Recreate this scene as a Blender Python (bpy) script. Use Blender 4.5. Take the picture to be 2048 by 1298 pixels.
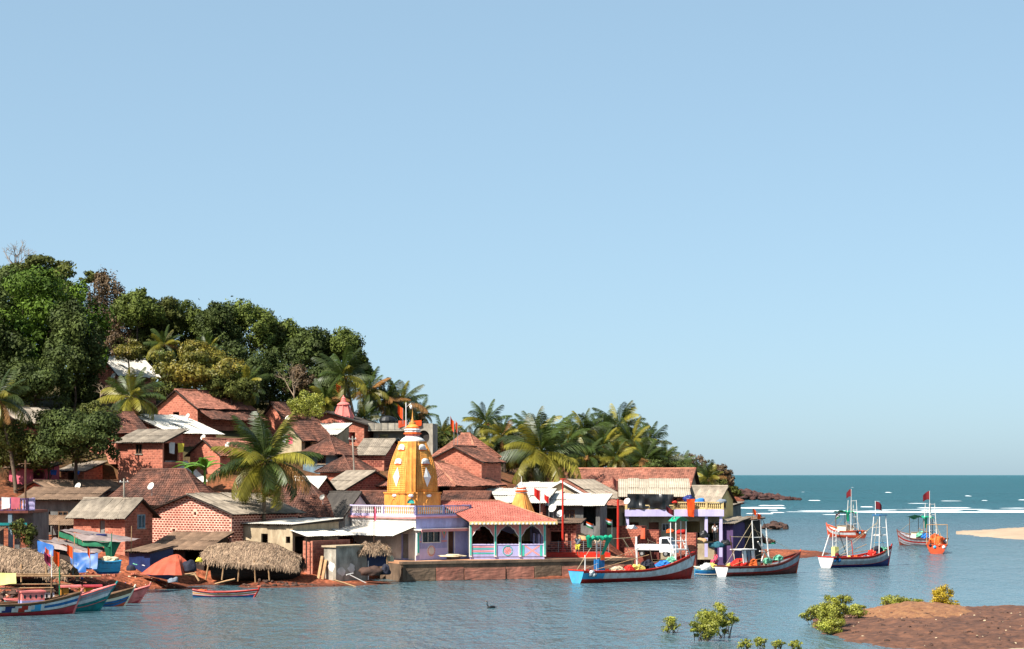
import bpy, math, random
import numpy as np
from mathutils import Vector, Matrix, Euler, noise

for _o in list(bpy.data.objects):
    bpy.data.objects.remove(_o)
SC = bpy.context.scene
COL = SC.collection
RND = random.Random(7)
rad = math.radians

# ---------------------------------------------------------------- camera, sky, sun, exposure
F = 4000.0          # focal length in photo pixels (photo is 2048 wide)
CAMH = 9.0          # eye height above the water
HOR = 950.0         # photo row of the horizon
cam_d = bpy.data.cameras.new('camera')
cam = bpy.data.objects.new('camera', cam_d)
COL.objects.link(cam)
cam.location = (0, 0, CAMH)
cam.rotation_euler = (rad(90), 0, 0)
cam_d.sensor_fit = 'HORIZONTAL'
cam_d.sensor_width = 36.0
cam_d.lens = 36.0 * F / 2048.0
cam_d.shift_y = (HOR - 649.0) / 2048.0
cam_d.clip_start = 1.0
cam_d.clip_end = 120000.0
SC.camera = cam

SUN_AZ = Vector((-0.73, -0.68, 0.0)).normalized()   # towards the sun, in plan
SUN_EL = rad(47)
world = bpy.data.worlds.new('World')
SC.world = world
world.use_nodes = True
wn = world.node_tree.nodes
wl = world.node_tree.links
bg = wn['Background']
sky = wn.new('ShaderNodeTexSky')
sky.sky_type = 'NISHITA'
sky.sun_disc = False
sky.sun_elevation = SUN_EL
sky.sun_rotation = math.atan2(SUN_AZ.x, SUN_AZ.y)
sky.altitude = 0.0
sky.air_density = 0.6
sky.dust_density = 1.1
sky.ozone_density = 10.0
sky_gamma = wn.new('ShaderNodeGamma')      # evens the whole dome out a little: hazy tropical noon
sky_gamma.inputs[1].default_value = 0.40
wl.new(sky.outputs[0], sky_gamma.inputs[0])
sky_tint = wn.new('ShaderNodeMix'); sky_tint.data_type = 'RGBA'; sky_tint.blend_type = 'MULTIPLY'
sky_tint.inputs['Factor'].default_value = 1.0
sky_tint.inputs['B'].default_value = (1.01, 1.16, 1.14, 1)
wl.new(sky_gamma.outputs[0], sky_tint.inputs['A'])
wl.new(sky_tint.outputs['Result'], bg.inputs[0])
bg.inputs[1].default_value = 0.15

sun_d = bpy.data.lights.new('sun', 'SUN')
sun_d.energy = 4.0
sun_d.angle = rad(0.53)
sun_d.color = (1.0, 0.945, 0.86)
sun = bpy.data.objects.new('sun', sun_d)
COL.objects.link(sun)
_sd = Vector((SUN_AZ.x * math.cos(SUN_EL), SUN_AZ.y * math.cos(SUN_EL), math.sin(SUN_EL)))
sun.rotation_euler = _sd.to_track_quat('Z', 'Y').to_euler()
sun.location = _sd * 300

vs = SC.view_settings
vs.view_transform = 'Standard'
vs.look = 'None'
vs.exposure = 1.42
vs.gamma = 1.0
vs.use_curve_mapping = False
SC.render.engine = 'CYCLES'
SC.cycles.max_bounces = 6
SC.cycles.transparent_max_bounces = 8

# ---------------------------------------------------------------- photo pixel <-> place
def P(px, py, D):
    return Vector(((px - 1024.0) * D / F, D, CAMH + (HOR - py) * D / F))

def G(px, py, z=0.0):
    D = (CAMH - z) * F / (py - HOR)
    return Vector(((px - 1024.0) * D / F, D, z))

# ---------------------------------------------------------------- materials
def lin(c):
    return tuple(((v / 255.0) / 12.92 if v / 255.0 <= 0.04045 else ((v / 255.0 + 0.055) / 1.055) ** 2.4) for v in c)

MATS = {}
def mat(name, c, c2=None, scale=2.5, rough=0.8, bump=0.0, bscale=None, dirt=None, dirt_amt=0.5, dscale=0.7, streak=False,
        tint=0.0, rand=0.0, metal=0.0, spec=0.3, trans=None, detail=4.0):
    """c, c2: sRGB base colours blended by noise; dirt: stain colour with its own noise; tint/rand: lightness spread per piece"""
    m = bpy.data.materials.new(name)
    m.use_nodes = True
    nt = m.node_tree
    N, L = nt.nodes, nt.links
    bsdf = N['Principled BSDF']
    bsdf.inputs['Roughness'].default_value = rough
    bsdf.inputs['Metallic'].default_value = metal
    bsdf.inputs['Specular IOR Level'].default_value = spec
    tc = N.new('ShaderNodeTexCoord')
    c = lin(c)
    c2 = lin(c2) if c2 else tuple(v * 0.7 for v in c)
    nz = N.new('ShaderNodeTexNoise')
    nz.inputs['Scale'].default_value = scale
    nz.inputs['Detail'].default_value = detail
    nz.inputs['Roughness'].default_value = 0.65
    L.new(tc.outputs['Object'], nz.inputs['Vector'])
    mr = N.new('ShaderNodeMapRange')
    mr.inputs[1].default_value = 0.33; mr.inputs[2].default_value = 0.67
    L.new(nz.outputs['Fac'], mr.inputs[0])
    mx = N.new('ShaderNodeMix'); mx.data_type = 'RGBA'
    mx.inputs['A'].default_value = (*c, 1); mx.inputs['B'].default_value = (*c2, 1)
    L.new(mr.outputs[0], mx.inputs['Factor'])
    out = mx.outputs['Result']
    if dirt:
        dz = N.new('ShaderNodeTexNoise')
        dz.inputs['Scale'].default_value = dscale
        dz.inputs['Detail'].default_value = 6.0
        dz.inputs['Roughness'].default_value = 0.7
        mp = N.new('ShaderNodeMapping')
        mp.inputs['Location'].default_value = (3.1, 7.7, 1.3)
        if streak:
            mp.inputs['Scale'].default_value = (1.3, 1.3, 0.5)
        L.new(tc.outputs['Object'], mp.inputs['Vector'])
        L.new(mp.outputs[0], dz.inputs['Vector'])
        dr = N.new('ShaderNodeMapRange')
        dr.inputs[1].default_value = 0.40; dr.inputs[2].default_value = 0.7
        dr.inputs[4].default_value = dirt_amt
        L.new(dz.outputs['Fac'], dr.inputs[0])
        dm = N.new('ShaderNodeMix'); dm.data_type = 'RGBA'
        L.new(dr.outputs[0], dm.inputs['Factor'])
        L.new(out, dm.inputs['A'])
        dm.inputs['B'].default_value = (*lin(dirt), 1)
        out = dm.outputs['Result']
    val = None
    if tint:
        at = N.new('ShaderNodeAttribute'); at.attribute_name = 'tint'
        r = N.new('ShaderNodeMapRange')
        r.inputs[3].default_value = 1 - tint; r.inputs[4].default_value = 1 + tint
        L.new(at.outputs['Fac'], r.inputs[0]); val = r.outputs[0]
    if rand:
        oi = N.new('ShaderNodeObjectInfo')
        r = N.new('ShaderNodeMapRange')
        r.inputs[3].default_value = 1 - rand; r.inputs[4].default_value = 1 + rand
        L.new(oi.outputs['Random'], r.inputs[0])
        if val:
            mm = N.new('ShaderNodeMath'); mm.operation = 'MULTIPLY'
            L.new(val, mm.inputs[0]); L.new(r.outputs[0], mm.inputs[1]); val = mm.outputs[0]
        else:
            val = r.outputs[0]
    if val:
        hs = N.new('ShaderNodeHueSaturation')
        L.new(out, hs.inputs['Color']); L.new(val, hs.inputs['Value'])
        out = hs.outputs['Color']
    L.new(out, bsdf.inputs['Base Color'])
    if bump:
        bz = N.new('ShaderNodeTexNoise')
        bz.inputs['Scale'].default_value = bscale or scale * 5
        bz.inputs['Detail'].default_value = 5.0
        L.new(tc.outputs['Object'], bz.inputs['Vector'])
        bp = N.new('ShaderNodeBump')
        bp.inputs['Strength'].default_value = bump
        bp.inputs['Distance'].default_value = 0.05
        L.new(bz.outputs['Fac'], bp.inputs['Height'])
        L.new(bp.outputs[0], bsdf.inputs['Normal'])
    if trans:
        tr = N.new('ShaderNodeBsdfTranslucent')
        L.new(out, tr.inputs['Color'])
        ms = N.new('ShaderNodeMixShader'); ms.inputs[0].default_value = trans
        L.new(bsdf.outputs[0], ms.inputs[1]); L.new(tr.outputs[0], ms.inputs[2])
        L.new(ms.outputs[0], N['Material Output'].inputs['Surface'])
    MATS[name] = m
    return m

mat('brick_red', (176, 104, 82), (134, 76, 60), scale=1.3, tint=.28, rand=.28, bump=.5, bscale=14)
mat('brick_dark', (136, 66, 52), (100, 48, 40), scale=1.3, tint=.28, rand=.28, bump=.5, bscale=14)
mat('mortar_pink', (234, 188, 166), (216, 164, 142), scale=1.0, dirt=(176, 120, 100), dirt_amt=.7, dscale=.5, streak=True, bump=.3)
mat('mortar_red', (200, 134, 108), (168, 102, 82), scale=1.0, dirt=(128, 76, 62), dirt_amt=.7, dscale=.5, streak=True, bump=.3)
mat('concrete', (178, 168, 152), (146, 138, 124), scale=.8, dirt=(70, 64, 56), dirt_amt=.8, dscale=.9, streak=True, bump=.3)
mat('plaster_cream', (190, 172, 142), (160, 140, 112), scale=.8, dirt=(100, 84, 66), dirt_amt=.7, dscale=.8, streak=True, bump=.2)
mat('plaster_white', (222, 216, 206), (205, 196, 186), scale=.9, dirt=(140, 128, 112), dirt_amt=.6, dscale=.8, streak=True, bump=.15)
mat('plaster_grey', (120, 118, 114), (92, 92, 90), scale=.8, dirt=(60, 58, 54), dirt_amt=.7, dscale=.9, streak=True, bump=.2)
mat('plaster_blue', (110, 134, 146), (84, 102, 116), scale=.8, dirt=(58, 62, 62), dirt_amt=.7, dscale=.9, streak=True, bump=.2)
mat('plaster_pink', (196, 96, 112), (168, 76, 90), scale=.8, dirt=(96, 60, 60), dirt_amt=.5, streak=True)
mat('plaster_yellow', (222, 196, 140), (206, 176, 116), scale=.8, dirt=(140, 116, 80), dirt_amt=.6, streak=True)
mat('plaster_ochre', (196, 132, 48), (170, 108, 38), scale=.8)
mat('lavender', (166, 166, 206), (150, 150, 194), scale=.7, dirt=(112, 104, 132), dirt_amt=.75, streak=True)
mat('lavender_pale', (196, 186, 220), (182, 170, 208), scale=.7, dirt=(150, 136, 160), dirt_amt=.5, streak=True)
mat('purple_wall', (90, 66, 106), (70, 50, 86), scale=.7, dirt=(60, 42, 70), dirt_amt=.6, streak=True)
mat('pink_trim', (226, 150, 146), (208, 128, 124), scale=1.0, dirt=(150, 90, 84), dirt_amt=.4)
mat('teal_trim', (64, 178, 160), (48, 150, 136), scale=1.0)
mat('white_paint', (226, 224, 220), (208, 204, 200), scale=1.4, dirt=(150, 138, 124), dirt_amt=.65, streak=True, rough=.55)
mat('gold_paint', (226, 158, 76), (208, 132, 54), scale=1.5, dirt=(140, 88, 40), dirt_amt=.7, dscale=1.2, streak=True, rough=.6)
mat('orange_paint', (214, 92, 34), (190, 76, 28), scale=1.5, rough=.6)
mat('red_paint', (196, 44, 26), (166, 34, 22), scale=1.8, dirt=(110, 40, 28), dirt_amt=.6, rough=.5, streak=True)
mat('pink_spire', (226, 132, 122), (206, 110, 102), scale=1.2, dirt=(150, 80, 74), dirt_amt=.5, streak=True)
mat('tile_old', (132, 84, 66), (74, 52, 44), scale=.55, tint=.4, dirt=(38, 30, 26), dirt_amt=.75, dscale=.35, bump=.3, bscale=9, detail=6)
mat('tile_red', (166, 106, 86), (118, 78, 64), scale=.55, tint=.35, dirt=(74, 50, 40), dirt_amt=.5, dscale=.3, bump=.3, bscale=9, detail=6)
mat('tile_pink', (176, 104, 90), (148, 84, 72), scale=.6, tint=.16, dirt=(140, 74, 62), dirt_amt=.4, dscale=.4)
mat('ridge_tile', (190, 132, 104), (150, 92, 70), scale=1.2, dirt=(80, 54, 44), dirt_amt=.6)
mat('sheet_grey', (164, 150, 132), (124, 113, 99), scale=.6, rand=.16, dirt=(64, 56, 48), dirt_amt=.75, dscale=.6, rough=.75)
mat('sheet_brown', (150, 122, 98), (110, 87, 69), scale=.6, rand=.16, dirt=(56, 42, 34), dirt_amt=.75, dscale=.6, rough=.8)
mat('sheet_dark', (84, 78, 72), (60, 55, 50), scale=.6, rand=.2, dirt=(36, 32, 30), dirt_amt=.8, dscale=.6, rough=.8)
mat('sheet_white', (206, 202, 192), (190, 184, 172), scale=.6, rand=.06, dirt=(150, 138, 120), dirt_amt=.45, dscale=.6, rough=.6)
mat('sheet_pale', (184, 172, 152), (160, 148, 130), scale=.6, rand=.1, dirt=(110, 98, 82), dirt_amt=.6, dscale=.6, rough=.7)
mat('timber', (104, 76, 54), (70, 50, 36), scale=3, bump=.3, rand=.2)
mat('timber_pale', (172, 138, 100), (140, 106, 74), scale=3, bump=.3, rand=.2)
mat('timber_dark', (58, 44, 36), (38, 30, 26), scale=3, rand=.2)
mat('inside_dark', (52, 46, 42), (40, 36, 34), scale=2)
mat('glass_dark', (34, 38, 42), (24, 28, 32), scale=2, rough=.12, spec=.5)
mat('frame_blue', (128, 160, 172), (106, 138, 152), scale=2)
mat('door_grey', (134, 132, 126), (110, 108, 104), scale=2, dirt=(84, 80, 74), streak=True)
mat('door_brown', (82, 54, 40), (58, 38, 30), scale=2)
mat('thatch', (166, 140, 114), (114, 92, 74), scale=3.5, tint=.45, rand=.1)
mat('tarp_blue', (32, 96, 168), (22, 72, 138), scale=1.5, rough=.45, dirt=(70, 90, 110), dirt_amt=.4)
mat('tarp_navy', (30, 48, 92), (20, 34, 70), scale=1.5, rough=.45)
mat('tarp_green', (34, 112, 78), (24, 86, 60), scale=1.5, rough=.6)
mat('tarp_teal', (24, 150, 112), (18, 122, 92), scale=1.5, rough=.45)
mat('tarp_black', (34, 33, 33), (22, 22, 22), scale=1.5, rough=.28, spec=.5)
mat('tarp_orange', (180, 82, 56), (150, 64, 44), scale=1.2, rough=.7, dirt=(150, 80, 56), dirt_amt=.5)
mat('tarp_grey', (150, 134, 128), (120, 104, 100), scale=1.2, rough=.6, dirt=(90, 76, 70), dirt_amt=.6)
mat('tarp_yellow', (212, 206, 130), (190, 186, 112), scale=1.2, rough=.6)
mat('cloth_saffron', (232, 84, 24), (206, 66, 18), scale=2, trans=.25)
mat('cloth_red', (200, 36, 26), (168, 28, 22), scale=2, trans=.25)
mat('cloth_maroon', (120, 28, 34), (96, 22, 28), scale=2, trans=.2)
mat('cloth_white', (226, 224, 220), (204, 204, 206), scale=2, trans=.2)
mat('cloth_blue', (44, 92, 168), (34, 70, 140), scale=2)
mat('cloth_green', (40, 132, 84), (30, 108, 66), scale=2, trans=.2)
mat('cloth_pink', (214, 84, 110), (190, 66, 92), scale=2)
mat('cloth_yellow', (214, 196, 70), (190, 172, 56), scale=2)
mat('cloth_grey', (120, 128, 138), (96, 104, 114), scale=2)
mat('skin', (112, 72, 52), (96, 60, 44), scale=3, rough=.6)
mat('hair', (24, 20, 18), (16, 14, 13), scale=3)
mat('dish_white', (222, 218, 208), (206, 200, 190), scale=2, rough=.5, dirt=(160, 150, 136), dirt_amt=.4)
mat('metal_grey', (150, 150, 148), (120, 120, 120), scale=2, rough=.5, metal=.4)
mat('pipe_white', (224, 222, 216), (204, 200, 194), scale=2, rough=.5)
mat('tank_black', (30, 31, 33), (22, 23, 24), scale=2, rough=.45)
mat('tyre', (28, 27, 26), (20, 20, 20), scale=4, rough=.85)
mat('lamp_lens', (230, 228, 220), (214, 214, 208), rough=.15, spec=.6)
mat('cardboard', (196, 156, 112), (164, 124, 86), scale=2)
mat('sack', (206, 188, 156), (178, 158, 126), scale=2)
mat('rope', (188, 170, 138), (150, 132, 104), scale=5)
mat('net_orange', (216, 104, 40), (190, 74, 34), scale=4, bump=1.0, bscale=12, tint=.3)
mat('net_red', (206, 40, 28), (176, 32, 24), scale=4, bump=1.0, bscale=12, tint=.3)
mat('net_green', (120, 190, 158), (76, 146, 116), scale=4, bump=1.0, bscale=12, tint=.3)
mat('net_teal', (40, 96, 110), (24, 64, 78), scale=4, bump=1.0, bscale=12, tint=.3)
mat('net_yellow', (206, 186, 100), (180, 156, 76), scale=4, bump=1.0, bscale=12, tint=.3)
mat('net_blue', (48, 124, 196), (34, 92, 160), scale=4, bump=1.0, bscale=12, tint=.3)
mat('net_dark', (40, 42, 56), (28, 28, 40), scale=4, bump=1.0, bscale=12, tint=.3)
mat('hull_white', (220, 220, 220), (204, 204, 206), scale=1.2, rough=.4, dirt=(160, 140, 126), dirt_amt=.75, dscale=1.7, streak=True)
mat('hull_grey', (164, 172, 180), (146, 154, 164), scale=1.2, rough=.45, dirt=(120, 104, 96), dirt_amt=.75, dscale=1.7, streak=True)
mat('hull_red', (178, 40, 28), (150, 32, 24), scale=1.2, rough=.45, dirt=(96, 40, 32), dirt_amt=.75, dscale=1.7, streak=True)
mat('hull_brown', (120, 60, 48), (94, 46, 38), scale=1.2, rough=.55, dirt=(60, 36, 30), dirt_amt=.75, dscale=1.7, streak=True)
mat('hull_rose', (196, 60, 66), (172, 48, 56), scale=1.2, rough=.45, dirt=(120, 50, 50), dirt_amt=.75, dscale=1.7, streak=True)
mat('hull_pink', (228, 128, 120), (210, 104, 100), scale=1.2, rough=.45, dirt=(160, 84, 76), dirt_amt=.75, dscale=1.7, streak=True)
mat('hull_teal', (20, 130, 128), (16, 108, 110), scale=1.2, rough=.4, dirt=(24, 72, 72), dirt_amt=.75, dscale=1.7, streak=True)
mat('hull_blue', (36, 110, 168), (28, 88, 144), scale=1.2, rough=.4, dirt=(30, 60, 88), dirt_amt=.75, dscale=1.7, streak=True)
mat('hull_navy', (34, 48, 110), (26, 36, 84), scale=1.2, rough=.4)
mat('hull_cyan', (70, 170, 212), (50, 146, 190), scale=1.2, rough=.4, dirt=(90, 130, 150), dirt_amt=.75, dscale=1.7)
mat('hull_orange', (214, 88, 48), (190, 70, 38), scale=1.2, rough=.45, dirt=(130, 64, 44), dirt_amt=.75, dscale=1.7, streak=True)
mat('hull_cream', (226, 214, 188), (208, 194, 168), scale=1.2, rough=.5)
mat('deck_wood', (128, 96, 70), (96, 70, 50), scale=3, dirt=(66, 48, 38), dirt_amt=.5)
mat('float_white', (228, 226, 220), (210, 208, 204), rough=.4)
mat('frond_green', (72, 86, 32), (48, 62, 24), scale=.6, tint=.3, rand=.3, trans=.3, rough=.45, spec=.4)
mat('frond_yellow', (142, 134, 44), (112, 106, 36), scale=.6, tint=.25, rand=.25, trans=.3, rough=.45, spec=.4)
mat('frond_dry', (146, 104, 54), (112, 78, 42), scale=.6, tint=.25, rand=.2, trans=.2)
mat('banana_leaf', (108, 148, 52), (84, 122, 40), scale=.8, rand=.25, trans=.35, rough=.4)
mat('palm_trunk', (112, 96, 78), (82, 70, 58), scale=3, bump=.5)
mat('bark', (84, 68, 54), (56, 46, 38), scale=3, bump=.6)
mat('bark_pale', (142, 122, 100), (110, 92, 76), scale=3, bump=.4)
mat('leaf_mango', (98, 108, 46), (64, 74, 32), scale=.3, tint=.5, trans=.1, rough=.6, spec=.12)
mat('leaf_dark', (78, 88, 42), (50, 60, 30), scale=.3, tint=.5, trans=.1, rough=.6, spec=.12)
mat('leaf_bright', (84, 104, 32), (54, 74, 24), scale=.25, tint=.5, trans=.12, rough=.6, spec=.12)
mat('leaf_olive', (84, 88, 38), (58, 62, 28), scale=.3, tint=.5, trans=.1, rough=.6, spec=.12)
mat('leaf_yellow', (134, 116, 44), (70, 82, 32), scale=.45, tint=.4, trans=.2, rough=.5)
mat('leaf_brown', (104, 82, 56), (74, 60, 42), scale=.3, tint=.45, trans=.15, rough=.6)
mat('leaf_mangrove', (150, 150, 58), (112, 118, 46), scale=.8, tint=.4, trans=.25, rough=.5)
mat('leaf_amber', (188, 160, 40), (146, 128, 36), scale=.8, tint=.4, trans=.25, rough=.5)
mat('rock', (92, 66, 54), (60, 44, 38), scale=1.2, bump=.8, bscale=4, rand=.25, tint=.3)
mat('rock_far', (88, 56, 48), (58, 40, 38), scale=.3, bump=.8, bscale=2, rand=.2, tint=.3)
mat('foam', (240, 242, 242), (222, 230, 232), scale=.8, rough=.7)
mat('bird_black', (26, 26, 28), (18, 18, 20), rough=.5)
mat('quay_plaster', (178, 116, 96), (150, 92, 76), scale=.7, dirt=(96, 70, 58), dirt_amt=.8, dscale=.6, streak=True, bump=.4)
mat('quay_stone', (128, 104, 84), (96, 78, 62), scale=.9, dirt=(58, 48, 40), dirt_amt=.8, dscale=.7, streak=True, bump=.5)
mat('paving', (196, 152, 116), (170, 126, 94), scale=.5, dirt=(150, 100, 74), dirt_amt=.6, dscale=.4, bump=.3)
mat('truck_white', (226, 226, 226), (216, 216, 218), scale=1, rough=.3, spec=.5)
mat('canvas_brown', (150, 118, 84), (120, 92, 64), scale=1.5)

# ---------------------------------------------------------------- scene bookkeeping
def tag(o, label, cat, group=None):
    o['label'] = label
    o['category'] = cat
    if group:
        o['group'] = group
    return o

def thing(name, label, cat, loc, rz=0.0, group=None):
    o = bpy.data.objects.new(name, None)
    COL.objects.link(o)
    o.location = loc
    o.rotation_euler = (0, 0, rz)
    o.empty_display_size = .3
    return tag(o, label, cat, group)

def link(name, me, parent=None, loc=None, rot=None, scale=None):
    o = bpy.data.objects.new(name, me)
    COL.objects.link(o)
    if parent:
        o.parent = parent
    if loc is not None:
        o.location = loc
    if rot is not None:
        o.rotation_euler = rot
    if scale is not None:
        o.scale = scale
    return o

class MB:
    """collects shapes and turns them into one mesh"""
    def __init__(self):
        self.v = []; self.f = []; self.mi = []; self.t = []; self.m = 0; self.tv = 0.5
    def quad(self, *pts):
        b = len(self.v)
        self.v += [tuple(p) for p in pts]
        self.f.append(tuple(range(b, b + len(pts))))
        self.mi.append(self.m); self.t.append(self.tv)
    def grid(self, rows, close=False):
        b = len(self.v); n = len(rows[0])
        for r in rows:
            self.v += [tuple(p) for p in r]
        for i in range(len(rows) - 1):
            for j in range(n - (0 if close else 1)):
                k = (j + 1) % n
                self.f.append((b + i * n + j, b + i * n + k, b + (i + 1) * n + k, b + (i + 1) * n + j))
                self.mi.append(self.m); self.t.append(self.tv)
    def box(self, c, s, M=None):
        hx, hy, hz = s[0] / 2, s[1] / 2, s[2] / 2
        b = len(self.v)
        for dz in (-hz, hz):
            for dx, dy in ((-hx, -hy), (hx, -hy), (hx, hy), (-hx, hy)):
                p = Vector((dx, dy, dz))
                if M:
                    p = M @ p
                self.v.append((c[0] + p[0], c[1] + p[1], c[2] + p[2]))
        for f in ((3, 2, 1, 0), (4, 5, 6, 7), (0, 1, 5, 4), (1, 2, 6, 5), (2, 3, 7, 6), (3, 0, 4, 7)):
            self.f.append(tuple(b + i for i in f)); self.mi.append(self.m); self.t.append(self.tv)
        return self
    def b2(self, x0, x1, y0, y1, z0, z1):
        return self.box(((x0 + x1) / 2, (y0 + y1) / 2, (z0 + z1) / 2), (abs(x1 - x0), abs(y1 - y0), abs(z1 - z0)))
    def tube(self, pts, r, seg=6, cap=True):
        pts = [Vector(p) for p in pts]
        rs = r if isinstance(r, (list, tuple)) else [r] * len(pts)
        rows = []
        up = Vector((0, 0, 1))
        for i, p in enumerate(pts):
            d = (pts[min(i + 1, len(pts) - 1)] - pts[max(i - 1, 0)])
            if d.length < 1e-6:
                d = Vector((0, 0, 1))
            d.normalize()
            a = d.cross(Vector((1, 0, 0)) if abs(d.x) < .8 else up).normalized()
            b = d.cross(a)
            rows.append([p + (a * math.cos(k * 2 * math.pi / seg) + b * math.sin(k * 2 * math.pi / seg)) * rs[i] for k in range(seg)])
        self.grid(rows, True)
        if cap:
            self.quad(*rows[0]); self.quad(*reversed(rows[-1]))
        return self
    def lathe(self, prof, seg=16, c=(0, 0, 0), sq=None):
        rows = []
        for r, z in prof:
            rows.append([(c[0] + r * math.cos(2 * math.pi * k / seg), c[1] + r * math.sin(2 * math.pi * k / seg), c[2] + z) for k in range(seg)])
        self.grid(rows, True)
        return self
    def mesh(self, name, mats, smooth=False):
        me = bpy.data.meshes.new(name)
        me.from_pydata(self.v, [], self.f)
        for m in (mats if isinstance(mats, (list, tuple)) else [mats]):
            me.materials.append(MATS[m])
        me.polygons.foreach_set('material_index', self.mi)
        a = me.attributes.new('tint', 'FLOAT', 'FACE')
        a.data.foreach_set('value', self.t)
        if smooth:
            me.polygons.foreach_set('use_smooth', [True] * len(self.f))
        me.update()
        return me
    def build(self, name, mats, parent=None, smooth=False, loc=None, rot=None):
        return link(name, self.mesh(name, mats, smooth), parent, loc, rot)

def lump(mb, c, r, seed, rings=7, seg=11, amp=.35, freq=1.6, floor=None):
    """an uneven heap"""
    rows = []
    for i in range(rings + 1):
        a = math.pi * i / rings
        row = []
        for k in range(seg):
            b = 2 * math.pi * k / seg
            d = Vector((math.sin(a) * math.cos(b), math.sin(a) * math.sin(b), math.cos(a)))
            q = 1 + amp * noise.noise(d * freq + Vector((seed * 3.7, seed * 1.9, seed)))
            p = Vector((c[0] + d.x * r[0] * q, c[1] + d.y * r[1] * q, c[2] + d.z * r[2] * q))
            if floor is not None:
                p.z = max(p.z, floor)
            row.append(p)
        rows.append(row)
    mb.grid(list(reversed(rows)), True)

def drape(mb, p00, p10, p11, p01, n=8, amp=.08, seed=0, sag=0.0, freq=1.4):
    """a sheet of cloth hung between four points (bilinear), folded by noise"""
    p00, p10, p11, p01 = map(Vector, (p00, p10, p11, p01))
    nrm = (p10 - p00).cross(p01 - p00).normalized()
    rows = []
    for i in range(n + 1):
        v = i / n; row = []
        for j in range(n + 1):
            u = j / n
            p = (p00 * (1 - u) + p10 * u) * (1 - v) + (p01 * (1 - u) + p11 * u) * v
            p = p + nrm * amp * noise.noise(Vector((p.x * freq, p.y * freq, p.z * freq * .6 + seed * 5.1)))
            p.z -= sag * (1 - (2 * u - 1) ** 2)
            row.append(p)
        rows.append(row)
    mb.grid(rows)
# ---------------------------------------------------------------- village houses: nearest corner (photo px, row of its foot), distance, turn, ends of the two walls ...
def HS(label, c, D, th, xl, xr, ev, rg, kind, wall, roof, **k):
    d = dict(label=label, c=c, D=D, th=th, xl=xl, xr=xr, ev=ev, rg=rg, kind=kind, wall=wall, roof=roof, name='house', ov=.45, holes=[], brick=None, cat='house')
    d.update(k)
    return d

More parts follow.
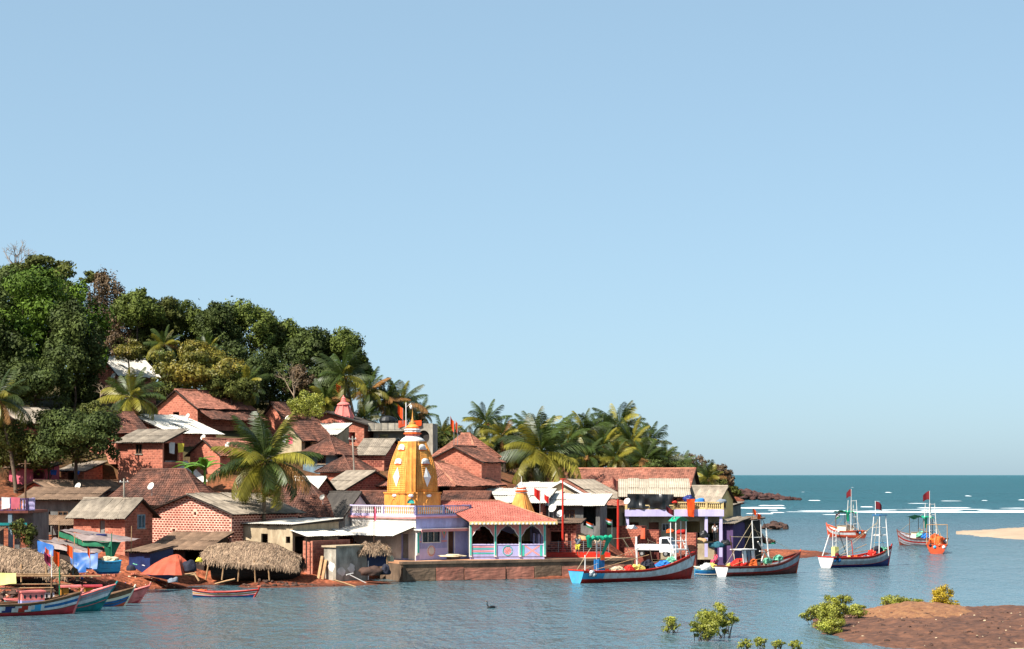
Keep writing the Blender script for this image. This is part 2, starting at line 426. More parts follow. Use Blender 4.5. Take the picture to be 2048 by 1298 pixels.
BR = ('mortar_red', 'brick_red'); BP = ('mortar_pink', 'brick_dark'); BD = ('mortar_red', 'brick_dark')
HOUSES = [
 HS('hilltop brick house with a white sheet roof below the tall dry trees', (235, 806), 228, 38, 182, 312, 745, 714, 'R', BR, 'sheet_white', name='brick_house', holes=[('R', 1.2, 1.0, .9, 1.3, 'window'), ('R', 3.4, .1, .9, 2.0, 'void'), ('R', 5.4, 1.0, .8, 1.1, 'void')]),
 HS('brick house with double tiered brown tile roof under the yellow mango tree', (395, 852), 206, 35, 315, 505, 812, 780, 'R', BR, 'tile_red', name='brick_house', lean=('R', .25, 2.3, 1.15, 'tile_old'), brick='obj', holes=[('L', 2.6, .5, .9, 1.0, 'void')]),
 HS('brick house with a wide pale sheet roof above the grey roofed balcony house', (338, 892), 196, 35, 200, 432, 862, 830, 'R', BR, 'sheet_white', name='brick_house', ov=.6),
 HS('house with a small brown tile roof just left of the pale sheet roof', (232, 882), 191, 40, 172, 292, 860, 824, 'R', BD, 'tile_old'),
 HS('two storey brick house with grey sheet roof and shaded balcony beside the mango tree', (325, 942), 186, 22, 236, 390, 882, 861, 'shedL', BR, 'sheet_grey', name='brick_house', ov=.5, brick='obj', b=3.6, holes=[('R', .25, .85, 2.6, 1.75, 'void'), ('L', 2.2, 1.6, .7, .9, 'window')]),
 HS('brick house with a grey sheet roof at the left edge behind the palm fronds', (40, 876), 190, 40, -30, 126, 842, 815, 'R', BR, 'sheet_grey', name='brick_house'),
 HS('pink walled hut with a thin brown roof behind the left trees', (95, 968), 186, 20, 18, 112, 934, 926, 'shedL', 'plaster_pink', 'sheet_brown', name='hut', holes=[('L', .4, .5, 1.2, .8, 'void')]),
 HS('low brick house with blue awning glimpsed under the mango crown', (168, 972), 188, 20, 122, 205, 940, 925, 'shedL', BR, 'sheet_grey', name='brick_house', holes=[('L', 1.0, .1, .8, 1.2, 'void')]),
 HS('low house with long grey sheet roof and dish beneath the mango tree', (102, 1004), 179, 30, 48, 288, 977, 962, 'R', BD, 'sheet_brown', ov=.6),
 HS('grey house with a ragged brown sheet roof left of the red brick house', (180, 1072), 172, 10, 46, 190, 996, 978, 'shedL', 'plaster_grey', 'sheet_brown', ov=.7, b=3.2, lean=('L', 1.55, 2.2, .75, 'sheet_brown'), holes=[('L', .5, .3, .9, 1.9, 'void'), ('L', 2.0, .5, .9, 1.6, 'window'), ('L', 3.6, .3, 1.2, 1.8, 'void')]),
 HS('red brick house with grey door and blue framed window near the shore', (250, 1104), 165, 28, 147, 305, 1028, 998, 'L', BR, 'sheet_grey', name='brick_house', ov=.55, brick='obj', holes=[('L', 2.1, .75, .55, 1.85, 'door'), ('R', 1.6, 1.9, 1.0, 1.15, 'bluewindow')]),
 HS('long house with a broad brown tile roof and dish behind the red brick house', (400, 1040), 177, 10, 222, 412, 990, 940, 'hip', 'plaster_grey', 'tile_old', ov=.9, b=4.2, holes=[('L', 1.0, .2, 1.0, 1.5, 'void'), ('L', 3.0, .4, 1.0, 1.0, 'window'), ('L', 5.0, .2, 1.0, 1.5, 'void')]),
 HS('brick house with a big pale jointed gable wall and long grey sheet roof', (463, 1092), 169, 35, 300, 596, 1025, 989, 'R', BP, 'sheet_grey', name='brick_house', brick='obj', bs=(.385, .205, .285, .125), ov=.5, holes=[('L', 4.1, 2.55, .3, .5, 'void'), ('L', 6.6, 1.1, .35, .25, 'void')]),
 HS('unpainted cement shed with two square openings and flat sheet roof', (585, 1114), 167, 35, 463, 690, 1049, 1040, 'shedL', 'plaster_cream', 'sheet_white', name='cement_shed', ov=.25, b=6.0, lean=('R', .55, 1.7, .45, 'sheet_white'), holes=[('L', .25, 1.15, .5, .55, 'void'), ('L', 2.75, 1.0, .75, .9, 'void'), ('R', .3, .2, 1.4, 1.5, 'void')]),
 HS('house with a large brown tile roof right behind the leaning coconut palm', (652, 1056), 178, 10, 490, 668, 1016, 966, 'hip', 'plaster_grey', 'tile_old', ov=.8, b=4.4, holes=[('L', .3, .5, 2.0, 1.0, 'window'), ('L', 3.0, .2, 1.0, 1.6, 'void'), ('L', 4.6, .2, 1.2, 1.5, 'void')]),
 HS('brick gabled house with weathered grey sheet roof left of the golden spire', (692, 1010), 187, 45, 642, 800, 976, 943, 'L', BD, 'sheet_grey', name='brick_house', ov=.4),
 HS('whitewashed gabled house with dark sheet roof left of the temple', (690, 1050), 178, 45, 638, 742, 1021, 985, 'L', 'plaster_white', 'sheet_dark', ov=.6),
 HS('dark brick gabled house with a white sheet roof beside the palm fronds', (625, 1004), 181, 45, 556, 672, 986, 955, 'L', BD, 'sheet_white', name='brick_house'),
 HS('small brick house with a steep brown tile gable below the bare tree', (578, 868), 213, 40, 516, 640, 846, 806, 'R', BR, 'tile_old', name='brick_house'),
 HS('shabby house with sagging tile eave and washing behind the palm', (603, 908), 203, 30, 552, 655, 870, 842, 'R', 'plaster_cream', 'tile_old', ov=.7, holes=[('R', .6, .3, 1.2, 1.4, 'void'), ('R', 3.0, .5, 1.0, 1.0, 'window')]),
 HS('cream house with flat white sheet roof under the round bush', (672, 892), 209, 15, 586, 682, 868, 849, 'shedL', 'plaster_cream', 'sheet_white', ov=.3, b=4),
 HS('brick house with dark low gable in front of the pink shrine tower', (728, 890), 216, 12, 584, 738, 847, 824, 'R', BR, 'sheet_dark', name='brick_house', ov=.5, b=6, holes=[('L', 1.0, .3, 1.9, 1.1, 'void')]),
 HS('bluish house with a hipped brown tile roof left of the leaning pole', (668, 946), 198, 30, 606, 715, 900, 873, 'hip', 'plaster_blue', 'tile_old', ov=.7, holes=[('R', .6, .6, 1.0, 1.3, 'void'), ('L', 1.0, .9, 1.0, 1.0, 'window')]),
 HS('brick house with a ribbed grey gabled sheet roof next to the leaning pole', (768, 934), 200, 15, 711, 790, 907, 879, 'L', BD, 'sheet_grey', name='brick_house', ov=.3, b=6),
 HS('brick gabled house with grey shuttered opening right of the golden spire', (963, 968), 194, 22, 858, 990, 921, 893, 'R', BR, 'tile_old', name='brick_house', brick='obj', ov=.4, b=5, holes=[('L', 3.9, 1.6, .75, .7, 'window')]),
 HS('house with a red hipped tile roof below two orange pennants', (952, 934), 210, 30, 872, 990, 905, 868, 'hip', 'plaster_grey', 'tile_red', ov=.5, holes=[('R', .4, .6, 2.0, 1.0, 'void')]),
 HS('house with broad red tile roof directly behind the golden spire', (905, 1004), 187, 25, 762, 992, 964, 926, 'hip', BD, 'tile_red', name='brick_house', ov=.8, holes=[('L', .3, .6, 1.2, 1.0, 'void')]),
 HS('low house with rippled dark tile roof between spire and white roofs', (966, 1034), 182, 10, 882, 984, 1004, 985, 'L', BD, 'tile_old', ov=.4, b=5),
 HS('low house with brown tile roof between white gable and golden spire', (782, 1036), 184, 10, 714, 790, 1008, 984, 'L', 'plaster_cream', 'tile_old', ov=.4, b=5),
 HS('small brick house with a crumpled tile roof below the leaning pole', (700, 966), 193, 25, 640, 748, 938, 912, 'hip', BR, 'tile_old', name='brick_house', ov=.4),
 HS('brick shed with reddish tiles hidden behind the coconut palm crown', (440, 938), 189, 35, 380, 524, 906, 878, 'R', BR, 'tile_red', name='brick_shed', ov=.4),
 HS('hut with a bright white sheet roof beside the banana plants', (372, 974), 187, 40, 300, 404, 958, 924, 'R', 'plaster_cream', 'sheet_white', name='hut'),
 HS('low shelter with brown sheet roof left of the thatched boat shed', (408, 1132), 165, 25, 302, 446, 1096, 1068, 'shedL', 'timber_dark', 'sheet_brown', name='shelter', cat='shelter', ov=.5, b=3.6, holes=[('L', .5, .2, 1.4, 1.2, 'void')]),
 HS('brick house under the broad white sheet roof behind the small golden spire', (1085, 1046), 187, 10, 948, 1100, 1004, 979, 'shedL', BD, 'sheet_white', name='brick_house', ov=.5, b=6, holes=[('L', .3, .3, 1.4, 1.6, 'void')]),
 HS('house under white awning roof left of the cream gable', (1200, 1056), 188, 12, 1092, 1206, 1009, 990, 'shedL', 'plaster_grey', 'sheet_white', ov=.6, b=4, holes=[('L', .4, .2, 1.2, 1.9, 'void'), ('L', 2.4, .5, 1.0, 1.2, 'window'), ('L', 4.0, .2, .8, 1.9, 'door')]),
 HS('small house with pale sheet roof in front of the drooping palm', (1120, 1014), 197, 12, 1028, 1130, 985, 967, 'shedL', 'plaster_cream', 'sheet_white', ov=.4, b=4),
 HS('cream gabled house with white bargeboards and patched tile roof', (1208, 1062), 195, 30, 1046, 1262, 1007, 961, 'R', 'plaster_cream', 'tile_red', ov=.5, barge=True, patch=(.12, 1.0, .22, .97), holes=[('R', .6, .3, 2.4, 1.9, 'void')]),
 HS('long house with wide red tile roof and pale ridge by the palm grove', (1368, 1020), 214, 18, 1098, 1398, 998, 938, 'L', 'plaster_cream', 'tile_red', ov=.5, b=8, finial=True),
 HS('low brick building with a wide dark opening right of the temple hall', (1152, 1104), 181, 8, 1092, 1162, 1046, 1039, 'shedL', BD, 'sheet_brown', name='brick_building', ov=.6, b=4, holes=[('L', 1.0, .9, 1.3, .95, 'void')]),
]

def solve_len(C, d, px):
    k = (px - 1024.0) / F
    return (k * C.y - C.x) / (d[0] - k * d[1])

def hframe(h):
    th = rad(h['th'])
    C = P(h['c'][0], h['c'][1], h['D'])
    dl = (-math.cos(th), math.sin(th)); dr = (math.sin(th), math.cos(th))
    a = solve_len(C, dl, h['xl'])
    b = h.get('b') or solve_len(C, dr, h['xr'])
    b = max(2.0, min(b, 14.0)); a = max(2.0, min(a, 16.0))
    D = h['D']
    hw = (h['c'][1] - h['ev']) * D / F
    kd = h['kind']
    Dr = {'R': D + a / 2 * dl[1], 'L': D + b / 2 * dr[1], 'hip': D + min(a, b) / 2, 'shedL': D + b * dr[1] * .9}[kd]
    zr = CAMH + (HOR - h['rg']) * Dr / F
    hr = max(.25, zr - C.z - hw)
    return dict(C=C, a=a, b=b, hw=hw, hr=hr, rz=math.pi / 2 - th, dl=dl, dr=dr)

for h in HOUSES:
    h.update(hframe(h))

# ---------------------------------------------------------------- terrain from the feet of the houses and the shore line
CTRL = []
for h in HOUSES:
    C, a, b = h['C'], h['a'], h['b']
    CTRL.append((C.x, C.y, C.z - .05))
    CTRL.append((C.x + h['dl'][0] * a * .9 + h['dr'][0] * b * .6, C.y + h['dl'][1] * a * .9 + h['dr'][1] * b * .6, C.z + .25))
def cg(px, py, z):
    p = G(px, py, z); CTRL.append((p.x, p.y, z))
def cd(px, py, D):
    p = P(px, py, D); CTRL.append(tuple(p))
# under water
for px, py in ((-60, 1262), (60, 1245), (180, 1236), (300, 1218), (420, 1206), (540, 1200), (660, 1196), (780, 1188), (820, 1172), (900, 1168), (1040, 1166), (1180, 1164), (1260, 1160), (1300, 1172), (1400, 1160), (1500, 1150), (1600, 1136), (1680, 1118), (1640, 1085), (1600, 1070), (1545, 1078), (1528, 1062), (1508, 1046), (1494, 1034), (1486, 1020), (1506, 1030), (1500, 1018), (1500, 1008), (1560, 1040), (1560, 1022), (1660, 1010), (1700, 1000)):
    cg(px, py, -1.4)
for px, py in ((-80, 1220), (40, 1208), (150, 1205), (250, 1200), (330, 1180), (430, 1176), (540, 1174), (640, 1172), (720, 1172), (790, 1166)):
    cg(px, py, 0.02)
for px, py in ((0, 1172), (100, 1168), (200, 1160), (300, 1152), (420, 1150), (520, 1148), (620, 1142), (700, 1140)):
    cg(px, py, 1.0)
for px, D in ((840, 178), (960, 178), (1080, 180), (1180, 182), (1250, 186)):
    x = (px - 1024) * D / F; CTRL.append((x, D, 1.45))
for px, py in ((1310, 1150), (1390, 1144), (1470, 1126), (1540, 1112), (1600, 1106), (1632, 1103), (1604, 1098), (1540, 1092), (1514, 1084), (1494, 1064), (1476, 1040), (1468, 1025), (1466, 1014), (1474, 1003)):
    cg(px, py, 0.03)
for px, py, D in ((1322, 1114, 186.5), (1290, 1116, 188), (1360, 1112, 192), (1420, 1098, 197), (1460, 1090, 204), (1520, 1104, 217), (1480, 1075, 215), (1450, 1060, 220), (1440, 1040, 245)):
    cd(px, py, D)
for px, py, D in ((-40, 760, 240), (100, 770, 240), (250, 770, 248), (400, 780, 250), (520, 800, 245), (640, 810, 240), (740, 840, 240), (860, 890, 240), (960, 930, 245), (1100, 965, 250), (1250, 975, 255), (1350, 985, 262), (1420, 1012, 300), (1440, 1002, 420), (1446, 996, 520), (1455, 992, 620), (1440, 985, 690), (1300, 985, 420), (1000, 960, 420), (700, 900, 420), (200, 820, 420), (-100, 800, 420), (1200, 970, 680), (700, 950, 700), (0, 900, 700), (1300, 985, 760)):
    cd(px, py, D)
_seen = []
for p in CTRL:      # drop near-duplicates so that the fit stays gentle
    if all((p[0] - q[0]) ** 2 + (p[1] - q[1]) ** 2 > 2.2 for q in _seen):
        _seen.append(p)
CT = np.array(_seen)
_d = np.sqrt(((CT[:, None, :2] - CT[None, :, :2]) ** 2).sum(-1))
_n = len(CT)
_A = np.zeros((_n + 3, _n + 3)); _A[:_n, :_n] = _d - np.eye(_n) * 1.5
_Pm = np.c_[np.ones(_n), CT[:, :2] / 100.0]; _A[:_n, _n:] = _Pm; _A[_n:, :_n] = _Pm.T
_W = np.linalg.solve(_A, np.r_[CT[:, 2], 0, 0, 0])
def ground_np(X, Y):
    q = np.c_[X.ravel(), Y.ravel()]
    out = np.empty(len(q))
    for i in range(0, len(q), 20000):
        s = q[i:i + 20000]
        d = np.sqrt(((s[:, None, :] - CT[None, :, :2]) ** 2).sum(-1))
        out[i:i + 20000] = d @ _W[:_n] + np.c_[np.ones(len(s)), s / 100.0] @ _W[_n:]
    out = out.reshape(X.shape)
    # the coast turns away from the village: nothing but water right of it
    ex = 1024.0 + F * X / Y - np.interp(Y, [205, 215, 230, 260, 300, 400, 560, 680], [1640, 1506, 1488, 1478, 1472, 1468, 1474, 1480])
    out = out - np.clip(ex, 0, 60) * .1 * np.clip((Y - 205) / 12, 0, 1)
    for h in HOUSES:       # keep the slope out of the rooms
        C = h['C']; dx, dy = X - C.x, Y - C.y
        lx = dx * h['dr'][0] + dy * h['dr'][1]; ly = dx * h['dl'][0] + dy * h['dl'][1]
        ins = (lx > -1.6) & (lx < h['b'] + .4) & (ly > -1.6) & (ly < h['a'] + .4)
        out = np.where(ins, np.minimum(out, C.z - .03), out)
    return out
def ground(x, y):
    return float(ground_np(np.array([x]), np.array([y]))[0])
# ---------------------------------------------------------------- ground, water, sandbar, islet, rocks, surf
def soil_material():
    m = bpy.data.materials.new('red_soil'); m.use_nodes = True
    N, L = m.node_tree.nodes, m.node_tree.links
    b = N['Principled BSDF']; b.inputs['Roughness'].default_value = .95; b.inputs['Specular IOR Level'].default_value = .15
    tc = N.new('ShaderNodeTexCoord')
    n1 = N.new('ShaderNodeTexNoise'); n1.inputs['Scale'].default_value = .35; n1.inputs['Detail'].default_value = 8
    n2 = N.new('ShaderNodeTexNoise'); n2.inputs['Scale'].default_value = 3.0; n2.inputs['Detail'].default_value = 6
    L.new(tc.outputs['Object'], n1.inputs['Vector']); L.new(tc.outputs['Object'], n2.inputs['Vector'])
    r1 = N.new('ShaderNodeValToRGB')
    r1.color_ramp.elements[0].position = .32; r1.color_ramp.elements[0].color = (*lin((112, 60, 44)), 1)
    r1.color_ramp.elements[1].position = .68; r1.color_ramp.elements[1].color = (*lin((172, 98, 66)), 1)
    L.new(n1.outputs['Fac'], r1.inputs['Fac'])
    r2 = N.new('ShaderNodeValToRGB')
    r2.color_ramp.elements[0].position = .36; r2.color_ramp.elements[0].color = (.35, .35, .35, 1)
    r2.color_ramp.elements[1].position = .62; r2.color_ramp.elements[1].color = (1.1, 1.1, 1.1, 1)
    L.new(n2.outputs['Fac'], r2.inputs['Fac'])
    mu = N.new('ShaderNodeMix'); mu.data_type = 'RGBA'; mu.blend_type = 'MULTIPLY'; mu.inputs['Factor'].default_value = 1
    L.new(r1.outputs[0], mu.inputs['A']); L.new(r2.outputs[0], mu.inputs['B'])
    # wet dark rim at the water line, green-brown scrub floor high on the hill
    sp = N.new('ShaderNodeSeparateXYZ'); L.new(tc.outputs['Object'], sp.inputs[0])
    wet = N.new('ShaderNodeMapRange'); wet.inputs[1].default_value = .05; wet.inputs[2].default_value = .28; wet.inputs[3].default_value = .75; wet.inputs[4].default_value = 0
    L.new(sp.outputs['Z'], wet.inputs[0])
    w = N.new('ShaderNodeMix'); w.data_type = 'RGBA'; L.new(wet.outputs[0], w.inputs['Factor']); L.new(mu.outputs['Result'], w.inputs['A'])
    w.inputs['B'].default_value = (*lin((74, 46, 36)), 1)
    hi = N.new('ShaderNodeMapRange'); hi.inputs[1].default_value = 6; hi.inputs[2].default_value = 11
    L.new(sp.outputs['Z'], hi.inputs[0])
    g = N.new('ShaderNodeMix'); g.data_type = 'RGBA'; L.new(hi.outputs[0], g.inputs['Factor']); L.new(w.outputs['Result'], g.inputs['A'])
    g.inputs['B'].default_value = (*lin((70, 62, 38)), 1)
    L.new(g.outputs['Result'], b.inputs['Base Color'])
    bp = N.new('ShaderNodeBump'); bp.inputs['Strength'].default_value = .9; bp.inputs['Distance'].default_value = .15
    L.new(n2.outputs['Fac'], bp.inputs['Height']); L.new(bp.outputs[0], b.inputs['Normal'])
    MATS['red_soil'] = m
soil_material()
mat('sand', (174, 154, 130), (150, 130, 108), scale=.1, dirt=(128, 102, 80), dirt_amt=.5, dscale=.05, rough=.95)
mat('mud', (120, 80, 58), (76, 52, 40), scale=1.6, dirt=(40, 28, 26), dirt_amt=.7, dscale=.8, bump=1.0, bscale=6, rough=.85, detail=8)
mat('dry_grass', (146, 104, 68), (104, 66, 46), scale=2.5, bump=.8, bscale=9, detail=8)

def water_material():
    m = bpy.data.materials.new('water'); m.use_nodes = True
    N, L = m.node_tree.nodes, m.node_tree.links
    b = N['Principled BSDF']
    b.inputs['IOR'].default_value = 1.33; b.inputs['Specular IOR Level'].default_value = .36
    tc = N.new('ShaderNodeTexCoord')
    sp = N.new('ShaderNodeSeparateXYZ'); L.new(tc.outputs['Object'], sp.inputs[0])
    # estuary water is greyer, the open sea beyond the surf teal
    far = N.new('ShaderNodeMapRange'); far.inputs[1].default_value = 330; far.inputs[2].default_value = 520
    L.new(sp.outputs['Y'], far.inputs[0])
    c = N.new('ShaderNodeMix'); c.data_type = 'RGBA'; L.new(far.outputs[0], c.inputs['Factor'])
    c.inputs['A'].default_value = (*lin((66, 92, 100)), 1); c.inputs['B'].default_value = (*lin((44, 94, 104)), 1)
    pn = N.new('ShaderNodeTexNoise'); pn.inputs['Scale'].default_value = .012; pn.inputs['Detail'].default_value = 4
    mp = N.new('ShaderNodeMapping'); mp.inputs['Scale'].default_value = (.35, 1, 1)
    L.new(tc.outputs['Object'], mp.inputs[0]); L.new(mp.outputs[0], pn.inputs['Vector'])
    pv = N.new('ShaderNodeMapRange'); pv.inputs[1].default_value = .35; pv.inputs[2].default_value = .65; pv.inputs[3].default_value = .75; pv.inputs[4].default_value = 1.2
    L.new(pn.outputs['Fac'], pv.inputs[0])
    hs = N.new('ShaderNodeHueSaturation'); L.new(c.outputs['Result'], hs.inputs['Color']); L.new(pv.outputs[0], hs.inputs['Value'])
    L.new(hs.outputs['Color'], b.inputs['Base Color'])
    rg = N.new('ShaderNodeMapRange'); rg.inputs[1].default_value = 200; rg.inputs[2].default_value = 700; rg.inputs[3].default_value = .16; rg.inputs[4].default_value = .5
    L.new(sp.outputs['Y'], rg.inputs[0]); L.new(rg.outputs[0], b.inputs['Roughness'])
    # ripples: two scales, calmer in wind-sheltered patches
    m1 = N.new('ShaderNodeMapping'); m1.inputs['Scale'].default_value = (1.25, .36, 1); L.new(tc.outputs['Object'], m1.inputs[0])
    n1 = N.new('ShaderNodeTexNoise'); n1.inputs['Scale'].default_value = 1.3; n1.inputs['Detail'].default_value = 3; n1.inputs['Roughness'].default_value = .6
    L.new(m1.outputs[0], n1.inputs['Vector'])
    n2 = N.new('ShaderNodeTexNoise'); n2.inputs['Scale'].default_value = .22; n2.inputs['Detail'].default_value = 3
    L.new(m1.outputs[0], n2.inputs['Vector'])
    ad = N.new('ShaderNodeMath'); ad.operation = 'MULTIPLY_ADD'; ad.inputs[1].default_value = 2.2
    L.new(n2.outputs['Fac'], ad.inputs[0]); L.new(n1.outputs['Fac'], ad.inputs[2])
    calm = N.new('ShaderNodeMapRange'); calm.inputs[1].default_value = .38; calm.inputs[2].default_value = .6; calm.inputs[3].default_value = .5; calm.inputs[4].default_value = 1.0
    L.new(pn.outputs['Fac'], calm.inputs[0])
    bp = N.new('ShaderNodeBump'); bd = N.new('ShaderNodeMapRange'); bd.inputs[1].default_value = 150; bd.inputs[2].default_value = 330; bd.inputs[3].default_value = .5; bd.inputs[4].default_value = 4.0
    L.new(sp.outputs['Y'], bd.inputs[0]); L.new(bd.outputs[0], bp.inputs['Distance'])
    L.new(calm.outputs[0], bp.inputs['Strength'])
    L.new(ad.outputs[0], bp.inputs['Height']); L.new(bp.outputs[0], b.inputs['Normal'])
    MATS['water'] = m
water_material()

def structure(o, kind='structure'):
    o['kind'] = kind
    return o

def build_ground():
    xs = np.concatenate([np.arange(-75, 62, .9), np.linspace(62, 160, 40)])
    ys = np.concatenate([np.arange(120, 262, .9), np.linspace(262, 800, 80)])
    X, Y = np.meshgrid(xs, ys)
    Xw = np.where(Y > 262, X * Y / 262.0, X)      # widen with distance
    Z = ground_np(Xw, Y)
    nz = np.array([noise.noise(Vector((x * .35, y * .35, 0))) * .22 + noise.noise(Vector((x * 1.1, y * 1.1, 4))) * .08 for x, y in zip(Xw.ravel(), Y.ravel())]).reshape(Z.shape)
    Z = Z + nz * np.clip(Z + .6, 0, 1)
    n, k = Z.shape
    V = np.c_[Xw.ravel(), Y.ravel(), Z.ravel()]
    idx = np.arange(n * k).reshape(n, k)
    Fq = np.stack([idx[:-1, :-1], idx[:-1, 1:], idx[1:, 1:], idx[1:, :-1]], -1).reshape(-1, 4)
    me = bpy.data.meshes.new('ground'); me.from_pydata(V.tolist(), [], Fq.tolist())
    me.materials.append(MATS['red_soil'])
    me.polygons.foreach_set('use_smooth', [True] * len(me.polygons))
    o = structure(link('ground', me))
    # sea bed so that nothing floats on an endless sheet alone
    return o
build_ground()

w = MB()
ys = [20, 100, 160, 220, 300, 420, 600, 900, 1500, 3000, 8000, 20000, 60000, 110000]
w.grid([[(-y * .8 - 300 + 2 * (y * .8 + 300) * j / 10, y, 0) for j in range(11)] for y in ys])
structure(w.build('water', 'water'))

def mound(name, mat_, px0, px1, py0, py1, h, seed, nx=60, ny=40, sharp=1.0, label=None):
    """a low bank of land with an uneven outline between photo columns and rows (at water level)"""
    A, B = G(px0, py1), G(px1, py1); Cc, Dd = G(px0, py0), G(px1, py0)
    mb = MB(); rows = []
    for i in range(ny + 1):
        v = i / ny; row = []
        for j in range(nx + 1):
            u = j / nx
            p = (A * (1 - u) + B * u) * (1 - v) + (Cc * (1 - u) + Dd * u) * v
            e = 1 - max(abs(2 * u - 1), 0) ** 2 - abs(2 * v - 1) ** 2
            q = noise.noise(Vector((p.x * .12, p.y * .06, seed))) * .35 + noise.noise(Vector((p.x * .6, p.y * .3, seed))) * .12 + noise.noise(Vector((p.x * 1.6, p.y * .9, seed))) * .13 + noise.noise(Vector((p.x * 4.1, p.y * 2.2, seed))) * .07
            row.append((p.x, p.y, max(-.6, h * (min(1, max(-1, e * sharp)) + q) - .05)))
        rows.append(row)
    mb.grid(rows)
    return structure(mb.build(name, mat_, smooth=True))
mound('parapet_bank', 'sand', 1930, 2500, 1291, 1330, .4, 9.1, sharp=.9)  # sand mound standing in for a concrete bridge parapet
mound('sandbar', 'sand', 1912, 2330, 1056, 1080, .9, 3.3, sharp=.8)
MI1 = mound('mud_islet', 'mud', 1625, 2420, 1214, 1306, .8, 5.2, nx=240, ny=120, sharp=.85)
MI2 = mound('islet_grass', 'dry_grass', 1680, 2010, 1213, 1262, 1.15, 8.1, nx=110, ny=60, sharp=.8)
mound('mud_spit', 'red_soil', 1396, 1670, 1098, 1118, .5, 2.2, sharp=.9)

def DG_RAY(x, y):
    bpy.context.view_layer.update(); best = None
    for o in (MI1, MI2):
        ok, loc, _, _ = o.ray_cast(Vector((x, y, 10)), Vector((0, 0, -1)))
        if ok and (best is None or loc.z > best):
            best = loc.z
    return best
def rock_mesh(seed, r=(1, 1, .7)):
    mb = MB(); lump(mb, (0, 0, 0), r, seed, rings=5, seg=8, amp=.6, freq=1.3)
    return mb.mesh('rock', 'rock')
ROCKS = [rock_mesh(s) for s in (1.3, 2.7, 4.1, 5.9)]
def rock_heap(name, spots, mat_='rock', seed=0):
    """spots: (x, y, z, size)"""
    mb = MB(); r = random.Random(seed)
    for x, y, z, s in spots:
        mb.tv = r.random()
        lump(mb, (x, y, z), (s * r.uniform(.7, 1.3), s * r.uniform(.7, 1.2), s * r.uniform(.4, .8)), r.random() * 40, rings=4, seg=7, amp=.6, freq=1.3)
    return structure(mb.build(name, mat_), 'stuff')
# headland reef far out
r = random.Random(5)
sp = []
for i in range(230):
    px = 1468 + (r.random() ** 1.35) * 132; f = (px - 1468) / 132
    py = 1001 - r.random() * 9 * (1 - f) - r.random() * 1.5
    g = G(px, min(py, 1003.5)); sp.append((g.x, g.y, .2 + (1 - f) * r.uniform(0, 2.6), r.uniform(.7, 2.1) * (1.25 - .8 * f)))
structure(rock_heap('headland_rocks', sp, 'rock_far', 3), 'stuff')
sp = []
for i in range(46):
    px = r.gauss(1550, 13); g = G(px, 1057 + r.uniform(-3, 3)); sp.append((g.x, g.y, r.uniform(.1, .9) * max(0, 1 - abs(px - 1550) / 30), r.uniform(.35, .8)))
tag(rock_heap('offshore_rock', sp, 'rock', 8), 'brown rock standing in the shallows behind the grey fishing boat', 'rock')['kind'] = 'thing'

# surf: low rolling crests of foam beyond the estuary mouth
def surf(px0, px1, py, hgt, wid, seed):
    A, B = G(px0, py), G(px1, py)
    L = (B - A).length; n = max(10, int(L / 1.4)); rows = []
    mb = MB()
    for j in range(n + 1):
        u = j / n; p = A.lerp(B, u)
        e = min(1, 6 * u, 6 * (1 - u)) ** .6
        q = .72 + (.3 if L > 60 else .8) * noise.noise(Vector((p.x * .05, seed, 0))) + .4 * noise.noise(Vector((p.x * .25, seed, 3)))
        q = max(.2 if L > 60 else .03, q) * e
        y = p.y + 4 * noise.noise(Vector((p.x * .02, seed, 7)))
        rows.append([(p.x, y - wid * q, .015), (p.x, y - wid * .35 * q, hgt * .75 * q), (p.x, y, hgt * q), (p.x, y + wid * .3 * q, hgt * .5 * q), (p.x, y + wid * .5, -.1)])
    mb.grid(rows)
    return structure(mb.build('surf_foam', 'foam', smooth=True), 'stuff')
for i, (a, b, y, hh, ww) in enumerate([(1470, 1572, 1016, .36, 9), (1516, 1570, 1011.5, .42, 6), (1488, 1545, 1027, .3, 6), (1540, 1570, 1025, .2, 4), (1568, 1800, 1024, .45, 6), (1640, 1700, 1029, .18, 4), (1710, 2150, 1024.5, .5, 7),
        (1590, 1700, 1021.2, .16, 4), (1770, 1990, 1019, .14, 4), (2000, 2150, 1020.5, .16, 4), (1720, 1746, 1014, .4, 5), (1760, 1795, 1020, .3, 4), (1830, 1945, 1016, .5, 6), (1838, 1928, 1021, .4, 5), (1815, 1860, 1007, .2, 4), (1996, 2080, 1016.5, .45, 5), (1950, 2060, 1021.5, .35, 5), (1535, 1556, 1020.5, .2, 4),
        (1880, 1925, 1002, .28, 6), (1962, 1972, 1001, .3, 6), (2037, 2052, 1000, .3, 6), (1747, 1760, 1002.5, .25, 6), (1548, 1566, 1000, .4, 6), (1615, 1640, 1001, .3, 6), (1602, 1608, 984, .3, 9), (1772, 1778, 985, .3, 9), (1702, 1707, 975, .3, 12), (1931, 1937, 992, .3, 8), (1502, 1506, 985, .3, 8)]):
    surf(a, b, y, hh * .6, ww, i * 1.7)
